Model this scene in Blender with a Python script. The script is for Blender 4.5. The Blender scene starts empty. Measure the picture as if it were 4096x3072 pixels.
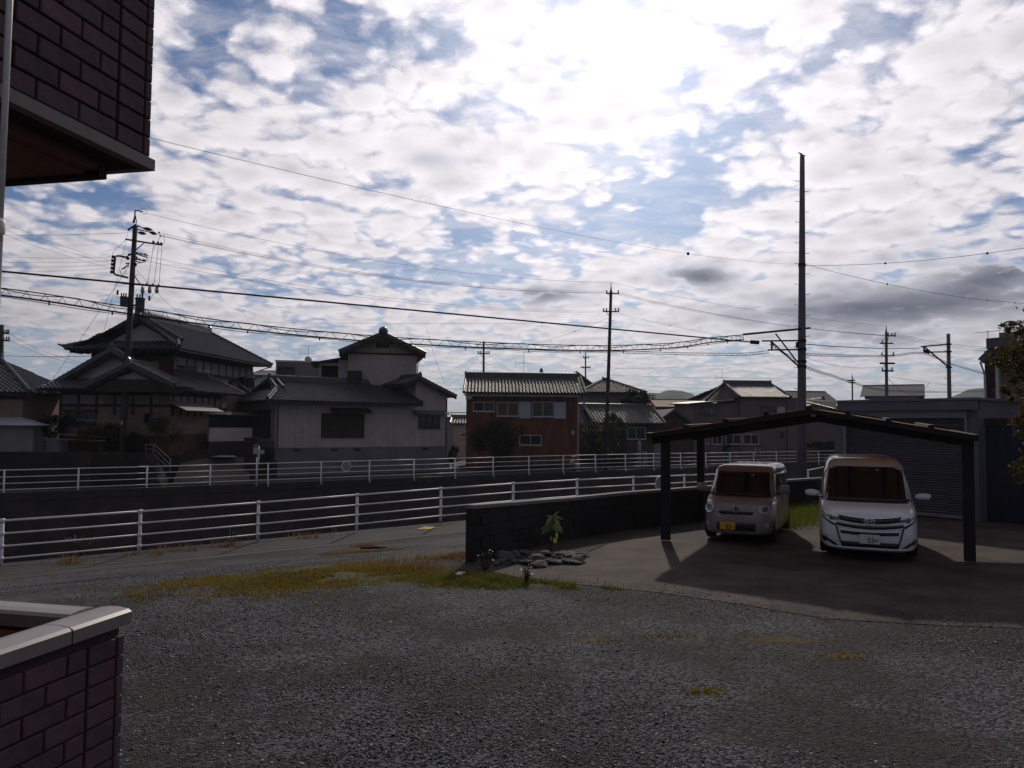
import bpy, math, random
import numpy as np
from mathutils import Vector, Matrix

random.seed(7)
rng = np.random.default_rng(7)
scene = bpy.context.scene
C = scene.collection
R = math.radians

# ------------------------------------------------------------------ camera
F = 3094.0
CAM = Vector((0.0, 0.0, 2.25))
PITCH, ROLL = R(3.03), R(0.5)
fwd = Vector((0, math.cos(PITCH), math.sin(PITCH)))
up0 = Vector((0, -math.sin(PITCH), math.cos(PITCH)))
rt0 = Vector((1, 0, 0))
RC = rt0 * math.cos(ROLL) + up0 * math.sin(ROLL)
DC = rt0 * math.sin(ROLL) - up0 * math.cos(ROLL)
cd = bpy.data.cameras.new('camera')
cd.sensor_width = 36.0
cd.lens = 36.0 * F / 4096.0
cd.clip_start = 0.05
cd.clip_end = 6000
cam = bpy.data.objects.new('camera', cd)
m3 = Matrix((RC, -DC, -fwd)).transposed()
cam.matrix_world = Matrix.Translation(CAM) @ m3.to_4x4()
C.objects.link(cam)
scene.camera = cam

def ray(x, y):
    return fwd + RC * ((x - 2048) / F) + DC * ((y - 1536) / F)
def at(x, y, Y):
    r = ray(x, y)
    return CAM + r * (Y / r.y)
def gp(x, y, z=0.0):
    r = ray(x, y)
    return CAM + r * ((z - CAM.z) / r.z)

# ------------------------------------------------------------------ world, sun, exposure
SUN_AZ, SUN_EL = R(8.0), R(28.8)
SUN_DIR = Vector((math.sin(SUN_AZ) * math.cos(SUN_EL), math.cos(SUN_AZ) * math.cos(SUN_EL), math.sin(SUN_EL)))
sd = bpy.data.lights.new('sun', 'SUN')
sd.energy = 2.0
sd.angle = R(1.2)
sd.color = (1.0, 0.90, 0.76)
so = bpy.data.objects.new('sun', sd)
so.rotation_euler = (-SUN_DIR).to_track_quat('-Z', 'Y').to_euler()
so.location = (0, 0, 40)
C.objects.link(so)
scene.view_settings.view_transform = 'Standard'
scene.view_settings.look = 'None'
scene.view_settings.gamma = 1.0
scene.view_settings.exposure = 0.0
scene.view_settings.use_curve_mapping = False

world = bpy.data.worlds.new('World')
scene.world = world
world.use_nodes = True
try:
    world.cycles.sampling_method = 'MANUAL'
    world.cycles.sample_map_resolution = 1024
except Exception:
    pass

class NT:
    """small helper to write node trees as expressions"""
    def __init__(s, tree):
        s.t = tree
    def n(s, typ, **kw):
        nd = s.t.nodes.new(typ)
        for k, v in kw.items():
            setattr(nd, k, v)
        return nd
    def put(s, sock, v):
        if v is None:
            return
        if hasattr(v, 'is_linked'):
            s.t.links.new(v, sock)
        else:
            sock.default_value = v
    def m(s, op, a, b=None, c=None, clamp=False):
        nd = s.n('ShaderNodeMath', operation=op, use_clamp=clamp)
        s.put(nd.inputs[0], a); s.put(nd.inputs[1], b); s.put(nd.inputs[2], c)
        return nd.outputs[0]
    def vm(s, op, a, b=None, scale=None):
        nd = s.n('ShaderNodeVectorMath', operation=op)
        s.put(nd.inputs[0], a); s.put(nd.inputs[1], b)
        if scale is not None:
            s.put(nd.inputs['Scale'], scale)
        return nd.outputs['Value'] if op in ('DOT_PRODUCT', 'LENGTH') else nd.outputs[0]
    def noise(s, vec, scale, detail=4, rough=0.5, dist=0.0, lac=2.0):
        nd = s.n('ShaderNodeTexNoise')
        s.put(nd.inputs['Vector'], vec); s.put(nd.inputs['Scale'], scale)
        nd.inputs['Detail'].default_value = detail
        nd.inputs['Roughness'].default_value = rough
        nd.inputs['Lacunarity'].default_value = lac
        nd.inputs['Distortion'].default_value = dist
        return nd.outputs['Fac']
    def smooth(s, v, a, b, lo=0.0, hi=1.0):
        nd = s.n('ShaderNodeMapRange', interpolation_type='SMOOTHSTEP')
        s.put(nd.inputs[0], v)
        for i, q in enumerate((a, b, lo, hi)):
            s.put(nd.inputs[i + 1], q)
        return nd.outputs[0]
    def mix(s, f, a, b, blend='MIX'):
        nd = s.n('ShaderNodeMix', data_type='RGBA', blend_type=blend)
        s.put(nd.inputs[0], f)
        s.put(nd.inputs[6], a if hasattr(a, 'is_linked') else (*a, 1) if len(a) == 3 else a)
        s.put(nd.inputs[7], b if hasattr(b, 'is_linked') else (*b, 1) if len(b) == 3 else b)
        return nd.outputs[2]
    def xyz(s, v):
        nd = s.n('ShaderNodeSeparateXYZ'); s.put(nd.inputs[0], v)
        return nd.outputs
    def comb(s, x, y, z=0.0):
        nd = s.n('ShaderNodeCombineXYZ')
        s.put(nd.inputs[0], x); s.put(nd.inputs[1], y); s.put(nd.inputs[2], z)
        return nd.outputs[0]

def build_sky():
    t = world.node_tree
    t.nodes.clear()
    k = NT(t)
    out = k.n('ShaderNodeOutputWorld')
    bg = k.n('ShaderNodeBackground')
    STR = 0.1
    bg.inputs['Strength'].default_value = STR
    t.links.new(bg.outputs[0], out.inputs[0])
    sky = k.n('ShaderNodeTexSky', sky_type='NISHITA')
    sky.sun_disc = False
    sky.sun_elevation = SUN_EL
    sky.sun_rotation = SUN_AZ
    sky.air_density = 1.0; sky.dust_density = 1.0; sky.ozone_density = 1.2
    d = k.n('ShaderNodeTexCoord').outputs['Generated']
    x, y, z = k.xyz(d)
    zc = k.m('MAXIMUM', z, 0.0)
    den = k.m("ADD", zc, 0.2)
    p = k.comb(k.m('DIVIDE', x, den), k.m('DIVIDE', y, den), 0.0)
    az = k.m('ARCTAN2', x, y)
    el = k.m('ARCSINE', z)
    def blob(px, py, rx, ry, rot, amp, acc):
        r = ray(px, py).normalized()
        a0, e0 = math.atan2(r.x, r.y), math.asin(r.z)
        ca, sa = math.cos(rot), math.sin(rot)
        da = k.m('SUBTRACT', az, a0); de = k.m('SUBTRACT', el, e0)
        u = k.m('MULTIPLY_ADD', da, ca / rx, k.m('MULTIPLY', de, sa / rx))
        v = k.m('MULTIPLY_ADD', da, -sa / ry, k.m('MULTIPLY', de, ca / ry))
        q = k.m('MULTIPLY_ADD', u, u, k.m('MULTIPLY', v, v))
        g = k.m('MULTIPLY', k.m('EXPONENT', k.m('MULTIPLY', q, -1.0)), amp)
        return g if acc is None else k.m('ADD', acc, g)
    px = 1 / F
    cov = None
    for b in ((2480, 860, 430, 120, 0.35, -0.17), (2830, 690, 330, 80, 0.50, -0.15), (2130, 930, 260, 60, 0.1, -0.12),
              (1650, 1090, 700, 65, 0.02, -0.20), (2650, 1165, 300, 40, -0.1, -0.10), (3420, 150, 430, 95, 0.45, -0.22),
              (250, 800, 330, 45, 0.05, -0.20), (3950, 520, 180, 50, 0.1, -0.12), (1150, 1370, 280, 60, 0, -0.13),
              (200, 1480, 420, 90, 0, -0.22), (1560, 240, 180, 60, 0.2, -0.07), (900, 160, 300, 120, 0.5, -0.02),
              (1350, 90, 120, 50, 0.9, -0.10), (2020, 150, 60, 90, 0.2, -0.12), (2750, 300, 60, 110, 0.2, -0.12),
              (1700, 350, 160, 60, 0.3, -0.08), (2600, 560, 330, 60, 0.3, -0.12),
              (2200, 300, 700, 260, 0.2, 0.10), (1500, 700, 700, 200, 0.25, 0.12), (3550, 700, 500, 260, 0.25, 0.15),
              (2500, 1110, 560, 75, 0.05, 0.20), (3600, 1200, 700, 110, 0.0, 0.22), (3100, 450, 300, 150, 0.3, 0.06),
              (1000, 1000, 600, 70, -0.1, 0.10), (2200, 1290, 1500, 60, 0.0, 0.10), (300, 1050, 500, 110, 0, 0.10)):
        cov = blob(b[0], b[1], b[2] * px, b[3] * px, b[4], b[5], cov)
    dark = None
    for b in ((2790, 1105, 150, 45, -0.1, 1.0), (2130, 1185, 210, 36, 0.05, 0.95), (3560, 1235, 520, 62, 0.0, 1.0),
              (4000, 1100, 160, 45, 0.1, 0.7), (3450, 1370, 300, 50, 0, 0.55), (3850, 1060, 500, 120, 0, 0.35),
              (1740, 640, 130, 35, 0, 0.35), (1930, 440, 140, 35, 0, 0.3)):
        dark = blob(b[0], b[1], b[2] * px, b[3] * px, b[4], b[5], dark)
    n1 = k.noise(p, 0.8, 2, 0.5)
    wv = k.n('ShaderNodeTexNoise'); k.put(wv.inputs['Vector'], p); wv.inputs['Scale'].default_value = 4.5; wv.inputs['Detail'].default_value = 5; wv.inputs['Roughness'].default_value = 0.6
    pw = k.vm('ADD', p, k.vm('SCALE', k.vm('SUBTRACT', wv.outputs['Color'], (0.5, 0.5, 0.5)), scale=0.13))
    pw = k.vm('MULTIPLY', pw, (1.0, 1.0, 0.0))
    def cells(v, sc):
        nd = k.n('ShaderNodeTexVoronoi', feature='SMOOTH_F1')
        k.put(nd.inputs['Vector'], v); nd.inputs['Scale'].default_value = sc; nd.inputs['Smoothness'].default_value = 0.55
        return k.m('SUBTRACT', 1.0, k.m('MULTIPLY', nd.outputs['Distance'], 1.25))
    puff = cells(pw, 10.0)
    puff2 = cells(pw, 24.0)
    med = k.noise(p, 3.6, 6, 0.58)
    fine = k.noise(pw, 30.0, 6, 0.64)
    off = k.comb(0.02 * SUN_DIR.x, 0.02 * SUN_DIR.y, 0.0)
    puffs = cells(k.vm('ADD', pw, off), 10.0)
    dens = k.m('MULTIPLY_ADD', puff, 0.40, k.m('MULTIPLY_ADD', puff2, 0.20, k.m('MULTIPLY_ADD', med, 0.52, k.m('MULTIPLY_ADD', fine, 0.28, k.m('MULTIPLY_ADD', n1, 0.35, k.m('MULTIPLY', cov, 1.1))))))
    alpha = k.m('MULTIPLY', k.smooth(dens, 0.575, 0.875), k.smooth(el, 0.01, 0.07, 0.35, 1.0))
    veil = k.noise(k.vm('MULTIPLY', pw, (1.0, 2.2, 1.0)), 4.0, 7, 0.66)
    alpha = k.m('MAXIMUM', alpha, k.m('MULTIPLY', k.smooth(k.m('MULTIPLY_ADD', n1, 0.5, veil), 0.64, 0.94), 0.45))
    thick = k.smooth(dens, 0.86, 1.14)
    relief = k.m('MULTIPLY_ADD', k.m('SUBTRACT', fine, 0.5), 0.34, k.m('ADD', k.m('MULTIPLY', k.m('SUBTRACT', puff, puffs), 0.55), k.m('MULTIPLY', k.m('SUBTRACT', puff2, 0.5), 0.17)))
    sdot = k.vm('DOT_PRODUCT', d, tuple(SUN_DIR))
    sp = k.m('MAXIMUM', sdot, 0.0)
    g1 = k.m('POWER', sp, 2.2)
    g2 = k.m('POWER', sp, 48.0)
    L = k.m('ADD', k.m('MULTIPLY_ADD', g1, 0.82, 0.21), k.m('MULTIPLY', g2, 0.26))
    shade = k.m('SUBTRACT', k.m('ADD', relief, 1.03), k.m('MULTIPLY', thick, k.m('MULTIPLY_ADD', g2, -0.08, 0.21)))
    dk = k.m('MULTIPLY', dark, k.smooth(dens, 0.72, 0.95))
    shade = k.m('MULTIPLY', shade, k.m('SUBTRACT', 1.0, k.m('MULTIPLY', dk, 0.70, clamp=True)))
    lowdim = k.smooth(el, 0.0, 0.25, 0.74, 1.0)
    L = k.m('MULTIPLY', k.m('MULTIPLY', L, shade), lowdim)
    cl_col = k.mix(k.m('MULTIPLY', dk, 1.0, clamp=True), (1.0, 0.945, 0.985), (0.86, 0.90, 1.10))
    cl = k.vm('SCALE', cl_col, scale=k.m('DIVIDE', L, STR))
    # clear sky: Nishita, toned to the photograph's exposure
    blue = k.vm('SCALE', k.vm('MULTIPLY', sky.outputs[0], (0.54, 0.72, 1.06)), scale=0.47)
    glow = k.vm('SCALE', (1.0, 0.97, 0.94), scale=k.m('DIVIDE', k.m('MULTIPLY', k.m('POWER', sp, 90.0), 0.22), STR))
    blue = k.vm('ADD', blue, glow)
    hz = k.m('MULTIPLY', k.smooth(el, 0.0, 0.20, 1.0, 0.0), 0.6)
    blue = k.mix(hz, blue, (0.34 / STR, 0.40 / STR, 0.52 / STR))
    allc = k.mix(k.m('MULTIPLY', alpha, 0.97), blue, cl)
    col = k.mix(k.smooth(z, -0.06, -0.01), (0.05 / STR, 0.05 / STR, 0.055 / STR), allc)
    t.links.new(col, bg.inputs['Color'])
build_sky()

# ------------------------------------------------------------------ materials
MATS = {}
def mat(name, col, rough=0.8, var=0.0, vscale=3.0, bump=0.0, bscale=30.0, spec=0.3, metal=0.0, col2=None, trans=0.0, coat=0.0, stretch=None):
    if name in MATS:
        return MATS[name]
    mt = bpy.data.materials.new(name)
    mt.use_nodes = True
    t = mt.node_tree
    k = NT(t)
    b = t.nodes['Principled BSDF']
    b.inputs['Roughness'].default_value = rough
    b.inputs['Metallic'].default_value = metal
    b.inputs['Specular IOR Level'].default_value = spec
    if coat:
        b.inputs['Coat Weight'].default_value = coat
        b.inputs['Coat Roughness'].default_value = 0.04
    co = k.n('ShaderNodeTexCoord').outputs['Object']
    if stretch:
        co = k.vm('MULTIPLY', co, stretch)
    if var or col2:
        f = k.noise(co, vscale, 6, 0.62)
        lo = tuple(c * (1 - var) for c in col)
        hi = col2 if col2 else tuple(min(1, c * (1 + var)) for c in col)
        c = k.mix(k.smooth(f, 0.32, 0.68), lo, hi)
        f2 = k.noise(co, vscale * 9, 3, 0.6)
        c = k.mix(k.smooth(f2, 0.3, 0.75, 0.0, 0.35), c, tuple(q * 0.6 for q in col))
        if name.startswith(('kawara', 'brick', 'garage_slat', 'dark_block', 'siding_beige')):
            rnd = k.n('ShaderNodeObjectInfo').outputs['Random']
            w_ = 0.22 if name.startswith('kawara') else 0.13 if not name.startswith('siding') else 0.045
            c = k.vm('SCALE', c, scale=k.m('MULTIPLY_ADD', rnd, 2 * w_, 1 - w_))
        t.links.new(c, b.inputs['Base Color'])
    else:
        b.inputs['Base Color'].default_value = (*col, 1)
    if bump:
        bn = k.n('ShaderNodeBump')
        bn.inputs['Strength'].default_value = bump
        bn.inputs['Distance'].default_value = 0.02
        t.links.new(k.noise(co, bscale, 5, 0.6), bn.inputs['Height'])
        t.links.new(bn.outputs[0], b.inputs['Normal'])
    if trans:
        tr = k.n('ShaderNodeBsdfTranslucent')
        tr.inputs[0].default_value = (*col, 1)
        ms = k.n('ShaderNodeMixShader')
        ms.inputs[0].default_value = trans
        t.links.new(b.outputs[0], ms.inputs[1]); t.links.new(tr.outputs[0], ms.inputs[2])
        t.links.new(ms.outputs[0], t.nodes['Material Output'].inputs[0])
    MATS[name] = mt
    return mt

def attr_mat(name, rough, lo, hi, trans=0.0, spec=0.3):
    """colour varies per piece through a random 'tone' attribute (0..1)"""
    mt = bpy.data.materials.new(name); mt.use_nodes = True
    t = mt.node_tree; k = NT(t); b = t.nodes['Principled BSDF']
    a = k.n('ShaderNodeAttribute', attribute_name='tone')
    cr = k.n('ShaderNodeValToRGB')
    cr.color_ramp.elements[0].color = (*lo, 1); cr.color_ramp.elements[1].color = (*hi, 1)
    t.links.new(a.outputs['Fac'], cr.inputs[0])
    t.links.new(cr.outputs[0], b.inputs['Base Color'])
    b.inputs['Roughness'].default_value = rough
    b.inputs['Specular IOR Level'].default_value = spec
    if trans:
        tr = k.n('ShaderNodeBsdfTranslucent'); t.links.new(cr.outputs[0], tr.inputs[0])
        ms = k.n('ShaderNodeMixShader'); ms.inputs[0].default_value = trans
        t.links.new(b.outputs[0], ms.inputs[1]); t.links.new(tr.outputs[0], ms.inputs[2])
        t.links.new(ms.outputs[0], t.nodes['Material Output'].inputs[0])
    MATS[name] = mt
    return mt

mat('white_paint', (0.76, 0.77, 0.79), 0.45, 0.06, 2, spec=0.4)
mat('galvanised', (0.26, 0.265, 0.275), 0.5, 0.12, 4, spec=0.5)
mat('concrete', (0.21, 0.20, 0.19), 0.9, 0.18, 1.2, 0.25, 40)
mat('concrete_pole', (0.125, 0.125, 0.135), 0.85, 0.12, 2, 0.2, 60)
mat('dark_pole', (0.055, 0.045, 0.045), 0.8, 0.2, 2, 0.2, 40)
mat('black_metal', (0.020, 0.016, 0.017), 0.7, spec=0.2)
mat('cable', (0.02, 0.02, 0.022), 0.6)
mat('transformer', (0.10, 0.105, 0.11), 0.55, 0.1, 3)
mat('insulator', (0.35, 0.34, 0.32), 0.25, spec=0.6)
mat('kawara', (0.072, 0.071, 0.084), 0.40, 0.25, 3.0, 0.05, 60, spec=0.45)
mat('kawara_pale', (0.12, 0.112, 0.105), 0.44, 0.22, 3.0, 0.1, 60, spec=0.55)
mat('kawara_brown', (0.080, 0.070, 0.068), 0.48, 0.25, 3.0, 0.05, 60, spec=0.5)
mat('timber', (0.045, 0.030, 0.024), 0.8, 0.3, 3, 0.2, 60)
mat('timber_red', (0.085, 0.038, 0.026), 0.8, 0.25, 3, 0.2, 60)
mat('gable_white', (0.46, 0.46, 0.48), 0.9, 0.08, 1.5, 0.1, 80)
mat('plaster_white', (0.24, 0.23, 0.235), 0.9, 0.08, 1.5, 0.1, 80)
mat('plaster_pink', (0.25, 0.165, 0.14), 0.92, 0.10, 1.0, 0.15, 80)
mat('siding_beige', (0.44, 0.375, 0.36), 0.75, 0.09, 0.8, 0.1, 60)
mat('siding_trim', (0.46, 0.42, 0.38), 0.7, 0.08, 1)
mat('siding_cream', (0.36, 0.33, 0.24), 0.8, 0.1, 1)
mat('siding_red', (0.15, 0.056, 0.030), 0.8, 0.28, 0.7, 0.15, 60, col2=(0.205, 0.084, 0.046), stretch=(3, 3, 0.6))
mat('stucco_mauve', (0.17, 0.11, 0.12), 0.9, 0.10, 0.8, 0.15, 90)
mat('stucco_grey', (0.17, 0.17, 0.185), 0.9, 0.1, 0.8, 0.15, 90)
mat('slate_blue', (0.15, 0.155, 0.175), 0.8, 0.1, 1)
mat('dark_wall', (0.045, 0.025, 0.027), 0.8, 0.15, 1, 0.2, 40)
mat('blue_steel', (0.020, 0.022, 0.042), 0.6, 0.15, 1)
mat('metal_roof', (0.11, 0.11, 0.125), 0.8, 0.1, 1, spec=0.12)
mat('metal_roof_tan', (0.24, 0.15, 0.10), 0.8, 0.12, 1, spec=0.1)
mat('foundation', (0.16, 0.155, 0.18), 0.9, 0.15, 0.9, 0.25, 30)
mat('dark_block', (0.026, 0.023, 0.024), 0.92, 0.25, 1.1, 0.4, 30)
mat('stone_bank', (0.040, 0.029, 0.031), 0.95, 0.35, 0.9, 0.5, 12)
mat('glass_dark', (0.012, 0.013, 0.016), 0.06, spec=0.6)
mat('windscreen_glass', (0.014, 0.012, 0.012), 0.07, spec=0.42)
mat('glass_house', (0.014, 0.015, 0.020), 0.08, spec=0.4)
mat('curtain', (0.11, 0.085, 0.07), 0.9, 0.1, 6)
mat('shutter_white', (0.40, 0.41, 0.45), 0.6, 0.05, 2)
mat('frame_alu', (0.50, 0.48, 0.45), 0.45, spec=0.5)
mat('frame_dark', (0.035, 0.028, 0.025), 0.5)
mat('garage_steel', (0.115, 0.11, 0.145), 0.55, 0.08, 1.2, spec=0.4)
mat('garage_slat', (0.085, 0.078, 0.105), 0.5, 0.08, 1.5, spec=0.4)
mat('garage_trim', (0.21, 0.205, 0.24), 0.5, 0.05, 2)
mat('brick_tile', (0.098, 0.055, 0.070), 0.85, 0.16, 9, 0.35, 160)
mat('brick_tile_b', (0.083, 0.048, 0.060), 0.85, 0.22, 7, 0.35, 160)
mat('brick_tile_c', (0.112, 0.063, 0.074), 0.85, 0.22, 8, 0.35, 160)
mat('brick_tile_d', (0.092, 0.056, 0.076), 0.85, 0.25, 5, 0.35, 160)
mat('mortar', (0.055, 0.029, 0.036), 0.95)
mat('cap_metal', (0.20, 0.165, 0.16), 0.34, 0.08, 3, spec=0.9)
mat('trim_grey', (0.18, 0.15, 0.155), 0.6, 0.05, 2)
mat('soffit', (0.20, 0.105, 0.075), 0.8, 0.15, 2)
mat('deck_brown', (0.22, 0.10, 0.055), 0.7, 0.15, 2)
mat('pvc', (0.72, 0.70, 0.68), 0.5, 0.05, 3)
mat('rubber', (0.018, 0.018, 0.019), 0.85)
mat('rim', (0.35, 0.35, 0.36), 0.35, metal=0.7)
mat('car_white', (0.72, 0.72, 0.77), 0.28, spec=0.5, coat=0.8)
mat('car_beige', (0.25, 0.20, 0.205), 0.30, spec=0.5, coat=0.7)
mat('car_black', (0.012, 0.012, 0.014), 0.3, spec=0.5)
mat('chrome', (0.75, 0.76, 0.78), 0.15, metal=1.0)
mat('lamp_glass', (0.38, 0.40, 0.43), 0.08, spec=0.7)
mat('lamp_dark', (0.09, 0.095, 0.12), 0.1, spec=0.7)
mat('plate_yellow', (0.66, 0.36, 0.02), 0.5)
mat('plate_white', (0.62, 0.62, 0.60), 0.5)
mat('plate_ink', (0.02, 0.02, 0.02), 0.6)
mat('plate_green', (0.02, 0.12, 0.06), 0.6)
mat('stone', (0.105, 0.095, 0.092), 0.95, 0.40, 7, 0.6, 40)
mat('soil', (0.035, 0.028, 0.024), 1.0, 0.35, 5, 0.6, 40)
mat('leaf_yellow', (0.34, 0.30, 0.05), 0.6, trans=0.4)
mat('bark', (0.05, 0.038, 0.03), 0.95, 0.3, 5, 0.5, 30)
mat('skin', (0.42, 0.26, 0.18), 0.6)
mat('shirt_cream', (0.85, 0.78, 0.62), 0.85)
mat('cloth_grey', (0.6, 0.62, 0.66), 0.85)
mat('denim', (0.04, 0.055, 0.11), 0.9)
mat('straw', (0.75, 0.55, 0.34), 0.9)
mat('hair', (0.02, 0.018, 0.016), 0.7)
mat('yellow_paint', (0.50, 0.33, 0.09), 0.8, 0.15, 8)
mat('polycarb', (0.52, 0.33, 0.19), 0.6, spec=0.15, trans=0.6)
mat('hill_green', (0.028, 0.040, 0.040), 1.0, 0.35, 0.02)
mat('paper', (0.7, 0.68, 0.62), 0.8)
mat('water', (0.02, 0.022, 0.02), 0.08, spec=0.5)
attr_mat('gravel_stones', 0.85, (0.024, 0.0235, 0.030), (0.58, 0.58, 0.62))
attr_mat('grass', 0.8, (0.105, 0.080, 0.012), (0.27, 0.205, 0.030), trans=0.35)
attr_mat('grass_green', 0.8, (0.055, 0.070, 0.010), (0.17, 0.19, 0.03), trans=0.4)
attr_mat('grass_dry', 0.85, (0.16, 0.085, 0.035), (0.34, 0.20, 0.09), trans=0.3)
attr_mat('foliage_dark', 0.75, (0.010, 0.013, 0.007), (0.036, 0.042, 0.018), trans=0.15, spec=0.1)
attr_mat('foliage_mid', 0.6, (0.020, 0.022, 0.008), (0.085, 0.080, 0.022), trans=0.3)
attr_mat('foliage_maple', 0.55, (0.030, 0.024, 0.007), (0.17, 0.125, 0.025), trans=0.45)
attr_mat('foliage_pale', 0.5, (0.10, 0.12, 0.05), (0.40, 0.42, 0.36), trans=0.25)
attr_mat('foliage_plant', 0.3, (0.045, 0.065, 0.026), (0.10, 0.125, 0.045), trans=0.4, spec=0.6)
M = MATS

# ------------------------------------------------------------------ mesh helpers
class MB:
    def __init__(s):
        s.v, s.f = [], []
    def add(s, vs, fs):
        o = len(s.v)
        s.v.extend([tuple(q) for q in vs])
        s.f.extend([tuple(i + o for i in f) for f in fs])
        return s
    def box(s, x0, x1, y0, y1, z0, z1):
        return s.add([(x0, y0, z0), (x1, y0, z0), (x1, y1, z0), (x0, y1, z0), (x0, y0, z1), (x1, y0, z1), (x1, y1, z1), (x0, y1, z1)],
                     [(0, 3, 2, 1), (4, 5, 6, 7), (0, 1, 5, 4), (1, 2, 6, 5), (2, 3, 7, 6), (3, 0, 4, 7)])
    def slab(s, pts, thick):
        """closed plate: polygon pts (outer face) pushed along minus its normal"""
        P = [Vector(p) for p in pts]
        n = Vector((0, 0, 0))
        for i in range(len(P)):
            a, b = P[i], P[(i + 1) % len(P)]
            n += a.cross(b)
        n.normalize()
        k = len(P)
        Q = [p - n * thick for p in P]
        fs = [tuple(range(k)), tuple(range(2 * k - 1, k - 1, -1))]
        for i in range(k):
            j = (i + 1) % k
            fs.append((i, i + k, j + k, j))
        return s.add(P + Q, fs)
    def prism(s, pts, z0, z1):
        k = len(pts)
        vs = [(p[0], p[1], z0) for p in pts] + [(p[0], p[1], z1) for p in pts]
        fs = [tuple(range(k - 1, -1, -1)), tuple(range(k, 2 * k))]
        for i in range(k):
            j = (i + 1) % k
            fs.append((i, j, j + k, i + k))
        return s.add(vs, fs)
    def tube(s, pts, r, n=6, cap=True):
        P = [Vector(p) for p in pts]
        rs = r if isinstance(r, (list, tuple)) else [r] * len(P)
        vs = []
        for i, p in enumerate(P):
            d = (P[min(i + 1, len(P) - 1)] - P[max(i - 1, 0)])
            if d.length < 1e-9:
                d = Vector((0, 0, 1))
            d.normalize()
            a = Vector((0, 0, 1)) if abs(d.z) < 0.95 else Vector((1, 0, 0))
            u = d.cross(a).normalized(); w = u.cross(d)
            for q in range(n):
                t = 2 * math.pi * q / n
                vs.append(p + (u * math.cos(t) + w * math.sin(t)) * rs[i])
        fs = []
        for i in range(len(P) - 1):
            for q in range(n):
                e = (q + 1) % n
                fs.append((i * n + q, i * n + e, (i + 1) * n + e, (i + 1) * n + q))
        if cap:
            fs.append(tuple(range(n))[::-1]); fs.append(tuple((len(P) - 1) * n + q for q in range(n)))
        return s.add(vs, fs)
    def lathe(s, prof, n=12, c=(0, 0, 0)):
        pts = [(c[0], c[1], c[2] + z) for _, z in prof]
        vs = []
        for (r, z) in prof:
            for q in range(n):
                t = 2 * math.pi * q / n
                vs.append((c[0] + r * math.cos(t), c[1] + r * math.sin(t), c[2] + z))
        fs = []
        for i in range(len(prof) - 1):
            for q in range(n):
                e = (q + 1) % n
                fs.append((i * n + q, i * n + e, (i + 1) * n + e, (i + 1) * n + q))
        fs.append(tuple(range(n))[::-1]); fs.append(tuple((len(prof) - 1) * n + q for q in range(n)))
        return s.add(vs, fs)
    def mesh(s, name, material, smooth=False):
        me = bpy.data.meshes.new(name)
        me.from_pydata(s.v, [], s.f)
        if material:
            me.materials.append(M[material] if isinstance(material, str) else material)
        if smooth:
            me.shade_smooth()
        me.update()
        return me
    def build(s, name, material, parent=None, smooth=False, kind=None):
        o = bpy.data.objects.new(name, s.mesh(name, material, smooth))
        C.objects.link(o)
        if parent:
            o.parent = parent
        if kind:
            o['kind'] = kind
        return o

def tag(o, label, cat, group=None):
    o['label'] = label; o['category'] = cat
    if group:
        o['group'] = group
    return o
def thing(name, label, cat, loc=(0, 0, 0), rz=0.0, group=None):
    o = bpy.data.objects.new(name, None)
    C.objects.link(o)
    o.empty_display_size = 0.2
    o.location = loc; o.rotation_euler = (0, 0, rz)
    return tag(o, label, cat, group)
def inst(name, me, parent, matrix=None):
    o = bpy.data.objects.new(name, me)
    C.objects.link(o)
    o.parent = parent
    if matrix is not None:
        o.matrix_basis = matrix
    return o
def np_mesh(name, verts, faces, material, tone=None, parent=None, kind=None, smooth=False):
    """verts (n,3), faces (m,k) numpy arrays; tone per vertex"""
    me = bpy.data.meshes.new(name)
    n, (mm, kk) = len(verts), faces.shape
    me.vertices.add(n); me.vertices.foreach_set('co', np.asarray(verts, dtype=np.float32).ravel())
    me.loops.add(mm * kk); me.loops.foreach_set('vertex_index', faces.astype(np.int32).ravel())
    me.polygons.add(mm)
    me.polygons.foreach_set('loop_start', np.arange(0, mm * kk, kk, dtype=np.int32))
    if tone is not None:
        a = me.attributes.new('tone', 'FLOAT', 'POINT')
        a.data.foreach_set('value', np.asarray(tone, dtype=np.float32))
    me.materials.append(M[material])
    me.update(calc_edges=True)
    me.validate()
    if smooth:
        me.shade_smooth()
    o = bpy.data.objects.new(name, me)
    C.objects.link(o)
    if parent:
        o.parent = parent
    if kind:
        o['kind'] = kind
    return o

class Frame:
    """a house's own axes: x along its front, y away from the street, z up"""
    def __init__(s, o, ang):
        s.o = Vector(o); s.a = ang
        s.ex = Vector((math.cos(ang), math.sin(ang), 0)); s.ey = Vector((-math.sin(ang), math.cos(ang), 0))
    def w(s, x, y, z):
        return s.o + s.ex * x + s.ey * y + Vector((0, 0, z))
    def l(s, p):
        d = Vector(p) - s.o
        return Vector((d.dot(s.ex), d.dot(s.ey), d.z))
    def fy(s, px, py, ly=0.0):
        r = ray(px, py); c = CAM - s.o
        t = (ly - c.dot(s.ey)) / r.dot(s.ey)
        p = s.l(CAM + r * t)
        return p.x, p.z
    def fx(s, px, py, lx=0.0):
        r = ray(px, py); c = CAM - s.o
        t = (lx - c.dot(s.ex)) / r.dot(s.ex)
        p = s.l(CAM + r * t)
        return p.y, p.z

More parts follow.
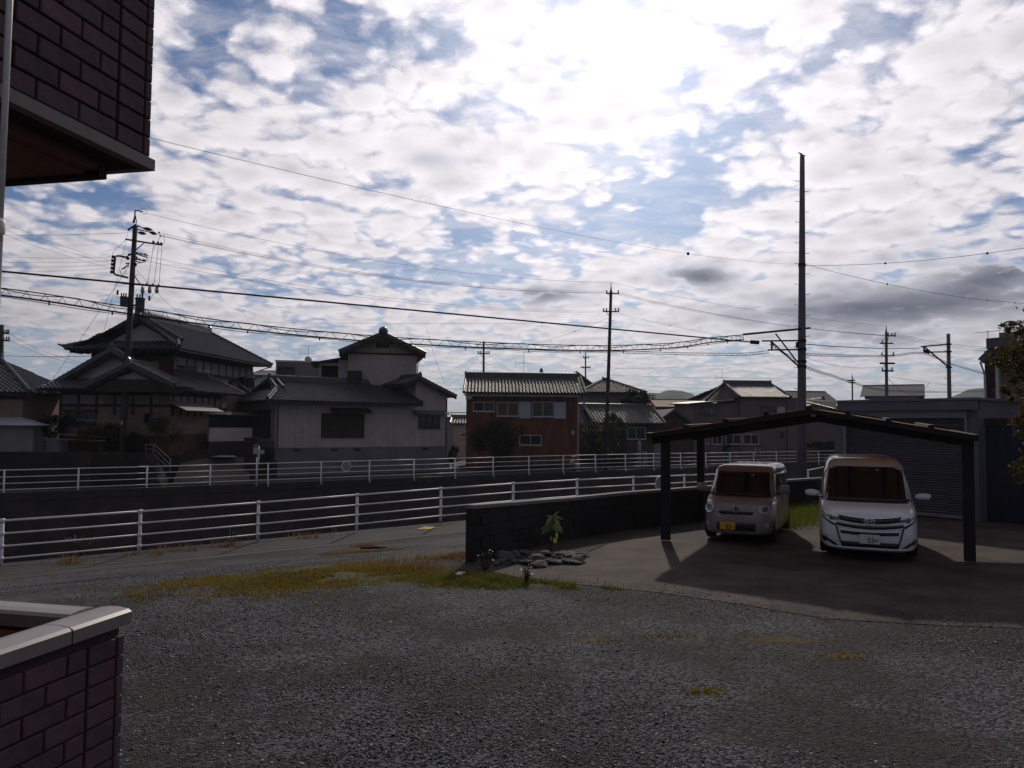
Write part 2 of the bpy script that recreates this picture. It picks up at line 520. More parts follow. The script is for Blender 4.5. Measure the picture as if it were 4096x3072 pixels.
# ------------------------------------------------------------------ tiled roofs
TILE = (0.27, 0.25)
def tile_mesh():
    prof = [(0.0, 0.045), (0.04, 0.088), (0.09, 0.080), (0.13, 0.025), (0.20, 0.0), (0.27, 0.045)]
    vs, fs = [], []
    k = len(prof)
    for a, h in prof:
        vs.append((a, -0.015, h + 0.058))
    for a, h in prof:
        vs.append((a, 0.275, h + 0.004))
    for a, h in prof:
        vs.append((a, -0.015, max(0.0, h - 0.004)))
    for a, h in prof:
        vs.append((a, -0.015, h + 0.058))
    for i in range(k - 1):
        fs.append((i, i + 1, i + 1 + k, i + k))
        fs.append((i + 2 * k, i + 1 + 2 * k, i + 1 + 3 * k, i + 3 * k))
    return vs, fs
TV, TF = tile_mesh()
TILE_ME = {}
def tile_me(m):
    if m not in TILE_ME:
        TILE_ME[m] = MB().add(TV, TF).mesh('roof_tile', m)
        TILE_ME[m].polygons.foreach_set('use_smooth', [i % 2 == 0 for i in range(len(TF))])
    return TILE_ME[m]
TVN, TFN = np.array(TV), np.array(TF)

def roof_plane(roof, eL, eR, rR, rL, m='kawara', thick=0.07, tiles=True, single=120, wmat=None):
    """a pitched roof plane: board under rows of tiles. corners in the roof's parent axes"""
    eL, eR, rR, rL = (Vector(p) for p in (eL, eR, rR, rL))
    u = (eR - eL).normalized()
    v = (rL - eL); v = (v - u * v.dot(u)).normalized()
    n = u.cross(v)
    pts = [eL, eR, rR, rL] if (rR - rL).length > 1e-3 else [eL, eR, rR]
    MB().slab([p for p in pts], thick).build('roof_board', wmat or ('timber' if tiles else m), roof)
    if not tiles:
        return
    def ab(p):
        d = p - eL
        return d.dot(u), d.dot(v)
    La, _ = ab(eR); a2, Lb = ab(rR); a3, Lb2 = ab(rL)
    Lb = max(Lb, Lb2, 0.01)
    nr = max(1, round(Lb / TILE[1]))
    ta, tb = TILE[0], Lb / nr
    spots = []
    for r in range(nr):
        b = r * tb
        f = (b + tb * 0.5) / Lb
        lo, hi = a3 * f, La + (a2 - La) * f
        k0 = math.ceil((lo - 0.05) / ta); k1 = math.floor((hi + 0.05) / ta)
        for q in range(k0, k1):
            spots.append((q * ta, b))
    if not spots:
        return
    S = np.array(spots)
    un, vn, nn, o = (np.array(q) for q in (u, v, n, eL))
    Pw = o + S[:, :1] * un + S[:, 1:] * vn
    wm = roof
    off = np.zeros(3); 
    # nearest the camera first
    mw = np.eye(4)
    par = roof
    chain = []
    while par is not None:
        chain.append(par); par = par.parent
    mtx = Matrix.Identity(4)
    for q in reversed(chain):
        mtx = mtx @ Matrix.LocRotScale(q.location, q.rotation_euler, q.scale)
    mw = np.array(mtx)
    W = Pw @ mw[:3, :3].T + mw[:3, 3]
    order = np.argsort(np.linalg.norm(W - np.array(CAM), axis=1))
    B = Matrix((u, v, n)).transposed()
    me = tile_me(m)
    for i in order[:single]:
        j = random.uniform(-0.004, 0.004)
        t = Matrix.Translation(Vector(Pw[i]) + n * (0.002 + abs(j)) + u * j)
        inst('roof_tile', me, roof, t @ B.to_4x4())
    rest = order[single:]
    if len(rest):
        loc = TVN[None, :, :] + np.concatenate([S[rest], 0.002 + rng.uniform(0, 0.005, (len(rest), 1))], axis=1)[:, None, :]
        V = o + loc[..., :1] * un + loc[..., 1:2] * vn + loc[..., 2:3] * nn
        Fc = (TFN[None] + (np.arange(len(rest)) * len(TV))[:, None, None]).reshape(-1, 4)
        o_ = np_mesh('roof_tiles', V.reshape(-1, 3), Fc, m, parent=roof, kind='stuff')
        o_.data.polygons.foreach_set('use_smooth', [i % 2 == 0 for i in range(len(Fc))])

def ridge(roof, a, b, m='kawara', w=0.26, h=0.26, ends=(True, True), orn=0.32):
    """stacked ridge course with a round cap and end ornaments"""
    a, b = Vector(a), Vector(b)
    d = (b - a).normalized()
    side = d.cross(Vector((0, 0, 1))).normalized()
    upv = side.cross(d)
    mbx = MB()
    def bar(ww, h0, h1):
        P = [a + side * ww + upv * h0, b + side * ww + upv * h0, b - side * ww + upv * h0, a - side * ww + upv * h0]
        Q = [p + upv * (h1 - h0) for p in P]
        mbx.add(P + Q, [(0, 3, 2, 1), (4, 5, 6, 7), (0, 1, 5, 4), (1, 2, 6, 5), (2, 3, 7, 6), (3, 0, 4, 7)])
    bar(w * 0.5, -0.08, h * 0.33); bar(w * 0.42, h * 0.33, h * 0.62)
    mbx.tube([a + upv * h * 0.72, b + upv * h * 0.72], w * 0.36, 8)
    L = (b - a).length
    nk = max(2, int(L / 0.3))
    for i in range(nk + 1):
        p = a + d * (L * i / nk)
        mbx.tube([p + upv * h * 0.72 - d * 0.025, p + upv * h * 0.72 + d * 0.025], w * 0.44, 8)
    r = mbx.build('ridge', m, roof)
    for e, p, s in ((ends[0], a, -1), (ends[1], b, 1)):
        if e:
            q = p + d * s * 0.06
            mm = MB()
            out = []
            for (x, z) in ((-0.62, -0.35), (0.62, -0.35), (0.75, -0.1), (0.55, 0.35), (0.45, 0.8), (0.15, 1.1), (-0.15, 1.1), (-0.45, 0.8), (-0.55, 0.35), (-0.75, -0.1)):
                out.append(q + side * x * orn * 0.7 + upv * (z * orn + h * 0.3))
            mm.add([v + d * 0.07 for v in out] + [v - d * 0.07 for v in out],
                   [tuple(range(10)), tuple(range(19, 9, -1))] + [(i, i + 10, (i + 1) % 10 + 10, (i + 1) % 10) for i in range(10)])
            mm.build('ridge_ornament', m, roof)

def verge(roof, a, b, m='kawara', w=0.2, h=0.16):
    """thick round-tiled edge course going down a gable edge or a hip"""
    ridge(roof, a, b, m, w, h, ends=(False, False))

def window(house, fr, ly, box, panes=2, frame='frame_alu', glass='glass_house', depth=0.06, bar=0.05, name='window', sill=True, plane='y', lx=None):
    """box = (px0, py0, px1, py1) in the photograph on the wall plane y = ly (or x = lx)"""
    if plane == 'y':
        a0, z1 = fr.fy(box[0], box[1], ly); a1, z0 = fr.fy(box[2], box[3], ly)
        T = lambda a, o, z: (a, ly - o, z)
    else:
        a0, z1 = fr.fx(box[0], box[1], lx); a1, z0 = fr.fx(box[2], box[3], lx)
        T = lambda a, o, z: (lx + o, a, z)
    return window_l(house, a0, a1, z0, z1, T, panes, frame, glass, depth, bar, name, sill)

def obox(T, a0, a1, o0, o1, z0, z1):
    vs = [T(a, o, z) for z in (z0, z1) for (a, o) in ((a0, o0), (a1, o0), (a1, o1), (a0, o1))]
    return vs, [(0, 3, 2, 1), (4, 5, 6, 7), (0, 1, 5, 4), (1, 2, 6, 5), (2, 3, 7, 6), (3, 0, 4, 7)]

def window_l(house, a0, a1, z0, z1, T, panes=2, frame='frame_alu', glass='glass_house', depth=0.06, bar=0.05, name='window', sill=True):
    if z1 < z0:
        z0, z1 = z1, z0
    mb = MB()
    b = bar
    mb.add(*obox(T, a0, a0 + b, 0.003, depth, z0, z1)); mb.add(*obox(T, a1 - b, a1, 0.003, depth, z0, z1))
    mb.add(*obox(T, a0 + b, a1 - b, 0.003, depth, z1 - b, z1)); mb.add(*obox(T, a0 + b, a1 - b, 0.003, depth, z0, z0 + b))
    w = (a1 - a0 - 2 * b) / panes
    for i in range(1, panes):
        c = a0 + b + w * i
        mb.add(*obox(T, c - b * 0.45, c + b * 0.45, 0.003, depth * 0.9, z0 + b, z1 - b))
    fr_ = mb.build(name, frame, house)
    if sill:
        MB().add(*obox(T, a0 - 0.04, a1 + 0.04, 0.003, depth + 0.05, z0 - 0.05, z0 - 0.002)).build('sill', frame, fr_)
    for i in range(panes):
        g0 = a0 + b + w * i + (b * 0.45 if i else 0); g1 = a0 + b + w * (i + 1) - (b * 0.45 if i < panes - 1 else 0)
        MB().add(*obox(T, g0, g1, 0.006, depth * (0.35 if i % 2 else 0.55), z0 + b, z1 - b)).build('pane', glass, fr_)
    return fr_

def leaves(name, centre, radii, n, size, material, parent, seed=1, clumps=14, lean=0.0, zmin=None):
    """a crown of many separate leaf faces gathered in clumps around twigs, with gaps between"""
    g = np.random.default_rng(seed)
    c = np.array(centre); rad = np.array(radii)
    d = g.normal(size=(clumps, 3)); d /= np.linalg.norm(d, axis=1)[:, None]
    cc = d * (g.uniform(0.35, 0.92, (clumps, 1)) ** 0.7)
    w = g.integers(0, clumps, n)
    sp = g.uniform(0.14, 0.36, clumps)
    p = cc[w] + g.normal(size=(n, 3)) * sp[w][:, None] * 0.62
    p = c + p * rad
    if zmin is not None:
        p = p[p[:, 2] > zmin]; w = w[:len(p)]
        n = len(p)
    nrm = g.normal(size=(n, 3)) + np.array([0, -0.3, 0.6]); nrm /= np.linalg.norm(nrm, axis=1)[:, None]
    t1 = np.cross(nrm, g.normal(size=(n, 3))); t1 /= np.linalg.norm(t1, axis=1)[:, None]
    t2 = np.cross(nrm, t1)
    s = size * g.uniform(0.6, 1.35, (n, 1))
    V = np.stack([p - t1 * s, p + t2 * s * 0.42 + nrm * s * 0.12, p + t1 * s, p - t2 * s * 0.42 + nrm * s * 0.12], axis=1)
    tone = np.clip(g.uniform(0.1, 0.7, clumps)[w] + g.normal(size=n) * 0.18, 0, 1)
    Fc = np.arange(4 * n).reshape(n, 4)
    return np_mesh(name, V.reshape(-1, 3), Fc, material, np.repeat(tone, 4), parent)

def plant(name, label, cat, px, py, Y, rpx, hpx, n, size, material, seed, group=None, trunk=True, depth=None, clumps=14, top=None):
    """a bush or tree whose crown centre appears at (px, py) at distance Y"""
    p = at(px, py, Y)
    rx = rpx * Y / F; rz = hpx * Y / F
    g = ground_z(p.x, p.y)
    root = thing(name, label, cat, (p.x, p.y, g), 0, group)
    h = p.z - g
    mb = MB()
    rnd = random.Random(seed)
    base = Vector((0, 0, -0.05))
    mb.tube([base, Vector((rnd.uniform(-.05, .05), 0, h * 0.45)), Vector((rnd.uniform(-.1, .1), 0.05, h * 0.9))], [0.035 + 0.045 * rx, 0.03 + 0.03 * rx, 0.02], 7)
    for i in range(6):
        a = rnd.uniform(0, 6.28)
        s = Vector((0, 0, h * rnd.uniform(0.3, 0.8)))
        e = Vector((math.cos(a) * rx * 0.75, math.sin(a) * rx * 0.6, h + rz * rnd.uniform(-0.4, 0.7)))
        mb.tube([s, (s + e) / 2 + Vector((0, 0, 0.1)), e], [0.025 + 0.012 * rx, 0.018, 0.006], 5)
    mb.build('trunk', 'bark', root, True)
    leaves('crown', (0, 0, h), (rx, depth or rx * 0.8, rz), n, size, material, root, seed, clumps, zmin=0.03)
    return root

# ------------------------------------------------------------------ ground, canal, roads
T_E = Vector((0.806, 0.592, 0)).normalized()          # along the canal, to the right and away
T_N = Vector((-T_E.y, T_E.x, 0))                      # across the canal, away from the camera
P0 = Vector((-12.09, 18.35, 0))                       # first near fence post
E_ANG = math.atan2(T_E.y, T_E.x)
CANAL_FAR = 20.6
def sd(X, Y):
    q = Vector((X, Y, 0)) - P0
    return q.dot(T_E), -q.dot(T_N)
def xy(s, d, z=0.0):
    p = P0 + T_E * s - T_N * d
    return Vector((p.x, p.y, z))
TERRACE = [(-60.0, 34.6), (-22.0, 40.8), (-18.6, 46.6), (-15.9, 49.4), (-16.6, 66), (-60, 66)]
def inside(poly, x, y):
    c = False
    for i in range(len(poly)):
        x0, y0 = poly[i][:2]; x1, y1 = poly[i - 1][:2]
        if (y0 > y) != (y1 > y) and x < (x1 - x0) * (y - y0) / (y1 - y0) + x0:
            c = not c
    return c
def road_z(s):
    return -1.16 + 0.012 * max(-10.0, min(s, 32.0))
def lot_z(s, d):
    f = min(1.0, max(0.0, (d - 2.0) / 9.0))
    f = f * f * (3 - 2 * f) * 0.5 + f * 0.5
    und = 0.0
    if d > 3:
        x = s * 0.8; und = 0.018 * math.sin(x * 1.3 + d * 0.9) * math.sin(d * 1.1 - 0.6 * x) * min(1, (d - 3) / 4)
    und *= min(1.0, max(0.0, (0.3 - (P0.x + T_E.x * s - T_N.x * d)) / 2.0))
    return road_z(s) * (1 - f) + und * (1 if d < 30 else 0)
def ground_z(X, Y):
    s, d = sd(X, Y)
    if d > -1:
        return lot_z(s, d)
    if inside(TERRACE, X, Y):
        return 0.55
    return -1.2

def gpg(px, py):
    """where the ground itself is seen"""
    z = 0.0
    for _ in range(25):
        p = gp(px, py, z)
        z = 0.5 * z + 0.5 * ground_z(p.x, p.y)
    return gp(px, py, z)
def ground_material():
    mt = bpy.data.materials.new('gravel_ground'); mt.use_nodes = True
    t = mt.node_tree; k = NT(t); b = t.nodes['Principled BSDF']
    co = k.n('ShaderNodeTexCoord').outputs['Object']
    vo = k.n('ShaderNodeTexVoronoi'); t.links.new(co, vo.inputs['Vector']); vo.inputs['Scale'].default_value = 42
    cellc = k.xyz(vo.outputs['Color'])[0]
    big = k.noise(co, 0.55, 5, 0.6); mid = k.noise(co, 2.2, 5, 0.65)
    c = k.mix(k.smooth(cellc, 0.1, 1.0), (0.014, 0.0135, 0.017), (0.125, 0.124, 0.140))
    c = k.mix(k.smooth(big, 0.40, 0.60, 0.0, 0.7), c, (0.020, 0.016, 0.017))
    c = k.mix(k.smooth(mid, 0.52, 0.70, 0.0, 0.5), c, (0.045, 0.036, 0.032))
    x, y, z = k.xyz(co)
    stain = None
    for (px, py, pz, rx, ry, a) in ((1040, 2330, -.55, 1.4, .75, 1), (1330, 2275, -.5, 1.6, .9, 1), (1650, 2310, -.12, 1.4, .6, 1), (2020, 2330, 0, 1.5, .3, 1), (1750, 2215, -.35, 1.0, .5, 1), (800, 2370, -.35, .8, .4, .5),
                                    (1460, 2170, -.8, .7, .5, .7), (3180, 2560, 0, .8, .25, .5), (2850, 2770, 0, .14, .08, 1), (2370, 2560, 0, .2, .09, 1), (3350, 2620, 0, .3, .12, .6), (2650, 2540, 0, .3, .06, .5)):
        g = gpg(px, py)
        u = k.m('MULTIPLY', k.m('SUBTRACT', x, g.x), 1 / rx); v = k.m('MULTIPLY', k.m('SUBTRACT', y, g.y), 1 / ry)
        q = k.m('EXPONENT', k.m('MULTIPLY', k.m('MULTIPLY_ADD', u, u, k.m('MULTIPLY', v, v)), -1.2))
        q = k.m('MULTIPLY', q, a)
        stain = q if stain is None else k.m('MAXIMUM', stain, q)
    fm = k.smooth(k.m('MULTIPLY_ADD', mid, 0.8, k.m('MULTIPLY', stain, 0.95)), 0.66, 0.98)
    c = k.mix(k.m('MULTIPLY', fm, 0.85), c, k.mix(k.noise(co, 7, 4, 0.6), (0.060, 0.042, 0.009), (0.13, 0.092, 0.016)))
    t.links.new(c, b.inputs['Base Color'])
    b.inputs['Roughness'].default_value = 0.95
    b.inputs['Specular IOR Level'].default_value = 0.15
    bn = k.n('ShaderNodeBump'); bn.inputs['Strength'].default_value = 0.9; bn.inputs['Distance'].default_value = 0.02
    h = k.m('ADD', k.m('MULTIPLY', vo.outputs['Distance'], -0.8), k.noise(co, 14, 6, 0.7))
    t.links.new(h, bn.inputs['Height']); t.links.new(bn.outputs[0], b.inputs['Normal'])
    MATS['gravel_ground'] = mt
ground_material()
mat('asphalt', (0.040, 0.037, 0.039), 0.92, 0.15, 1.2, 0.35, 120, col2=(0.052, 0.046, 0.046))
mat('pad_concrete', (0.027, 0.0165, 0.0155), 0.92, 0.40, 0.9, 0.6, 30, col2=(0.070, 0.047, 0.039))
mat('kerb_dark', (0.045, 0.040, 0.040), 0.9, 0.2, 1.0, 0.2, 30)
mat('terrain_soil', (0.030, 0.024, 0.021), 0.95, 0.3, 0.4, 0.4, 10)
mat('ramp_concrete', (0.125, 0.098, 0.082), 0.9, 0.15, 1.0, 0.2, 30)

def sheet(name, ss, ds, zf, material, dz=0.0):
    vs, fs = [], []
    for d in ds:
        for s in ss:
            vs.append(xy(s, d, zf(s, d) + dz))
    n = len(ss)
    for j in range(len(ds) - 1):
        for i in range(n - 1):
            fs.append((j * n + i, (j + 1) * n + i, (j + 1) * n + i + 1, j * n + i + 1))
    o = MB().add(vs, fs).build(name, material, None, True, 'structure')
    return o
ss = [-400, -200, -100, -60, -40] + [x * 0.6 for x in range(-50, 70)] + [50, 70, 110, 200, 400]
ds = [-0.32, 0.0, 0.35, 0.7, 1.0, 1.5, 2.0] + [2.4 + 0.5 * i for i in range(56)] + [36, 45, 60, 100, 200, 400]
sheet('ground', ss, ds, lot_z, 'gravel_ground')
sheet('asphalt_path', [x * 1.0 for x in range(-60, 45)], [0.42, 1.0, 1.5, 2.05], lot_z, 'asphalt', 0.006)
ff = lambda s, d: -1.2
big = [-1600, -400, -120, -40, 0, 40, 120, 400, 1600]
sheet('terrain', big, [-3000, -400, -120, -60, -CANAL_FAR], ff, 'terrain_soil')
sheet('far_road', [x * 5 for x in range(-20, 40)], [-25.4, -CANAL_FAR - 0.25], ff, 'asphalt', 0.005)
sheet('water', [-400, 400], [-CANAL_FAR + 0.2, -1.2], lambda s, d: -3.9, 'water')
bank = MB()
def wallquad(mb, d0, z0, d1, z1, n=90, s0=-150, s1=200):
    vs, fs = [], []
    for i in range(n + 1):
        s = s0 + (s1 - s0) * i / n
        vs += [xy(s, d0, z0(s)), xy(s, d1, z1(s))]
    for i in range(n):
        fs.append((2 * i, 2 * i + 2, 2 * i + 3, 2 * i + 1))
    mb.add(vs, fs)
wallquad(bank, -CANAL_FAR, lambda s: -1.2, -CANAL_FAR + 0.9, lambda s: -4.0)
wallquad(bank, -1.2, lambda s: -4.0, -0.32, lambda s: road_z(s))
bank.build('canal_bank', 'stone_bank', None, False, 'structure')
kerb = MB()
for i in range(70):
    s0, s1 = -100 + i * 4, -96 + i * 4 - 0.02
    P = [xy(s0, -CANAL_FAR + 0.12, -1.45), xy(s1, -CANAL_FAR + 0.12, -1.45), xy(s1, -CANAL_FAR - 0.2, -1.45), xy(s0, -CANAL_FAR - 0.2, -1.45)]
    Q = [p + Vector((0, 0, 0.38)) for p in P]
    kerb.add(P + Q, [(0, 3, 2, 1), (4, 5, 6, 7), (0, 1, 5, 4), (1, 2, 6, 5), (2, 3, 7, 6), (3, 0, 4, 7)])
kerb.build('kerb', 'kerb_dark', None, False, 'structure')

def poly_sheet(name, pts, dz, material, kind='structure'):
    """flat-ish sheet that follows the ground under it"""
    vs = [(p[0], p[1], ground_z(p[0], p[1]) + dz) for p in pts]
    return MB().add(vs, [tuple(range(len(vs)))]).build(name, material, None, False, kind)

# concrete parking pad
WALL_LINE = [gp(1891, 2252), gp(2267, 2160), gp(2500, 2122), gp(2789, 2087), at(3187, 1918, 21.5), at(3330, 1911, 22.6)]
for p in WALL_LINE:
    p.z = 0.0
GAR_R, GAR_L = Vector((11.32, 18.8, 0)), Vector((9.12, 21.85, 0))
pad_pts = [gp(1905, 2275), gp(2080, 2312), gp(2300, 2338), gp(2640, 2372), gp(3000, 2425), gp(3300, 2475), gp(3700, 2500), gp(4096, 2515), Vector((16, 8.0, 0)),
           Vector((16, 17.2, 0)), GAR_R, GAR_L, Vector((9.0, 22.3, 0)), WALL_LINE[4], WALL_LINE[3], WALL_LINE[2], WALL_LINE[1], WALL_LINE[0]]
PAD = [(p.x, p.y) for p in pad_pts]
cen = gp(2900, 2250)
vs, fs = [], []
N = len(PAD)
for (x, y) in PAD:
    vs.append((x, y, 0.05))
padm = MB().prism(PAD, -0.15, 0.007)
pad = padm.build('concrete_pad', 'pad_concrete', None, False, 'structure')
BED = [gp(1900, 2262), gp(2010, 2262), gp(2200, 2263), gp(2262, 2256), gp(2345, 2215), gp(2440, 2172), gp(2300, 2158), gp(2267, 2161), gp(1893, 2251)]
bedm = MB().prism([(p.x, p.y) for p in BED], -0.1, 0.016)
bedm.build('soil_bed', 'soil', None, False, 'structure')
# strip of lit grass behind the pad, between the cars
# ------------------------------------------------------------------ hills
def hill(name, pts, Y, depth, zbase=-1.2):
    """a ridge standing at distance Y; pts are (px, py) of its skyline"""
    vs, fs = [], []
    P = [at(px, py, Y) for px, py in pts]
    g = random.Random(3)
    rows = 7
    n = len(P)
    for r in range(rows + 1):
        f = r / rows
        for p in P:
            h = (p.z - zbase)
            zz = zbase + h * math.sin(f * math.pi / 2) * (1 + (g.uniform(-.03, .03) if 0 < r < rows else 0))
            vs.append((p.x * (1 - 0.25 * (1 - f)), Y - depth * (1 - f), zz))
    for p in P:
        vs.append((p.x, Y + depth, zbase))
    for r in range(rows + 1):
        for i in range(n - 1):
            fs.append((r * n + i, r * n + i + 1, (r + 1) * n + i + 1, (r + 1) * n + i))
    MB().add(vs, fs).build(name, 'hill_green', None, True, 'structure')
hill('hill', [(2380, 1640), (2450, 1612), (2520, 1590), (2570, 1571), (2600, 1574), (2640, 1572), (2665, 1562), (2695, 1560), (2730, 1566), (2770, 1578), (2810, 1598), (2870, 1625), (2960, 1650)], 900, 200)
hill('hill', [(3740, 1640), (3800, 1600), (3830, 1580), (3860, 1566), (3895, 1557), (3920, 1553), (3990, 1548), (4096, 1535), (4300, 1520), (4700, 1560)], 700, 200)

# ------------------------------------------------------------------ guard fences
def guard_fence(name, label, posts, top, base, rails, r_post, r_rail, kink=0.0):
    """posts: list of Vector feet; rails: fractions of the height"""
    root = thing(name, label, 'fence', (posts[0].x, posts[0].y, base(0)))
    o = Vector(root.location)
    for i, p in enumerate(posts):
        zt, zb = top(i), base(i)
        f = Vector((p.x, p.y, 0)) - Vector((o.x, o.y, 0))
        pts = [f + Vector((0, 0, zt + 0.02 - o.z)), f + Vector((0, 0, zb + 0.22 - o.z))]
        foot = f + Vector((0, 0, zb - 0.03 - o.z))
        if kink:
            foot = foot - T_N * kink
        mb = MB().tube(pts + [foot], r_post, 8)
        if kink == 0:
            for q in rails:
                zz = zb + (zt - zb) * q - o.z
                mb.tube([f + Vector((0, 0, zz - 0.045)), f + Vector((0, 0, zz + 0.045))], r_post * 1.28, 8)
        mb.build('post', 'white_paint', root, True)
    for i in range(len(posts) - 1):
        a, b = posts[i], posts[i + 1]
        for q in rails:
            za = base(i) + (top(i) - base(i)) * q - o.z; zb_ = base(i + 1) + (top(i + 1) - base(i + 1)) * q - o.z
            A = Vector((a.x - o.x, a.y - o.y, za)); B = Vector((b.x - o.x, b.y - o.y, zb_))
            mm = (A + B) / 2 + Vector((0, 0, -0.004))
            rr = r_rail * (1.22 if q > 0.9 else 1.0)
            MB().tube([A, mm, B], rr, 7).build('rail', 'white_paint', root, True)
    return root
near_top = [(10, 2080), (562, 2045), (1034, 2008), (1429, 1977.6), (1764, 1951), (2053, 1932), (2308, 1916), (2533, 1907.6), (2737, 1899.6), (2915, 1893), (3076, 1888)]
NP, NZ = [], []
for t_ in range(-4, 11):
    Y = 18.35 + 1.776 * t_
    X = -12.09 + 2.417 * t_
    if t_ >= 0:
        p = at(near_top[t_][0], near_top[t_][1], Y)
        NP.append(Vector((p.x, p.y, 0))); NZ.append(p.z)
    else:
        NP.append(Vector((X, Y, 0))); NZ.append(-0.11)
z_s = [0.25 * NZ[max(0, i - 1)] + 0.5 * NZ[i] + 0.25 * NZ[min(len(NZ) - 1, i + 1)] for i in range(len(NZ))]
nf = guard_fence('guard_fence', 'white four-rail pipe fence along the near edge of the canal', NP, lambda i: z_s[i], lambda i: z_s[i] - 1.06, (0.985, 0.70, 0.42, 0.15), 0.042, 0.021)
q0, q1, q2 = at(3076, 1888, 36.2), at(3232, 1880, 36.8), at(3370, 1850, 34.5)
ZB2 = [q0.z, q1.z, q2.z, at(3560, 1822, 32).z]
B2 = [NP[-1], Vector((q1.x, q1.y, 0)), Vector((q2.x, q2.y, 0)), Vector((at(3560, 1822, 32).x, 32, 0))]
guard_fence('guard_fence', 'white pipe fence climbing towards the bridge beside the tall concrete pole', B2[1:], lambda i: ZB2[i + 1], lambda i: ZB2[i + 1] - 1.06, (0.985, 0.55, 0.15), 0.042, 0.021)
far_top = [(18, 1879), (315, 1872), (589, 1865), (842, 1858), (1073, 1852), (1285, 1845.6), (1478, 1841), (1656, 1837), (1820, 1832.5), (1972.6, 1828), (2115.5, 1824), (2253, 1821), (2381.5, 1818),
           (2501, 1816.2), (2614, 1814), (2722, 1812), (2823, 1811), (2920, 1809.5), (3014, 1808), (3105, 1806.5), (3190, 1805), (3274, 1803.5), (3355, 1802)]
FP, FZ = [], []
for t_ in range(-5, 23):
    Y = 36.1 + 1.688 * t_
    if t_ >= 0:
        p = at(far_top[t_][0], far_top[t_][1], Y); FP.append(Vector((p.x, p.y, 0))); FZ.append(p.z)
    else:
        FP.append(Vector((-23.66 + 2.48 * t_, Y, 0))); FZ.append(-0.05)
fz = [0.25 * FZ[max(0, i - 1)] + 0.5 * FZ[i] + 0.25 * FZ[min(len(FZ) - 1, i + 1)] for i in range(len(FZ))]
guard_fence('guard_fence', 'long white pipe fence on the far canal side in front of the houses', FP, lambda i: fz[i], lambda i: fz[i] - 1.27, (0.985, 0.735, 0.50, 0.27), 0.040, 0.021, kink=0.11)
def medallion(label, px, py, Y, r, group):
    p = at(px, py, Y)
    root = thing('fence_medallion', label, 'medallion', p, E_ANG, group)
    ring = MB()
    ring.tube([(r * math.cos(a), -0.03, r * math.sin(a)) for a in [i * 2 * math.pi / 24 for i in range(25)]], r * 0.085, 6, False)
    ring.build('ring', 'white_paint', root, True)
    m = MB()
    m.add([(r * 0.95 * math.cos(i * math.pi / 12), -0.04, r * 0.95 * math.sin(i * math.pi / 12)) for i in range(24)] + [(r * 0.95 * math.cos(i * math.pi / 12), -0.02, r * 0.95 * math.sin(i * math.pi / 12)) for i in range(24)],
          [tuple(range(24)), tuple(range(47, 23, -1))] + [(i, i + 24, (i + 1) % 24 + 24, (i + 1) % 24) for i in range(24)])
    m.build('disc', 'galvanised', root)
medallion('round grey disc with white rim set in the far canal fence below the beige house', 1384, 1865, 44.2, 0.28, 'round fence medallions')
medallion('round grey disc with white rim set in the near fence beside the carport post', 2640, 1935, 31.6, 0.30, 'round fence medallions')

# painted marking on the path
yp = [gp(1668, 2106, -0.95), gp(1700, 2098, -0.95), gp(1755, 2100, -0.95), gp(1722, 2108, -0.95)]
o = MB().add([(p.x, p.y, ground_z(p.x, p.y) + 0.011) for p in yp], [(0, 1, 2, 3)]).build('painted_marking', 'yellow_paint', None, False, 'structure')

# ------------------------------------------------------------------ block wall
def block_wall():
    root = thing('block_wall', 'dark low block wall between the parking pad and the canal road', 'wall', WALL_LINE[0])
    o = Vector(root.location)
    tops = [at(1889, 2020.5, WALL_LINE[0].y).z] + [0.82] * 5
    mbw, cap = MB(), MB()
    L = WALL_LINE
    th = 0.15
    nrm = []
    for i in range(len(L)):
        d = (L[min(i + 1, len(L) - 1)] - L[max(i - 1, 0)]).normalized()
        nrm.append(Vector((-d.y, d.x, 0)))
    vs, fs, cv = [], [], []
    for i, p in enumerate(L):
        q = p - o; b = q + nrm[i] * th
        vs += [Vector((q.x, q.y, -1.2)), Vector((q.x, q.y, tops[i] - 0.06)), Vector((b.x, b.y, tops[i] - 0.06)), Vector((b.x, b.y, -1.2))]
        q2 = q - nrm[i] * 0.015; b2 = b + nrm[i] * 0.015
        cv += [Vector((q2.x, q2.y, tops[i] - 0.058)), Vector((q2.x, q2.y, tops[i])), Vector((b2.x, b2.y, tops[i])), Vector((b2.x, b2.y, tops[i] - 0.058))]
    for i in range(len(L) - 1):
        for j in range(4):
            k2 = (j + 1) % 4
            fs.append((i * 4 + j, i * 4 + k2, i * 4 + 4 + k2, i * 4 + 4 + j))
    fs += [(0, 1, 2, 3), tuple(len(vs) - 4 + j for j in (3, 2, 1, 0))]
    MB().add(vs, fs).build('wall', 'dark_block', root)
    MB().add(cv, fs).build('coping', 'concrete', root)
    # courses of blocks on the parking side
    for i in range(3):
        a, b = L[i] - o, L[i + 1] - o
        d = b - a; ln = d.length; d.normalize()
        n_ = -Vector((-d.y, d.x, 0))
        nb = max(1, round(ln / 0.40)); bl = ln / nb
        for c in range(4):
            z0 = c * 0.195 + 0.01
            for q in range(nb):
                s0 = q * bl + (0.5 * bl if c % 2 else 0) + .005; s1 = min(s0 + bl - .01, ln)
                P = [a + d * s0, a + d * s1, a + d * s1 + n_ * (.022 + random.uniform(-.003, .003)), a + d * s0 + n_ * .022]
                zt = min(z0 + .187, 0.755)
                MB().add([(p.x, p.y, z0) for p in P] + [(p.x, p.y, zt) for p in P], [(0, 3, 2, 1), (4, 5, 6, 7), (0, 1, 5, 4), (1, 2, 6, 5), (2, 3, 7, 6), (3, 0, 4, 7)]).build('block', 'dark_block', root)
    return root
block_wall()

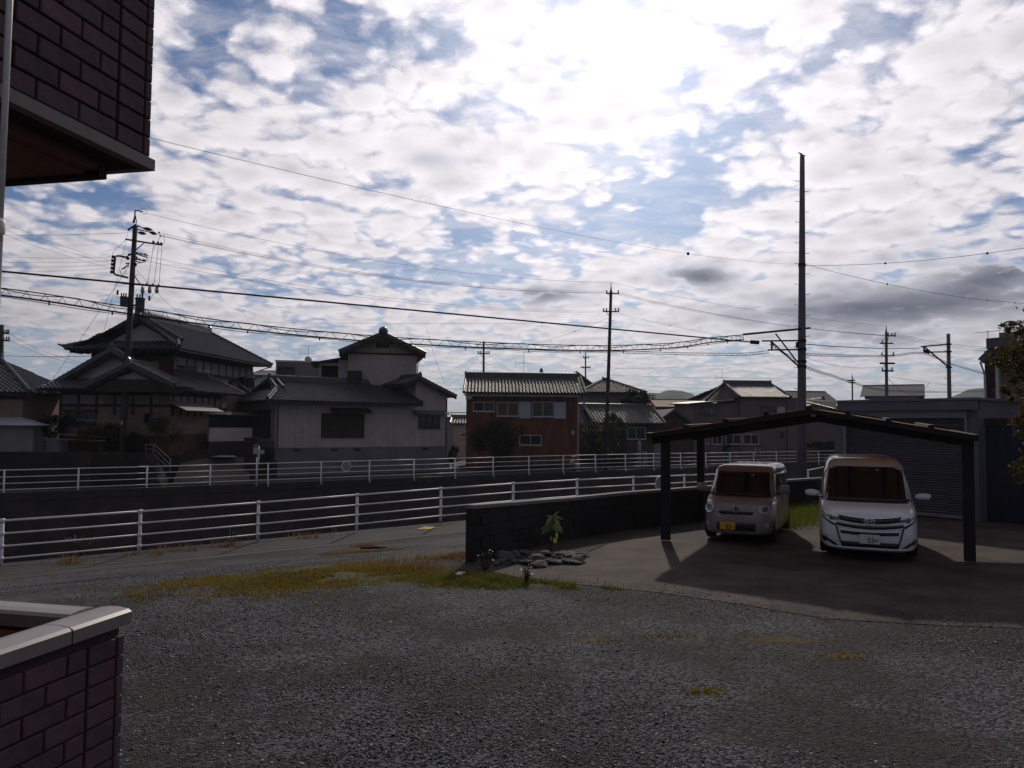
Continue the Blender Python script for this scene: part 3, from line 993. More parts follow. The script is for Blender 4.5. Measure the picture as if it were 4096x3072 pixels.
# ------------------------------------------------------------------ the brick-clad house we stand beside
def brick_me(w, h, t, m):
    c = 0.006
    mb = MB()
    mb.add([(0, 0, 0), (w, 0, 0), (w, 0, h), (0, 0, h), (0, t - c, 0), (w, t - c, 0), (w, t - c, h), (0, t - c, h),
            (c, t, c), (w - c, t, c), (w - c, t, h - c), (c, t, h - c)],
           [(0, 1, 5, 4), (1, 2, 6, 5), (2, 3, 7, 6), (3, 0, 4, 7), (4, 5, 9, 8), (5, 6, 10, 9), (6, 7, 11, 10), (7, 4, 8, 11), (8, 9, 10, 11), (3, 2, 1, 0)])
    return mb.mesh('brick', m)
def brick_house():
    ang = math.atan2(-0.975, -0.22)
    fr = Frame((-2.37, 4.76, 0), ang)
    root = thing('brick_house', 'house clad in dark reddish brick tiles with balcony overhead and porch wall at left edge', 'house', fr.o, ang)
    CH, BL, J = 0.118, 0.29, 0.012
    BT = ('brick_tile', 'brick_tile_b', 'brick_tile_c', 'brick_tile_d')
    pk = lambda q: q[random.choice((0, 0, 0, 1, 1, 2, 3, 3))]
    full = [brick_me(BL - J, CH - J, 0.022, m) for m in BT]
    col1 = [brick_me(0.225 - J, CH - J, 0.022, m) for m in BT]
    corner = [brick_me(0.055, CH - J * 0.55, 0.055, m) for m in BT]
    def clad(part, x0, y0, z0, z1, length):
        nz = int(round((z1 - z0) / CH))
        for r in range(nz):
            z = z0 + r * CH
            inst('brick', pk(corner), part, Matrix.Translation((x0 - 0.022, y0 - 0.030, z)))
            inst('brick', pk(col1), part, Matrix.Translation((x0 + 0.042, y0 + random.uniform(-.001, .001), z)))
            x = x0 + 0.042 + 0.232 - (BL / 2 if r % 2 else 0)
            x_lo = x0 + 0.042 + 0.232
            while x < x0 + length:
                if x < x_lo - 0.01:
                    half = brick_me(BL / 2 - J, CH - J, 0.022, 'brick_tile') if 'h' not in brick_house.__dict__ else brick_house.h
                    brick_house.h = half
                    inst('brick', half, part, Matrix.Translation((x_lo, y0, z)))
                    x += BL
                    continue
                inst('brick', pk(full), part, Matrix.Translation((x, y0 + random.uniform(-.0015, .0015), z)))
                x += BL
    # porch wall
    pw = MB().box(0.0, 3.2, -0.15, -0.0, -0.1, 1.02).box(0.0, 0.15, -2.6, -0.152, -0.1, 1.02).build('porch_wall', 'mortar', root)
    clad(pw, 0.0, 0.0, 0.02, 1.02 - 0.05, 3.1)
    MB().box(0.152, 3.2, -0.172, -0.153, 0.0, 0.99).box(0.153, 0.172, -2.6, -0.174, 0.0, 0.99).build('inner_panel', 'deck_brown', pw)
    def capbar(x0, x1, y0, y1, along):
        mb = MB()
        prof = [(-0.5, 0.0), (-0.5, 0.072), (-0.40, 0.088), (-0.15, 0.096), (0.15, 0.096), (0.40, 0.088), (0.5, 0.072), (0.5, 0.0)]
        vs = []
        for e in (0, 1):
            for (p, h) in prof:
                if along == 'x':
                    vs.append((x1 if e else x0, (y0 + y1) / 2 + p * (y1 - y0), 1.02 + h))
                else:
                    vs.append(((x0 + x1) / 2 + p * (x1 - x0), y1 if e else y0, 1.02 + h))
        k = len(prof)
        fs = [tuple(range(k)), tuple(range(2 * k - 1, k - 1, -1))] + [(i, i + k, (i + 1) % k + k, (i + 1) % k) for i in range(k)]
        return mb.add(vs, fs)
    capbar(0.42, 3.2, -0.19, 0.045, 'x').build('coping', 'cap_metal', pw)
    capbar(-0.05, 0.412, -0.192, 0.048, 'x').build('coping', 'cap_metal', pw)
    capbar(-0.046, 0.19, -2.6, -0.196, 'y').build('coping', 'cap_metal', pw)
    MB().box(0.41, 0.415, -0.188, 0.043, 1.03, 1.10).build('coping_joint', 'frame_dark', pw)
    MB().box(0.17, 3.2, -2.6, -0.18, -0.05, 0.32).build('deck', 'deck_brown', root)
    # balcony above
    ox = -0.015; oy = 0.052
    Z0 = 3.845
    bal = MB().box(ox + 0.0, 3.4, oy - 0.15, oy, Z0 + 0.055, 6.2).box(ox, ox + 0.15, -2.9, oy - 0.152, Z0 + 0.055, 6.2).build('balcony', 'mortar', root)
    clad(bal, ox, oy, Z0 + 0.07, 5.75, 3.3)
    MB().box(ox - 0.06, 3.4, oy - 0.03, oy + 0.034, Z0 - 0.012, Z0 + 0.058).build('bottom_trim', 'trim_grey', bal)
    MB().box(ox - 0.06, ox - 0.0, -2.9, oy - 0.032, Z0 - 0.012, Z0 + 0.054).build('bottom_trim', 'trim_grey', bal)
    MB().box(ox + 0.10, 3.4, -2.9, oy - 0.20, Z0 - 0.06, Z0 + 0.05).build('floor_slab', 'soffit', bal)
    MB().box(ox + .002, 3.4, oy - .199, oy - .031, Z0 + .004, Z0 + .054).box(ox + .002, ox + .099, -2.9, oy - .2, Z0 + .004, Z0 + .052).build('edge_filler', 'dark_wall', bal)  # dark filler added to stop light leaking between trim and floor slab
    for i in range(9):
        y = -2.88 + i * 0.295
        MB().box(ox + 0.16, 3.4, y, y + 0.285, Z0 - 0.078, Z0 - 0.061).build('soffit_board', 'soffit', bal)
    MB().box(ox + 0.09, ox + 0.155, -2.9, oy - 0.19, Z0 - 0.10, Z0 - 0.03).build('edge_beam', 'dark_wall', bal)
    MB().box(0.3, 8.0, -3.2, -2.95, 0.0, 6.4).build('wall', 'brick_tile', root)
    # drain pipe
    p = at(25, 300, 3.0)
    a = fr.l(p)
    x, y = a.x, a.y
    dp = MB().tube([(x, y, 2.95), (x, y, 4.9)], 0.0125, 12).build('drain_pipe', 'pvc', root, True)
    b = fr.l(at(-8, 640, 3.0))
    MB().lathe([(0.027, 2.42), (0.029, 2.43), (0.029, 2.98), (0.035, 2.985), (0.036, 3.03), (0.031, 3.04), (0.014, 3.042)], 14, (b.x, b.y, 0)).build('pipe_socket', 'pvc', dp, True)
    MB().tube([(b.x, b.y, 2.43), (b.x + 0.03, b.y - 0.05, 2.36), (b.x + 0.1, b.y - 0.25, 2.33), (b.x + 0.1, b.y - 0.6, 2.32)], 0.026, 10).build('pipe_bend', 'pvc', dp, True)
brick_house()

# ------------------------------------------------------------------ gravel, grass
def in_poly_np(poly, x, y):
    c = np.zeros(len(x), bool)
    for i in range(len(poly)):
        x0, y0 = poly[i]; x1, y1 = poly[i - 1]
        k_ = ((y0 > y) != (y1 > y))
        with np.errstate(divide='ignore', invalid='ignore'):
            c ^= k_ & (x < (x1 - x0) * (y - y0) / (y1 - y0 + 1e-12) + x0)
    return c
def zs(x, y):
    return np.array([ground_z(a, b) for a, b in zip(x, y)])
def fnoise(x, y, s, seed):
    g = np.random.default_rng(seed); r = np.zeros(len(x))
    for i in range(8):
        a = g.uniform(0, 6.28); f = s * g.uniform(0.6, 1.8)
        r += np.sin((x * math.cos(a) + y * math.sin(a)) * f + g.uniform(0, 6.28))
    return r / 8
def gravel():
    n = 190000
    Y = 3.2 + (rng.uniform(0, 1, n) ** 1.25) * 13.0
    X = rng.uniform(-1, 1, n) * (0.78 * Y + 0.8)
    s = (X - P0.x) * T_E.x + (Y - P0.y) * T_E.y
    d = -((X - P0.x) * T_N.x + (Y - P0.y) * T_N.y)
    dens = np.clip(0.50 + fnoise(X, Y, 1.1, 3) * 1.5 + fnoise(X, Y, 4, 5) * 0.9, 0.06, 1.0) * np.clip((d - 1.8) / 3.0, 0.0, 1.0)
    keep = (rng.uniform(0, 1, n) < dens) & ~in_poly_np(PAD, X + fnoise(X, Y, 2.0, 71) * 0.6 + rng.normal(size=n) * 0.10, Y - 0.12 + fnoise(X, Y, 2.3, 72) * 0.8 - np.abs(rng.normal(size=n)) * 0.32)
    for rr_ in (8.9, 10.35):
        tr_ = np.exp(-((np.hypot(X - 3.0, Y + 1.5) - rr_ - 0.1 * fnoise(X, Y, 1.0, 77)) / 0.16) ** 2)
        keep &= rng.uniform(0, 1, n) > tr_ * 0.75
    keep &= ~((X < -2.05) & (Y < 4.8 + 0.25 * (-X - 2.3)) & (Y > 0))
    X, Y = X[keep], Y[keep]
    n = len(X)
    Z = zs(X, Y)
    Z = np.where(in_poly_np(PAD, X, Y), np.maximum(Z, 0.006), Z)
    base = np.array([(1, 0, 0), (0, 1, 0), (-1, 0, 0), (0, -1, 0), (0, 0, 1), (0, 0, -0.5)], float)
    fcs = np.array([(0, 1, 4), (1, 2, 4), (2, 3, 4), (3, 0, 4), (1, 0, 5), (2, 1, 5), (3, 2, 5), (0, 3, 5)])
    size = 0.0062 + 0.0105 * rng.beta(1.3, 3.2, n)
    size *= np.where(rng.uniform(0, 1, n) < 0.012, 1.9, 1.0)
    sc = np.stack([size * rng.uniform(0.8, 1.5, n), size * rng.uniform(0.7, 1.2, n), size * rng.uniform(0.30, 0.62, n)], 1)
    V = base[None] * sc[:, None, :] * rng.uniform(0.7, 1.25, (n, 6, 1))
    V += rng.normal(size=V.shape) * size[:, None, None] * 0.12
    a = rng.uniform(0, 6.28, n); ca, sa = np.cos(a)[:, None], np.sin(a)[:, None]
    x, y = V[..., 0].copy(), V[..., 1].copy()
    V[..., 0] = x * ca - y * sa; V[..., 1] = x * sa + y * ca
    tl = rng.normal(size=(n, 1)) * 0.35
    z = V[..., 2].copy(); x = V[..., 0].copy()
    V[..., 2] = z + x * tl
    V += np.stack([X, Y, Z + size * 0.25], 1)[:, None, :]
    tone = np.clip(rng.beta(1.0, 4.6, n) + fnoise(X, Y, 1.2, 9) * 0.10, 0, 1)
    tone = np.where(rng.uniform(0, 1, n) < 0.04, rng.uniform(0.4, 0.85, n), tone * (0.75 + 0.7 * np.clip(fnoise(X, Y, 0.9, 19) + 0.35, 0, 1)))
    Fc = (fcs[None] + (np.arange(n) * 6)[:, None, None]).reshape(-1, 3)
    np_mesh('gravel', V.reshape(-1, 3), Fc, 'gravel_stones', np.repeat(tone, 6), kind='stuff')
gravel()

def grass(name, material, strips, hmin, hmax, seed, w=0.006):
    """strips: (px, py, z, radius_x_m, radius_y_m, count)"""
    g = np.random.default_rng(seed)
    XS, YS = [], []
    for (px, py, z, rx, ry, n) in strips:
        p = gpg(px, py)
        XS.append(p.x + g.normal(size=n) * rx * 0.6); YS.append(p.y + g.normal(size=n) * ry * 0.6)
    X, Y = np.concatenate(XS), np.concatenate(YS)
    keep = fnoise(X, Y, 3.0, seed + 1) + fnoise(X, Y, 9.0, seed + 2) * 0.7 + g.normal(size=len(X)) * 0.12 > -0.12
    keep &= ~in_poly_np(PAD, X, Y) | (g.uniform(size=len(X)) < 0.02)
    X, Y = X[keep], Y[keep]; n = len(X)
    Z = zs(X, Y)
    h = g.uniform(hmin, hmax, n) * (0.7 + 0.5 * (fnoise(X, Y, 3, seed + 4) + 0.5))
    a = g.uniform(0, 6.28, n); l = g.uniform(0.2, 0.9, n) * h
    dx, dy = np.cos(a), np.sin(a)
    ww = w * g.uniform(0.6, 1.4, n)
    b = np.stack([X, Y, Z - 0.01], 1); sd_ = np.stack([-dy * ww, dx * ww, np.zeros(n)], 1)
    mid = b + np.stack([dx * l * 0.35, dy * l * 0.35, h * 0.65], 1)
    tip = b + np.stack([dx * l, dy * l, h], 1)
    V = np.stack([b - sd_, b + sd_, mid + sd_ * 0.6, tip, mid - sd_ * 0.6], 1)
    Fc = np.concatenate([np.stack([np.array([0, 1, 2]), np.array([0, 2, 4]), np.array([4, 2, 3])])[None] + (np.arange(n) * 5)[:, None, None]]).reshape(-1, 3)
    tone = np.repeat(np.clip(g.uniform(0, 1, n) * 0.6 + fnoise(X, Y, 2.5, seed + 7) * 0.5 + 0.25, 0, 1), 5)
    np_mesh(name, V.reshape(-1, 3), Fc, material, tone, kind='stuff')
grass('moss_grass', 'grass', [(1060, 2330, -.45, 1.4, .8, 7500), (1280, 2285, -.45, 1.7, 1.1, 8500), (1500, 2300, -.3, 1.7, .8, 7500), (1760, 2315, -.1, 1.4, .5, 6500), (800, 2375, -.3, .8, .5, 2500), (1480, 2205, -.6, 1.0, .6, 1800),
                              (3180, 2560, 0, 1.0, .35, 220), (2850, 2770, 0, .2, .09, 170), (2370, 2562, 0, .25, .10, 170), (3350, 2620, 0, .5, .2, 110), (2660, 2545, 0, .4, .08, 90)], 0.012, 0.055, 11, 0.010)
grass('grass', 'grass_green', [(1830, 2318, -.05, 1.0, .35, 5600), (2010, 2333, 0, .9, .25, 5600), (2200, 2350, 0, .9, .18, 3800), (2380, 2352, 0, .5, .10, 700)], 0.02, 0.085, 21)
grass('dry_grass', 'grass_dry', [(1830, 2228, -.3, .55, .30, 1700), (1740, 2240, -.3, .7, .30, 700), (1450, 2185, -.7, .35, .2, 600), (1620, 2275, -.25, .6, .25, 500), (1340, 2215, -.6, .6, .2, 400)], 0.04, 0.14, 31, 0.005)
grass('roadside_weeds', 'grass_dry', [(1400 - 160 * i, 2135 + 17 * i, -1.0, .5, .12, 130) for i in range(8)], 0.06, 0.30, 41, 0.007)
def lit_grass():
    g = np.random.default_rng(5); n = 9000
    a, b = Vector((5.6, 17.6, 0)), Vector((8.9, 21.6, 0))
    u = g.uniform(0, 1, n); v = g.normal(size=n) * 0.45
    X = a.x + (b.x - a.x) * u + v * 0.7; Y = a.y + (b.y - a.y) * u - v * 0.6
    h = g.uniform(0.05, 0.26, n); ang = g.uniform(0, 6.28, n); l = h * g.uniform(.2, .7, n)
    bs = np.stack([X, Y, np.full(n, 0.03)], 1); s_ = np.stack([np.cos(ang + 1.57), np.sin(ang + 1.57), 0 * X], 1) * 0.008
    tip = bs + np.stack([np.cos(ang) * l, np.sin(ang) * l, h], 1)
    V = np.stack([bs - s_, bs + s_, tip], 1)
    np_mesh('grass_strip', V.reshape(-1, 3), np.arange(3 * n).reshape(n, 3), 'grass_green', np.repeat(np.clip(g.uniform(0.2, 1, n), 0, 1), 3), kind='stuff')
lit_grass()

# stones at the planting bed
def garden_stone(label, px, py, r, flat, seed, group):
    g = random.Random(seed)
    p = gp(px, py, 0.04)
    mb = MB()
    prof = [(0.35, -0.25), (0.9, 0.0), (1.0, 0.35), (0.75, 0.8), (0.3, 1.0)]
    mb.lathe([(a * r, b * r * flat) for a, b in prof], 9)
    ang = g.uniform(0, 3); sx = g.uniform(0.9, 1.6)
    mb.v = [(x * sx * (1 + 0.13 * math.sin(3 * y / r + seed)), y * (1 + 0.15 * math.sin(4 * x / r + seed)), z * (1 + 0.2 * math.sin(2 * x / r + seed))) for x, y, z in mb.v]
    rr_ = random.Random(seed * 7 + 1)
    mb.v = [(x * rr_.uniform(.86, 1.12), y * rr_.uniform(.86, 1.12), z * rr_.uniform(.85, 1.15)) for x, y, z in mb.v]
    o = mb.build('garden_stone', 'stone', None, False)
    o.location = (p.x, p.y, p.z - 0.01); o.rotation_euler = (g.uniform(-.15, .15), g.uniform(-.15, .15), ang)
    tag(o, label, 'stone', group)
ST = [(2022, 2230, .14, .8), (2052, 2222, .09, .9), (2000, 2243, .06, .7), (2010, 2240, .07, .6), (2055, 2246, .06, .8), (2070, 2242, .05, .8), (2105, 2210, .11, .35), (2128, 2214, .12, .3), (2168, 2216, .15, .4), (2107, 2246, .14, .25),
      (2150, 2240, .17, .7), (2178, 2236, .10, .35), (2160, 2258, .12, .5), (2140, 2260, .08, .6), (2215, 2246, .14, .28), (2228, 2214, .12, .3), (2240, 2226, .05, .5), (2215, 2222, .05, .5), (2268, 2222, .06, .5), (2275, 2214, .15, .25),
      (2320, 2214, .13, .2), (2300, 2228, .05, .5), (2310, 2238, .16, .45), (2285, 2246, .12, .4), (2265, 2243, .04, .5), (1985, 2252, .05, .6), (2250, 2208, .07, .4)]
NAMED = {(2052, 2222): 'pointed grey stone leaning on the largest stone at left of the rock pile', (2105, 2210): 'pale flat stone at the back left of the rock pile', (2107, 2246): 'long flat pale stone in the front row of the rock pile',
         (2160, 2258): 'low domed stone at the very front of the rock pile', (2215, 2246): 'grey slab tilted over the dark hollow of the rock pile', (2320, 2214): 'thin long pale slab at the right back end of the rock pile',
         (2275, 2214): 'flat pale slab in the back row right of the middle of the rock pile', (2168, 2216): 'light grey flat-topped stone in the middle of the back row of the rock pile', (2000, 2243): 'pebble at the foot of the largest stone in the rock pile'}
for i, (a, b, r, f) in enumerate(ST):
    if (a, b) in NAMED:
        lab, gpn = NAMED[(a, b)], 'stones of the rock pile'
    elif i == 0:
        lab, gpn = 'largest rounded grey stone at the left end of the rock pile by the wall', None
    elif i == 10:
        lab, gpn = 'tall rounded stone standing up in the middle of the rock pile', None
    elif i == 22:
        lab, gpn = 'low rounded stone on the concrete edge at the right end of the rock pile', None
    else:
        lab, gpn = 'small grey stone lying in the rock pile at the planting bed', 'stones of the rock pile'
    garden_stone(lab, a, b, r, f, i, gpn)

# plant with big drooping leaves
def leaf_me():
    mb = MB()
    n = 5
    vs, fs = [], []
    for i in range(n + 1):
        t = i / n
        w = 0.5 * math.sin(math.pi * (0.08 + 0.92 * t) ** 0.85) * 0.27 if i < n else 0.0
        x = t; z = 0.10 * math.sin(t * 2.6) - 0.15 * t * t
        vs += [(x, -w, z + 0.05 * w), (x, 0, z - 0.02), (x, w, z + 0.05 * w)]
    for i in range(n):
        for j in range(2):
            fs.append((i * 3 + j, i * 3 + j + 1, i * 3 + 4 + j, i * 3 + 3 + j))
    return mb.add(vs, fs)
def big_leaf_plant():
    b = gp(2205, 2212)
    root = thing('leafy_plant', 'small plant with big drooping leaves catching light in front of dark block wall', 'plant', b)
    g = random.Random(4)
    st = MB()
    st.tube([(0, 0, 0), (0.02, 0, 0.25), (-0.01, 0.01, 0.5), (0.06, 0, 0.62)], [0.014, 0.012, 0.009, 0.004], 6)
    me_g = leaf_me().mesh('leaf', 'foliage_plant', True); me_y = leaf_me().mesh('leaf', 'leaf_yellow', True)
    for me in (me_g,):
        a = me.attributes.new('tone', 'FLOAT', 'POINT')
        a.data.foreach_set('value', [0.55] * len(me.vertices))
    # (px, py) base of leaf -> (px, py) tip
    L = [((2210, 2065), (2182, 2062)), ((2213, 2062), (2237, 2045)), ((2208, 2063), (2181, 2102)), ((2212, 2062), (2200, 2086)), ((2220, 2062), (2252, 2078)), ((2218, 2068), (2240, 2090)), ((2218, 2078), (2249, 2120)),
         ((2212, 2084), (2178, 2118)), ((2200, 2090), (2180, 2108)), ((2215, 2092), (2199, 2132)), ((2206, 2098), (2178, 2135)), ((2216, 2098), (2250, 2132)), ((2218, 2100), (2232, 2138)), ((2180, 2105), (2160, 2120)), ((2178, 2108), (2166, 2142)),
         ((2220, 2078), (2238, 2108)), ((2212, 2105), (2224, 2128)), ((2175, 2110), (2188, 2130))]
    LY = [((2226, 2132), (2229, 2156)), ((2203, 2146), (2206, 2164)), ((2217, 2150), (2217, 2174)), ((2222, 2152), (2225, 2172))]
    for i, ((x0, y0), (x1, y1)) in enumerate(L + LY):
        yy = b.y + g.uniform(-0.12, 0.12)
        A = at(x0, y0, yy) - b; B = at(x1, y1, yy + g.uniform(-0.06, 0.02)) - b
        d = (B - A); ln = d.length; d.normalize()
        side = d.cross(Vector((g.uniform(-.5, .5), -0.8, 0.5))).normalized(); up = side.cross(d) * -1
        Mx = Matrix((d * ln * 1.08, side * ln * (1.0 if i < len(L) else 1.3), d.cross(side) * ln)).transposed().to_4x4()
        inst('leaf', me_g if i < len(L) else me_y, root, Matrix.Translation(A) @ Mx)
        st.tube([Vector((0.0, 0, max(0.05, A.z - 0.08))), A], 0.004, 4)
    st.build('stem', 'bark', root, True)
big_leaf_plant()
def leafy_weed(label, px, py, z, n, h, seed, material='foliage_pale'):
    b = gp(px, py, z); b.z = ground_z(b.x, b.y) if abs(z) > 0.01 else 0.03
    root = thing('weed', label, 'weed', b)
    g = random.Random(seed)
    st = MB()
    me = leaf_me().mesh('leaf', material, True)
    a = me.attributes.new('tone', 'FLOAT', 'POINT'); a.data.foreach_set('value', [0.7] * len(me.vertices))
    for i in range(n):
        an = g.uniform(0, 6.28); r = g.uniform(0.02, h * 0.5)
        p = Vector((math.cos(an) * r, math.sin(an) * r, g.uniform(0.2, 1.0) * h))
        st.tube([(0, 0, -0.02), p * 0.6, p], 0.004, 4)
        s = g.uniform(0.4, 0.8) * h * 0.35
        inst('leaf', me, root, Matrix.Translation(p) @ Matrix.Rotation(an, 4, 'Z') @ Matrix.Rotation(g.uniform(-1.2, 0.6), 4, 'Y') @ Matrix.Scale(s, 4))
    st.build('stem', 'bark', root)
leafy_weed('leafy weed growing at the foot of the wall end', 1935, 2300, -.05, 22, .30, 3, 'foliage_plant')
leafy_weed('bushy green weed at the edge of concrete pad', 2105, 2335, 0, 26, .22, 5, 'foliage_plant')
leafy_weed('thin brown weed standing by the near fence at the left', 312, 2225, -1.1, 26, .5, 7, 'foliage_maple')
leafy_weed('low dry weed by the near fence behind second gap', 930, 2165, -1.0, 24, .36, 9, 'foliage_pale')
p = gp(1836, 2318, -.05); o = MB().box(-.05, .05, -.03, .03, 0, .012).box(-.01, .12, .02, .05, .013, .02).build('paper_scrap', 'paper'); o.location = (p.x, p.y, ground_z(p.x, p.y) + .02); o.rotation_euler = (.2, .1, .6)
tag(o, 'white scrap of paper lying in the grass near wall end', 'litter')
p = gp(1500, 2176, -.7); o = MB().tube([(-.35, 0, .03), (0, .02, .035), (.3, -.03, .03)], [.03, .035, .025], 6).build('branch', 'bark'); o.location = (p.x, p.y, ground_z(p.x, p.y)); o.rotation_euler = (0, 0, .1)
tag(o, 'short dark branch lying on gravel beside the path', 'branch')

# ------------------------------------------------------------------ houses
def Ty(ly):
    return lambda a, o, z: (a, ly - o, z)
def Tx(lx):
    return lambda a, o, z: (lx + o, a, z)
def house_root(name, label, fr, cat='house', group=None):
    return thing(name, label, cat, fr.o, fr.a, group)
def part(house, name, m, *boxes):
    mb = MB()
    for b in boxes:
        mb.box(*b)
    return mb.build(name, m, house)
def gable_tri(house, name, m, x0, x1, xa, y0, y1, z0, za):
    return MB().add([(x0, y0, z0), (x1, y0, z0), (xa, y0, za), (x0, y1, z0), (x1, y1, z0), (xa, y1, za)],
                    [(0, 1, 2), (5, 4, 3), (0, 3, 4, 1), (1, 4, 5, 2), (2, 5, 3, 0)]).build(name, m, house)
def antenna(house, x, y, z, h, m='galvanised', s=1.0, yagi2=True):
    mb = MB()
    mb.tube([(x, y, z), (x, y, z + h)], 0.018 * s, 5)
    def yagi(zz, L, n, w, flip=1):
        mb.tube([(x - L / 2, y, zz), (x + L / 2, y, zz)], 0.012 * s, 4)
        for i in range(n):
            xx = x - L / 2 + L * i / (n - 1)
            mb.tube([(xx, y - w * (0.6 + 0.4 * i / n), zz), (xx, y + w * (0.6 + 0.4 * i / n), zz)], 0.006 * s, 4)
        mb.tube([(x + flip * L / 2, y - w * .4, zz - w * .8), (x + flip * (L / 2 - .08), y, zz), (x + flip * L / 2, y + w * .4, zz + w * .8)], 0.008 * s, 4)
    yagi(z + h - 0.04, 1.4 * s, 11, 0.22 * s)
    if yagi2:
        yagi(z + h * 0.5, 1.5 * s, 5, 0.55 * s, -1)
    return mb.build('antenna', m, house)
def roof_part(house, name='roof'):
    r = bpy.data.objects.new(name, None); C.objects.link(r); r.parent = house
    return r
def gutter(house, a, b, m='frame_dark', r=0.05):
    return MB().tube([a, b], r, 6).build('gutter', m, house)

# --- house at the far left edge
def left_house():
    fr = Frame((at(-260, 1800, 42.5).x, 42.5, 0.55), R(8))
    h = house_root('tile_roof_house', 'partly seen tile roofed house with pale lean-to at the left edge', fr)
    x1, _ = fr.fy(110, 1600, 0); xe, ze = fr.fy(118, 1572, -0.7)
    xt, zt = fr.fy(2, 1440, 2.8)
    part(h, 'wall', 'plaster_pink', (0.0, x1 - 0.25, 0, 5.5, 0, ze))
    rf = roof_part(h)
    roof_plane(rf, (-0.6, -0.7, ze), (xe, -0.7, ze), (xt, 2.8, zt), (-0.6, 2.8, zt), 'kawara', single=200)
    roof_plane(rf, (xe, -0.7, ze), (xe + .35, 6.2, ze), (xt, 2.8, zt), (xt, 2.8, zt), 'kawara', single=20)
    verge(rf, (xe, -0.7, ze + .05), (xt, 2.8, zt + .05))
    ridge(rf, (-0.6, 2.8, zt), (xt, 2.8, zt), ends=(False, True))
    xl, zl = fr.fy(148, 1700, -1.6); xk, zk = fr.fy(84, 1668, -0.02)
    part(h, 'lean_to_wall', 'plaster_white', (0.2, fr.fy(133, 1720, -1.3)[0], -1.3, -0.02, -0.1, zl + 0.1))
    r2 = roof_part(h)
    roof_plane(r2, (0, -1.7, zl), (xl, -1.7, zl), (xk, -0.03, zk), (0, -0.03, zk), 'shutter_white', tiles=False, thick=0.05)
    MB().slab([(xl, -1.69, zl), (xl + .1, 0.2, zl), (xk, 0.0, zk)], 0.05).build('roof_hip', 'shutter_white', r2)
    part(h, 'beam', 'timber', (0, x1 - .2, -0.03, -0.003, ze - 0.35, ze - 0.16))
left_house()

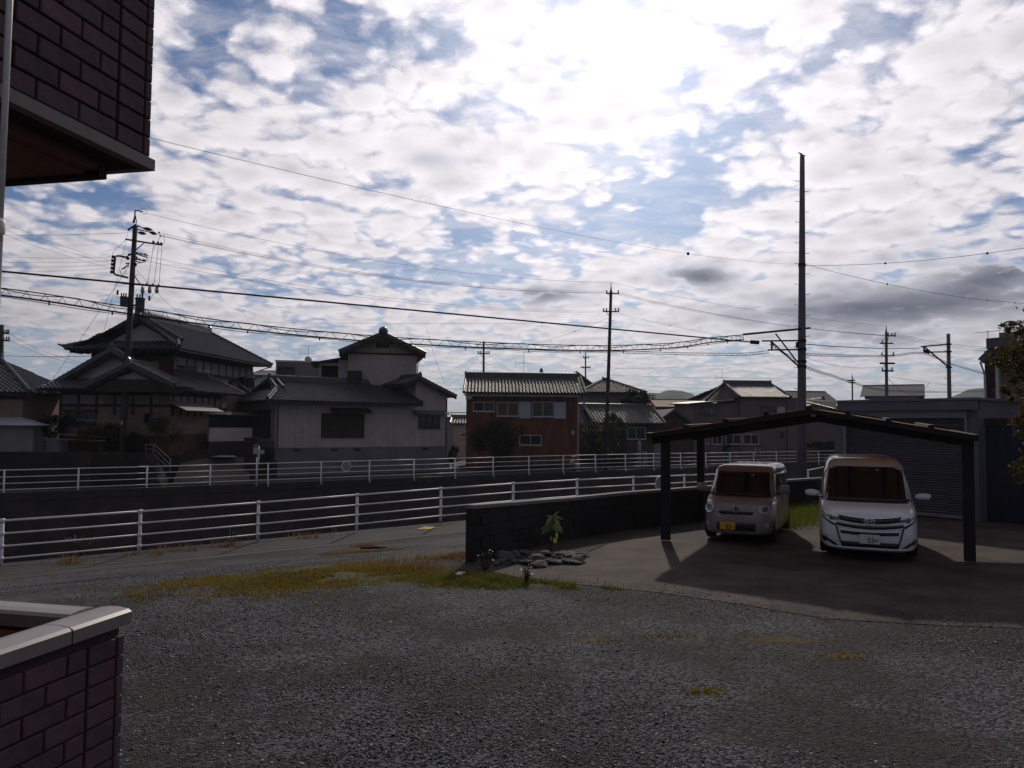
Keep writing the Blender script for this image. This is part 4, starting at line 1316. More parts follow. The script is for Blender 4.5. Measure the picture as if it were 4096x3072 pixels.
# --- big traditional house
def big_house():
    fr = Frame((-22.7, 44.0, 0.55), R(-5.5))
    h = house_root('traditional_house', 'large two-storey traditional house with dark tiled hip-and-gable roofs behind the leaning utility pole', fr)
    # upper storey
    ye = 1.0
    xl, ze = fr.fy(262, 1396, ye); xr, _ = fr.fy(716, 1396, ye)
    yr_far, _ = fr.fx(1086, 1474, xr)
    xa, zr = fr.fy(534, 1270, ye + 1.4)
    xa = (xl + xr) / 2 + 0.15
    yb = yr_far
    yg = ye + 1.4
    rf = roof_part(h)
    zs_ = ze + (zr - ze) * 0.30                           # height of the skirt roof's top
    fx = 0.36
    # long slopes
    roof_plane(rf, (xr, ye, ze), (xr, yb, ze), (xa, yb - 3.2, zr), (xa, yg, zr), 'kawara', single=300)
    roof_plane(rf, (xl, yb, ze), (xl, ye, ze), (xa, yg, zr), (xa, yb - 3.2, zr), 'kawara', single=30)
    roof_plane(rf, (xr, yb, ze), (xl, yb, ze), (xa, yb - 3.2, zr), (xa, yb - 3.2, zr), 'kawara', single=0)
    # skirt below the gable
    gx0, gx1 = xl + (xa - xl) * fx, xr + (xa - xr) * fx
    roof_plane(rf, (xl, ye, ze - .01), (xr, ye, ze - .01), (gx1, yg + 0.55, zs_), (gx0, yg + 0.55, zs_), 'kawara', single=120)
    tri = [(gx0, gx1)]
    gz0 = zs_ + 0.02
    gable_tri(h, 'gable_wall', 'gable_white', gx0 + .35, gx1 - .35, xa, yg + 0.32, yg + 0.40, gz0, zr - 0.35)
    for s in (gx0 - 0.5, gx1 + 0.5):
        f0 = 0.26
        zz = ze + (zr - ze) * f0
        mb = MB()
        A, B = Vector((s, yg + .05, zz + .02)), Vector((xa, yg - .02, zr + .02))
        mb.slab([A, B, B + Vector((0, 0, -.34)), A + Vector((0, 0, -.30))], 0.06).build('barge_board', 'timber', rf)
        verge(rf, A + Vector((0, .05, .04)), B + Vector((0, .05, .04)), w=.3, h=.2)
        verge(rf, (s + (xa - s) * .05 + (0.35 if s < xa else -.35), yg + .45, zz + .08), (xa + (-.3 if s < xa else .3), yg + .40, zr - .06), w=.24, h=.16)
    verge(rf, (xr + .03, ye - .05, ze + .04), (gx1 + .1, yg + .4, zs_ + .1), w=.26, h=.2)
    verge(rf, (xl - .03, ye - .05, ze + .04), (gx0 - .1, yg + .4, zs_ + .1), w=.26, h=.2)
    verge(rf, (xr, yb, ze + .04), (xa, yb - 3.2, zr + .04), w=.26, h=.2)
    ridge(rf, (xa, yg - .1, zr), (xa, yb - 3.2, zr), w=.36, h=.5, orn=.42)
    for s, d in ((xl, -1), (xr, 1)):                        # upturned corner tiles
        MB().tube([(s - d * .3, ye + .3, ze + .12), (s + d * .05, ye - .1, ze + .16), (s + d * .28, ye - .32, ze + .27)], [.10, .09, .04], 6).build('corner_tile', 'kawara', rf)
    # rafters under the eaves
    for i in range(16):
        x = xl + .25 + (xr - xl - .5) * i / 15
        MB().box(x - .04, x + .04, ye + .06, ye + 1.2, ze - .20, ze - .09).build('rafter', 'timber', rf)
    wx0, wx1, wy0, wy1 = xl + .95, xr - .85, ye + 1.05, yb - 1.4
    zl = 3.55                                               # top of the lower roof at the wall
    up = part(h, 'upper_wall', 'plaster_pink', (wx0, wx1, wy0, wy1, 2.2, ze + .05))
    part(h, 'frieze', 'timber', (wx0 - .03, wx1 + .03, wy0 - .03, wy1 + .02, ze - .35, ze - .02))
    # right wall, posts and plaster panels under the eaves
    yy0, zc = fr.fx(690, 1452, wx1)
    for zz in (ze - .35 - .75,):
        part(h, 'beam', 'timber', (wx1 + .003, wx1 + .06, wy0, wy1, zz - .18, zz))
    y = wy0 + .4
    i = 0
    while y < wy1 - .4:
        wd = 0.9
        MB().box(wx1 + .002, wx1 + .035, y, min(y + wd, wy1 - .1), ze - 1.08, ze - .37).build('plaster_panel', 'plaster_white', h)
        MB().box(wx1 + .002, wx1 + .06, min(y + wd, wy1 - .1), min(y + wd, wy1 - .1) + .14, ze - 1.1, ze - .36).build('timber_post', 'timber', h)
        y += wd + .14
    part(h, 'corner_post', 'timber', (wx1 + .002, wx1 + .05, wy1 - .12, wy1 + .003, 2.2, ze - 1.3), (wx1 + .002, wx1 + .05, wy0, wy0 + .14, 2.2, ze - 1.3))
    part(h, 'front_boarding', 'timber_red', (wx0, wx1, wy0 - .03, wy0 - .003, 2.2, ze - .36))
    for b in ((813, 1481, 848, 1524),):
        window(h, fr, 0, b, 2, 'frame_alu', 'glass_house', plane='x', lx=wx1)
    window(h, fr, 0, (712, 1458, 736, 1478), 2, 'frame_dark', 'glass_house', plane='x', lx=wx1 + .06)
    window(h, fr, 0, (756, 1462, 783, 1482), 2, 'frame_dark', 'curtain', plane='x', lx=wx1 + .06)
    window(h, fr, 0, (915, 1520, 927, 1550), 1, 'frame_dark', 'glass_house', plane='x', lx=wx1)
    a0, z1 = fr.fx(957, 1508, wx1); a1, z0 = fr.fx(994, 1560, wx1)
    bay = part(h, 'bay_window', 'timber', (wx1 + .003, wx1 + .5, a0, a1, z0, z0 + .12), (wx1 + .003, wx1 + .55, a0 - .1, a1 + .1, z1 - .1, z1 + .02))
    for q in range(4):
        yy = a0 + .02 + (a1 - a0 - .12) * q / 3
        MB().box(wx1 + .36, wx1 + .45, yy, yy + .08, z0 + .12, z1 - .1).build('mullion', 'frame_dark', bay)
    MB().box(wx1 + .05, wx1 + .36, a0 + .08, a1 - .08, z0 + .12, z1 - .1).build('pane', 'glass_house', bay)
    gutter(h, (xr - .02, ye, ze - .08), (xr - .02, yb, ze - .08))
    MB().tube([(xr, yb - .3, ze - .1), (wx1 + .06, yb - 1.3, ze - .55), (wx1 + .06, yb - 1.3, 2)], .04, 5).build('downpipe', 'frame_dark', h)
    # lower storey
    le = -0.9
    lx0, lz = fr.fy(128, 1556, le); lx1, _ = fr.fy(692, 1556, le)
    yb2, _ = fr.fx(978, 1592, lx1)
    rf2 = roof_part(h, 'lower_roof')
    xg, zg = fr.fy(452, 1402, 0.4)
    up_z = lz + 1.08
    roof_plane(rf2, (lx1, le, lz), (lx1, yb2, lz), (wx1 + .05, yb2 - 2.2, up_z), (wx1 + .05, 2.0, up_z), 'kawara', single=300)
    verge(rf2, (lx1, yb2, lz + .04), (wx1 + .05, yb2 - 2.2, up_z + .04), w=.2, h=.16)
    my = 9.6
    verge(rf2, (lx1 - .2, my, lz + .12), (wx1 + .1, my, up_z + .05), w=.16, h=.14)
    # front skirt
    zsk = lz + .62
    roof_plane(rf2, (lx0, le, lz), (lx1, le, lz), (lx1 - 1.0, le + 1.5, zsk), (lx0 + 1.0, le + 1.5, zsk), 'kawara', single=200)
    # main forward gable
    yg1 = 0.35
    sl = (zg - lz) / (xg - lx0)
    roof_plane(rf2, (lx0, 4.5, lz), (lx0, yg1, lz), (xg, yg1, zg), (xg, 4.5, zg), 'kawara', single=60)
    rxe = xg + (zg - (lz + .5)) / sl
    roof_plane(rf2, (rxe, yg1, lz + .5), (rxe, 4.5, lz + .5), (xg, 4.5, zg), (xg, yg1, zg), 'kawara', single=60)
    ridge(rf2, (xg, yg1 - .05, zg), (xg, 3.4, zg), w=.3, h=.36, orn=.34)
    for sx, ex, zz in ((lx0, xg, lz + .1), (rxe, xg, lz + .6)):
        A, B = Vector((sx, yg1 - .05, zz)), Vector((ex, yg1 - .05, zg))
        MB().slab([A, B, B + Vector((0, 0, -.34)), A + Vector((0, 0, -.26))], .06).build('barge_board', 'timber', rf2)
        verge(rf2, A, B, w=.28, h=.18)
        if sx > ex:
            verge(rf2, A + Vector((-.75, .35, .36)), B + Vector((-.1, .35, .02)), w=.24, h=.18)
    gw0, gz0 = fr.fy(318, 1518, 0.9); gw1, _ = fr.fy(585, 1518, 0.9)
    gable_tri(h, 'gable_wall', 'gable_white', xg - 2.75, xg + 2.75, xg, .75, .85, zsk + .0, zsk + 2.75 * sl * .93)
    # entrance gable
    yg2 = -1.5
    xq, zq = fr.fy(520, 1462, yg2); x20, z20 = fr.fy(352, 1546, yg2); x21, _ = fr.fy(697, 1540, yg2)
    roof_plane(rf2, (x20, 1.0, z20), (x20, yg2, z20), (xq, yg2, zq), (xq, 1.0, zq), 'kawara', single=60)
    roof_plane(rf2, (x21, yg2, z20), (x21, 1.0, z20), (xq, 1.0, zq), (xq, yg2, zq), 'kawara', single=60)
    ridge(rf2, (xq, yg2 - .1, zq), (xq, 1.0, zq), w=.3, h=.34, orn=.32)
    for sx in (x20, x21):
        A, B = Vector((sx, yg2 - .05, z20 + .04)), Vector((xq, yg2 - .05, zq + .02))
        MB().slab([A, B, B + Vector((0, 0, -.3)), A + Vector((0, 0, -.22))], .06).build('barge_board', 'timber', rf2)
        verge(rf2, A, B, w=.26, h=.18)
        d = .45 if sx < xq else -.45
        verge(rf2, A + Vector((d, .3, .16)), B + Vector((0, .3, .02)), w=.22, h=.16)
    gable_tri(h, 'gable_wall', 'gable_white', xq - 1.35, xq + 1.35, xq, yg2 + .3, yg2 + .38, z20 + .42, zq - .35)
    MB().box(x20 + .2, x21 - .2, yg2 + .06, yg2 + 1.2, z20 - .28, z20 + .42).build('entrance_beam', 'timber', h)
    # walls
    gx0, gx1, gy0, gy1 = lx0 + .95, lx1 - .8, le + 1.15, yb2 - .9
    part(h, 'lower_wall', 'plaster_pink', (gx0, gx1, gy0, gy1, -.2, lz + .3))
    part(h, 'beam', 'timber', (gx0 - .02, gx1 + .02, gy0 - .05, gy0 - .003, lz - .26, lz + .1), (gx0 - .02, gx1 + .02, gy0 - .06, gy0 - .003, lz - .95, lz - .80),
         (gx1 + .003, gx1 + .05, gy0, gy1, lz - .28, lz + .1), (gx1 + .003, gx1 + .06, gy0, gy1, lz - 1.02, lz - .84))
    def panelrow(T, a0, a1, z0, z1, n):
        w = (a1 - a0) / n
        for q in range(n):
            wd = w * (0.45 if q % 3 == 2 else 1.0)
            MB().add(*obox(T, a0 + q * w + .06, a0 + q * w + wd - .06, .003, .03, z0, z1)).build('plaster_panel', 'plaster_white', h)
            MB().add(*obox(T, a0 + q * w - .06, a0 + q * w + .05, .003, .07, z0 - .6, z1 + .02)).build('timber_post', 'timber', h)
    panelrow(Ty(gy0), gx0, gx1, lz - .79, lz - .28, 6)
    panelrow(Tx(gx1), gy0 + .3, gy1, lz - .83, lz - .3, 8)
    window(h, fr, gy0, (238, 1655, 385, 1702), 4, 'frame_dark', 'glass_house')
    window(h, fr, gy0, (578, 1652, 640, 1690), 2, 'frame_dark', 'glass_dark')
    part(h, 'window_head', 'timber', (fr.fy(255, 1650, gy0)[0], fr.fy(392, 1650, gy0)[0], gy0 - .35, gy0 - .003, fr.fy(300, 1645, gy0)[1], fr.fy(300, 1638, gy0)[1]))
    part(h, 'dado', 'timber_red', (gx0, gx1, gy0 - .04, gy0 - .004, -.2, .9), (gx1 + .003, gx1 + .04, gy0, gy1, -.2, 1.0))
    # canopy on the right side
    y0, z0 = fr.fx(728, 1634, gx1 + 1.0); y1, _ = fr.fx(880, 1645, gx1 + 1.0)
    cr = roof_part(h, 'canopy')
    roof_plane(cr, (gx1 + 1.3, y0, z0 - .1), (gx1 + 1.3, y1, z0 - .1), (gx1 + .07, y1, z0 + .42), (gx1 + .07, y0, z0 + .42), 'trim_grey', tiles=False, thick=.04)
big_house()

# --- the two-storey house with beige siding
def beige_house():
    fr = Frame((-15.33, 50.3, -1.2), R(36.3))
    h = house_root('beige_house', 'low beige panelled house with dark shuttered window on a grey foundation', fr)
    X1, _ = fr.fy(1788, 1700, 0)
    xs, _ = fr.fy(1662, 1600, 0)
    zb = fr.fy(1300, 1790, 0)[1]
    ze = fr.fy(1108, 1606, 0)[1]
    D = 6.2
    part(h, 'foundation', 'foundation', (0, X1, 0, D, -.3, zb - .003))
    part(h, 'foundation_wall', 'foundation', (-.05, X1 - .1, -.62, -.003, -.3, zb * .58))
    wall = part(h, 'wall', 'siding_beige', (0.02, X1 - .02, 0.02, D, zb, ze - .02))
    def panels(T, a0, a1, z0, zt, pw=0.455, gap=0.012, m='siding_beige'):
        n = max(1, round((a1 - a0) / pw)); w = (a1 - a0) / n
        for i in range(n):
            z1 = zt if not callable(zt) else None
            b0, b1 = a0 + i * w + gap / 2, a0 + (i + 1) * w - gap / 2
            if callable(zt):
                za, zc = zt(b0), zt(b1)
                vs = [T(b0, .0, z0), T(b1, .0, z0), T(b1, .0, zc), T(b0, .0, za), T(b0, .022, z0), T(b1, .022, z0), T(b1, .022, zc), T(b0, .022, za)]
                MB().add(vs, [(0, 1, 2, 3), (7, 6, 5, 4), (0, 4, 5, 1), (1, 5, 6, 2), (2, 6, 7, 3), (3, 7, 4, 0)]).build('wall_panel', m, h)
            else:
                MB().add(*obox(T, b0, b1, 0.0, .022, z0, z1)).build('wall_panel', m, h)
    # front slope of the low part
    ev, rr = -.85, 3.4
    xe1, zee = fr.fy(1690, 1612, ev)
    xr0, zrr = fr.fy(1098, 1524, rr)
    xr1, _ = fr.fy(1560, 1540, rr)
    xl0 = -.85
    panels(Ty(0.0), 0.0, xs, zb, ze - .05)
    panels(Tx(-0.022), 0.0, D, zb, ze - .05)
    rf = roof_part(h)
    zee = ze + .02
    roof_plane(rf, (xl0, ev, zee), (xe1, ev, zee), (xr1, rr, zrr), (xr0, rr, zrr), 'kawara', single=300)
    yb = 2 * rr - ev
    roof_plane(rf, (xe1, yb, zee), (xl0, yb, zee), (xr0, rr, zrr), (xr1, rr, zrr), 'kawara', single=0)
    xh = xr0 - .2
    fh = 0.55
    zh = zee + (zrr - zee) * fh
    roof_plane(rf, (xl0, yb, zee), (xl0, ev, zee), (xr0 - .45, rr - (rr - ev) * (1 - fh), zh), (xr0 - .45, rr + (rr - ev) * (1 - fh), zh), 'kawara', single=120)
    MB().add([(xr0 - .42, rr - (rr - ev) * (1 - fh), zh), (xr0 - .42, rr + (rr - ev) * (1 - fh), zh), (xr0 - .42, rr, zrr - .1), (xr0 - .34, rr - (rr - ev) * (1 - fh), zh), (xr0 - .34, rr + (rr - ev) * (1 - fh), zh), (xr0 - .34, rr, zrr - .1)],
             [(0, 2, 1), (3, 4, 5), (0, 1, 4, 3), (1, 2, 5, 4), (2, 0, 3, 5)]).build('gable_wall', 'dark_wall', rf)
    for e in (ev, yb):
        verge(rf, (xl0, e, zee + .06), (xr0 - .5, rr + (e - rr) * (1 - fh), zh + .06), w=.26, h=.2)
        verge(rf, (xr0 - .62, rr + (e - rr) * (1 - fh) * 1.08, zh + .04), (xr0 - .35, rr, zrr + .05), w=.26, h=.2)
        verge(rf, (xr0 - .1, rr + (e - rr) * (1 - fh) * 1.02, zh + .10), (xr0 + .1, rr, zrr + .06), w=.24, h=.2)
    verge(rf, (xe1 - .05, ev, zee + .05), (xr1 + .05, rr, zrr + .05), w=.26, h=.2)
    ridge(rf, (xr0 - .3, rr, zrr), (xr1 + .1, rr, zrr), w=.36, h=.42, orn=.36)
    gutter(h, (xl0, ev - .03, zee - .1), (xe1, ev - .03, zee - .1))
    # windows of the low part
    a0, z1 = fr.fy(1287, 1652, 0); a1, z0 = fr.fy(1453, 1750, 0)
    sb = MB().add(*obox(Ty(0), a0, a1, .024, .16, z0, z1)).build('shutter_box', 'frame_dark', h)
    for q in range(2):
        w = (a1 - a0) / 2
        MB().add(*obox(Ty(0), a0 + q * w + .05, a0 + (q + 1) * w - .05, .163, .19, z0 + .05, z1 - .05)).build('shutter', 'timber', sb)
    a0, z1 = fr.fy(1327, 1634, -.4); a1, z0 = fr.fy(1482, 1650, -.4)
    MB().slab([(a0, -.75, z0), (a1, -.75, z0), (a1, -.025, z0 + .3), (a0, -.025, z0 + .3)], .09).build('window_hood', 'timber', h)
    window(h, fr, 0.0, (1673, 1664, 1757, 1712), 3, 'frame_dark', 'glass_house', depth=.1)
    a0, z1 = fr.fy(1655, 1646, -.3); a1, z0 = fr.fy(1790, 1656, -.3)
    MB().slab([(a0, -.62, z1 - .16), (a1, -.62, z1 - .16), (a1, -.025, z1 + .1), (a0, -.025, z1 + .1)], .06).build('window_hood', 'metal_roof', h)
    a0, z1 = fr.fy(1184, 1632, 0); a1, z0 = fr.fy(1215, 1642, 0)
    MB().add(*obox(Ty(0), a0, a1, .024, .2, z0, z1)).build('wall_lamp', 'shutter_white', h)
    for px in (1188, 1337, 1429, 1701):
        a0, z1 = fr.fy(px - 12, 1792, 0); a1, z0 = fr.fy(px + 12, 1799, 0)
        MB().add(*obox(Ty(0), a0, a1, .003, .02, zb - .26, zb - .08)).build('vent', 'frame_dark', h)
    a0, z1 = fr.fx(1012, 1640, -.022); a1, z0 = fr.fx(1082, 1752, -.022)
    MB().box(-.16, -.046, min(a0, a1), max(a0, a1), z0, z1).build('side_shutter', 'timber', h)
    MB().tube([(.12, -.07, ze - .1), (.12, -.07, zb)], .04, 6).build('downpipe', 'frame_dark', h)
    # right wing with its own gable
    xa, za = fr.fy(1664, 1512, 0); xe, zE = fr.fy(1812, 1588, 0)
    sl = (za - zE) / (xe - xa)
    top = lambda x: za - .12 - sl * abs(x - xa)
    panels(Ty(-.004), xs, X1, zb, top)
    MB().add([(xs, .02, ze - .1), (X1, .02, ze - .1), (X1, .02, top(X1) - .02), (xs, .02, top(xs) - .02), (xs, D, ze - .1), (X1, D, ze - .1), (X1, D, top(X1) - .02), (xs, D, top(xs) - .02)],
             [(0, 1, 2, 3), (7, 6, 5, 4), (0, 4, 5, 1), (1, 5, 6, 2), (2, 6, 7, 3), (3, 7, 4, 0)]).build('wing_wall', 'siding_beige', h)
    rw = roof_part(h, 'wing_roof')
    roof_plane(rw, (xe, -.5, zE), (xe, D + .4, zE), (xa, D + .4, za), (xa, -.5, za), 'kawara', single=40)
    xk = xa - 1.3
    roof_plane(rw, (xk, D + .4, za - 1.3 * sl), (xk, -.5, za - 1.3 * sl), (xa, -.5, za), (xa, D + .4, za), 'kawara', single=40)
    ridge(rw, (xa, -.55, za), (xa, D, za), w=.3, h=.3, orn=.3)
    for sx, zz in ((xe, zE), (xk, za - 1.3 * sl)):
        A, B = Vector((sx, -.5, zz)), Vector((xa, -.5, za))
        MB().slab([A, B, B + Vector((0, 0, -.24)), A + Vector((0, 0, -.2))], .06).build('barge_board', 'timber', rw)
        verge(rw, A + Vector((0, .05, .04)), B + Vector((0, .05, .04)), w=.2, h=.14)
    MB().tube([(X1 - .1, -.08, zE - .2), (X1 - .1, -.08, zb)], .04, 6).build('downpipe', 'frame_dark', h)
    return panels
    # antenna with dish on the neighbour flat roof is built there

def beige_tall():
    o = at(1392, 1700, 57.5)
    fr = Frame((o.x, 57.5, -1.2), R(11))
    h = house_root('gabled_house', 'tall beige house with round-topped gable ornament behind the low beige house', fr)
    zee = 4.2
    def panels(T, a0, a1, z0, z1, pw=0.455, gap=0.012):
        n = max(1, round((a1 - a0) / pw)); w = (a1 - a0) / n
        for i in range(n):
            MB().add(*obox(T, a0 + i * w + gap / 2, a0 + (i + 1) * w - gap / 2, 0.0, .022, z0, z1)).build('wall_panel', 'siding_beige', h)
    yu = 0.0
    ux0, uz1 = fr.fy(1392, 1418, yu); ux1, _ = fr.fy(1668, 1424, yu)
    uxa, uza = fr.fy(1530, 1338, yu - .6)
    re0, rz0 = fr.fy(1357, 1412, yu - .6); re1, rz1 = fr.fy(1702, 1418, yu - .6)
    uxa = (re0 + re1) / 2
    rz = (rz0 + rz1) / 2
    UD = 7.5
    part(h, 'wall', 'siding_beige', (ux0, ux1, yu, yu + UD, 0, rz + .1))
    panels(Ty(yu), ux0, ux1, zee + .6, rz - .06, .5)
    sl = (uza - rz) / ((re1 - re0) / 2)
    gable_tri(h, 'gable_wall', 'siding_cream', ux0, ux1, uxa, yu - .01, yu + .3, rz - .06, uza - .08)
    part(h, 'belt_beam', 'timber', (ux0 - .05, ux1 + .05, yu - .07, yu - .024, rz - .02, rz + .12))
    part(h, 'gable_vent', 'timber', (uxa - .5, uxa + .5, yu - .06, yu - .012, uza - .95, uza - .62))
    ru = roof_part(h, 'upper_roof')
    MB().lathe([(.02, -.12), (.30, -.02), (.36, .14), (.30, .32), (.18, .44), (.02, .50)], 14, (uxa, yu - .74, uza + .1)).build('ridge_ornament', 'kawara', ru, True)
    roof_plane(ru, (re0, yu + UD + .5, rz), (re0, yu - .7, rz), (uxa, yu - .7, uza), (uxa, yu + UD + .5, uza), 'kawara', single=30)
    roof_plane(ru, (re1, yu - .7, rz), (re1, yu + UD + .5, rz), (uxa, yu + UD + .5, uza), (uxa, yu - .7, uza), 'kawara', single=30)
    ridge(ru, (uxa, yu - .75, uza), (uxa, yu + UD, uza), w=.4, h=.40, orn=.3)
    for sx in (re0, re1):
        A, B = Vector((sx, yu - .7, rz)), Vector((uxa, yu - .7, uza))
        MB().slab([A, B, B + Vector((0, 0, -.34)), A + Vector((0, 0, -.3))], .07).build('barge_board', 'timber', ru)
        verge(ru, A + Vector((0, .04, .05)), B + Vector((0, .04, .05)), w=.24, h=.16)
    MB().tube([(re1 - .1, yu - .3, rz - .1), (ux1 + .06, yu - .05, rz - .8), (ux1 + .06, yu - .05, rz - 3)], .04, 6).build('downpipe', 'frame_dark', h)
    for dz in (1.9, 2.6):
        MB().slab([(ux1 + .05, yu + .6, rz - dz), (ux1 + .9, yu + .6, rz - dz - .25), (ux1 + .9, yu + 2, rz - dz - .25), (ux1 + .05, yu + 2, rz - dz)], .07).build('side_hood', 'timber', h)
    # balcony part with sloping roof on the left
    yl = yu + .5
    lx0, lz0 = fr.fy(1276, 1526, yl)
    bz, _ = 0, 0
    _, z_bot = fr.fy(1300, 1512, yl); _, z_lin = fr.fy(1330, 1462, yl)
    A = fr.fy(1243, 1447, yl - .4); B = fr.fy(1412, 1422, yl - .4)
    rl = roof_part(h, 'lean_to_roof')
    MB().slab([(A[0], yl - .5, A[1] - .05), (B[0], yl - .5, B[1]), (B[0], yl + 4, B[1] + .0), (A[0], yl + 4, A[1] - .05)], .12).build('roof_board', 'timber', rl)
    part(h, 'balcony_wall', 'siding_beige', (lx0, ux0 - .003, yl, yl + 3.5, zee + .5, z_bot), (lx0, lx0 + .14, yl, yl + 3.5, z_bot, A[1] - .02), (ux0 - .7, ux0 - .003, yl, yl + 3, z_bot, B[1] - .3))
    part(h, 'balcony_back', 'dark_wall', (lx0 + .15, ux0 - .7, yl + .9, yl + 1.0, z_bot, A[1] - .05))
    part(h, 'balcony_lintel', 'siding_beige', (lx0 + .14, ux0 - .7, yl, yl + .1, z_lin, A[1] - .05))
    a0, z1 = fr.fy(1390, 1482, yu - .9); a1, z0 = fr.fy(1447, 1540, yu - .9)
    part(h, 'dark_bay', 'timber', (a0, a1, yu - .9, yu - .024, z0 - .5, z1))
beige_house()
beige_tall()

# --- grey flat-roofed block behind
def flat_block():
    p = at(1102, 1530, 66)
    fr = Frame((p.x, 66, -1.2), R(12))
    h = house_root('flat_roof_building', 'grey flat-roofed building with a balcony window behind the beige house', fr, 'building')
    x1, z1 = fr.fy(1284, 1452, 0)
    part(h, 'wall', 'stucco_grey', (0, x1, 0, 6, 0, z1))
    part(h, 'parapet', 'siding_trim', (-.06, x1 + .05, -.06, 6.05, z1 + .003, z1 + .16))
    window(h, fr, 0, (1113, 1474, 1176, 1520), 2, 'frame_dark', 'glass_house', depth=.12)
    part(h, 'shutter_box', 'frame_dark', (fr.fy(1110, 1470, 0)[0], fr.fy(1178, 1470, 0)[0], -.25, -.003, fr.fy(1110, 1474, 0)[1], fr.fy(1110, 1466, 0)[1]))
    rl = MB()
    a0, zz = fr.fy(1110, 1511, -.4); a1, zb_ = fr.fy(1178, 1520, -.4)
    for i in range(14):
        x = a0 + (a1 - a0) * i / 13
        rl.tube([(x, -.4, zb_), (x, -.4, zz)], .02, 4)
    rl.tube([(a0, -.4, zz), (a1, -.4, zz)], .03, 4)
    rl.build('railing', 'black_metal', h)
    ax, _ = fr.fy(1233, 1440, 1.0)
    antenna(h, ax, 1.0, z1 + .16, 1.25 * 1.15)
    d = MB(); r = .32
    d.lathe([(0.02, .12), (r * .5, .08), (r * .9, .01), (r, -.03), (r * .92, 0.0), (0.02, .10)], 14)
    dish = d.build('dish_antenna', 'shutter_white', h, True)
    dish.location = (ax + .02, .75, z1 + .35); dish.rotation_euler = (R(70), 0, R(15))
flat_block()

# --- red two-storey house
def red_house():
    o = at(1864, 1700, 61)
    fr = Frame((o.x, 61, -1.2), R(1.0))
    h = house_root('red_house', 'reddish brown two-storey house with silver tiled roof and white shutter boxes', fr)
    X1, _ = fr.fy(2314, 1700, 0)
    D = 6.4
    _, ze = fr.fy(2090, 1572, -.75)
    yr = D / 2
    _, zr = fr.fy(2090, 1508, yr)
    part(h, 'wall', 'siding_red', (0, X1, 0, D, 0, ze + .1))
    # narrow vertical ribs
    n = int(X1 / .115)
    mb = MB()
    zt = fr.fy(2090, 1592, 0)[1]
    for i in range(n):
        x = (i + .5) * X1 / n
        mb.box(x - .033, x + .033, -.016, -.002, 0, zt)
    mb.build('siding_ribs', 'siding_red', h, False, 'stuff')
    part(h, 'fascia', 'plaster_white', (-.05, X1 + .05, -.62, -.5, fr.fy(2090, 1587, -.6)[1], ze - .08))
    part(h, 'soffit', 'timber', (-.1, X1 + .1, -.5, -.002, ze - .2, ze - .1))
    rf = roof_part(h)
    xl, xr = fr.fy(1856, 1570, -.75)[0], fr.fy(2342, 1570, -.75)[0]
    roof_plane(rf, (xl, -.75, ze), (xr, -.75, ze), (xr, yr, zr), (xl, yr, zr), 'kawara_brown', single=300)
    roof_plane(rf, (xr, D + .75, ze), (xl, D + .75, ze), (xl, yr, zr), (xr, yr, zr), 'kawara_brown', single=0)
    ridge(rf, (xl, yr, zr), (xr - .3, yr, zr), 'kawara', w=.34, h=.36, orn=.30)
    for x in (xl - .02, xr + .02):
        verge(rf, (x, -.78, ze + .02), (x, yr, zr + .02), 'kawara_brown', w=.2, h=.12)
        s = -1 if x < 1 else 1
        MB().slab([(x, -.75, ze), (x, yr, zr), (x, yr, zr - .3), (x, -.75, ze - .24)], .05).build('barge_board', 'timber', rf)
    for i, y in enumerate((-.05, D)):
        pass
    gt = MB().add([(0, 0, ze), (0, D, ze), (0, yr, zr - .15), (.1, 0, ze), (.1, D, ze), (.1, yr, zr - .15)], [(0, 2, 1), (3, 4, 5), (0, 1, 4, 3), (1, 2, 5, 4), (2, 0, 3, 5)])
    gt.build('gable_wall', 'dark_wall', h)
    MB().slab([(-.02, -.6, ze - .55), (.45, -.6, ze - .5), (.5, -.6, ze - .08), (-.02, -.6, ze - .08)], .05).build('eave_end', 'shutter_white', h)
    w1 = window(h, fr, -.016, (1893, 1607, 1978, 1646), 2, 'frame_alu', 'glass_house')
    w2 = window(h, fr, -.016, (1988, 1608, 2073, 1665), 2, 'frame_alu', 'curtain')
    w3 = window(h, fr, -.016, (2128, 1607, 2214, 1667), 2, 'frame_alu', 'glass_house')
    w4 = window(h, fr, -.016, (2078, 1740, 2166, 1781), 2, 'frame_alu', 'glass_house')
    for b in ((2076, 1607, 2122, 1674), (2216, 1608, 2262, 1675)):
        a0, z1 = fr.fy(b[0], b[1], 0); a1, z0 = fr.fy(b[2], b[3], 0)
        MB().box(a0, a1, -.2, -.018, z0, z1).build('shutter_box', 'shutter_white', h)
    a0, z1 = fr.fy(2286, 1722, 0); a1, z0 = fr.fy(2296, 1738, 0)
    MB().box(a0, a1, -.16, -.018, z0, z1).build('meter_box', 'shutter_white', h)
    x, _ = fr.fy(2274, 1600, 0)
    MB().tube([(x, -.06, ze - .2), (x, -.06, z1 + .3)], .02, 5).build('conduit', 'timber_red', h)
    x, _ = fr.fy(2312, 1600, 0)
    MB().tube([(x, -.07, ze - .2), (x, -.07, .0)], .035, 5).build('downpipe', 'frame_alu', h)
    a, _ = fr.fy(2095, 1500, yr)
    antenna(h, a, yr, zr + .2, 1.9)
    MB().box(-.5, X1 + .3, -.9, -.75, -.3, .25).build('plinth', 'dark_block', h)
    a, _ = fr.fy(1852, 1738, .4)
    MB().box(-.34, -.003, .3, .7, fr.fy(1852, 1742, .3)[1], fr.fy(1852, 1735, .3)[1]).build('wall_bracket', 'frame_dark', h)
red_house()

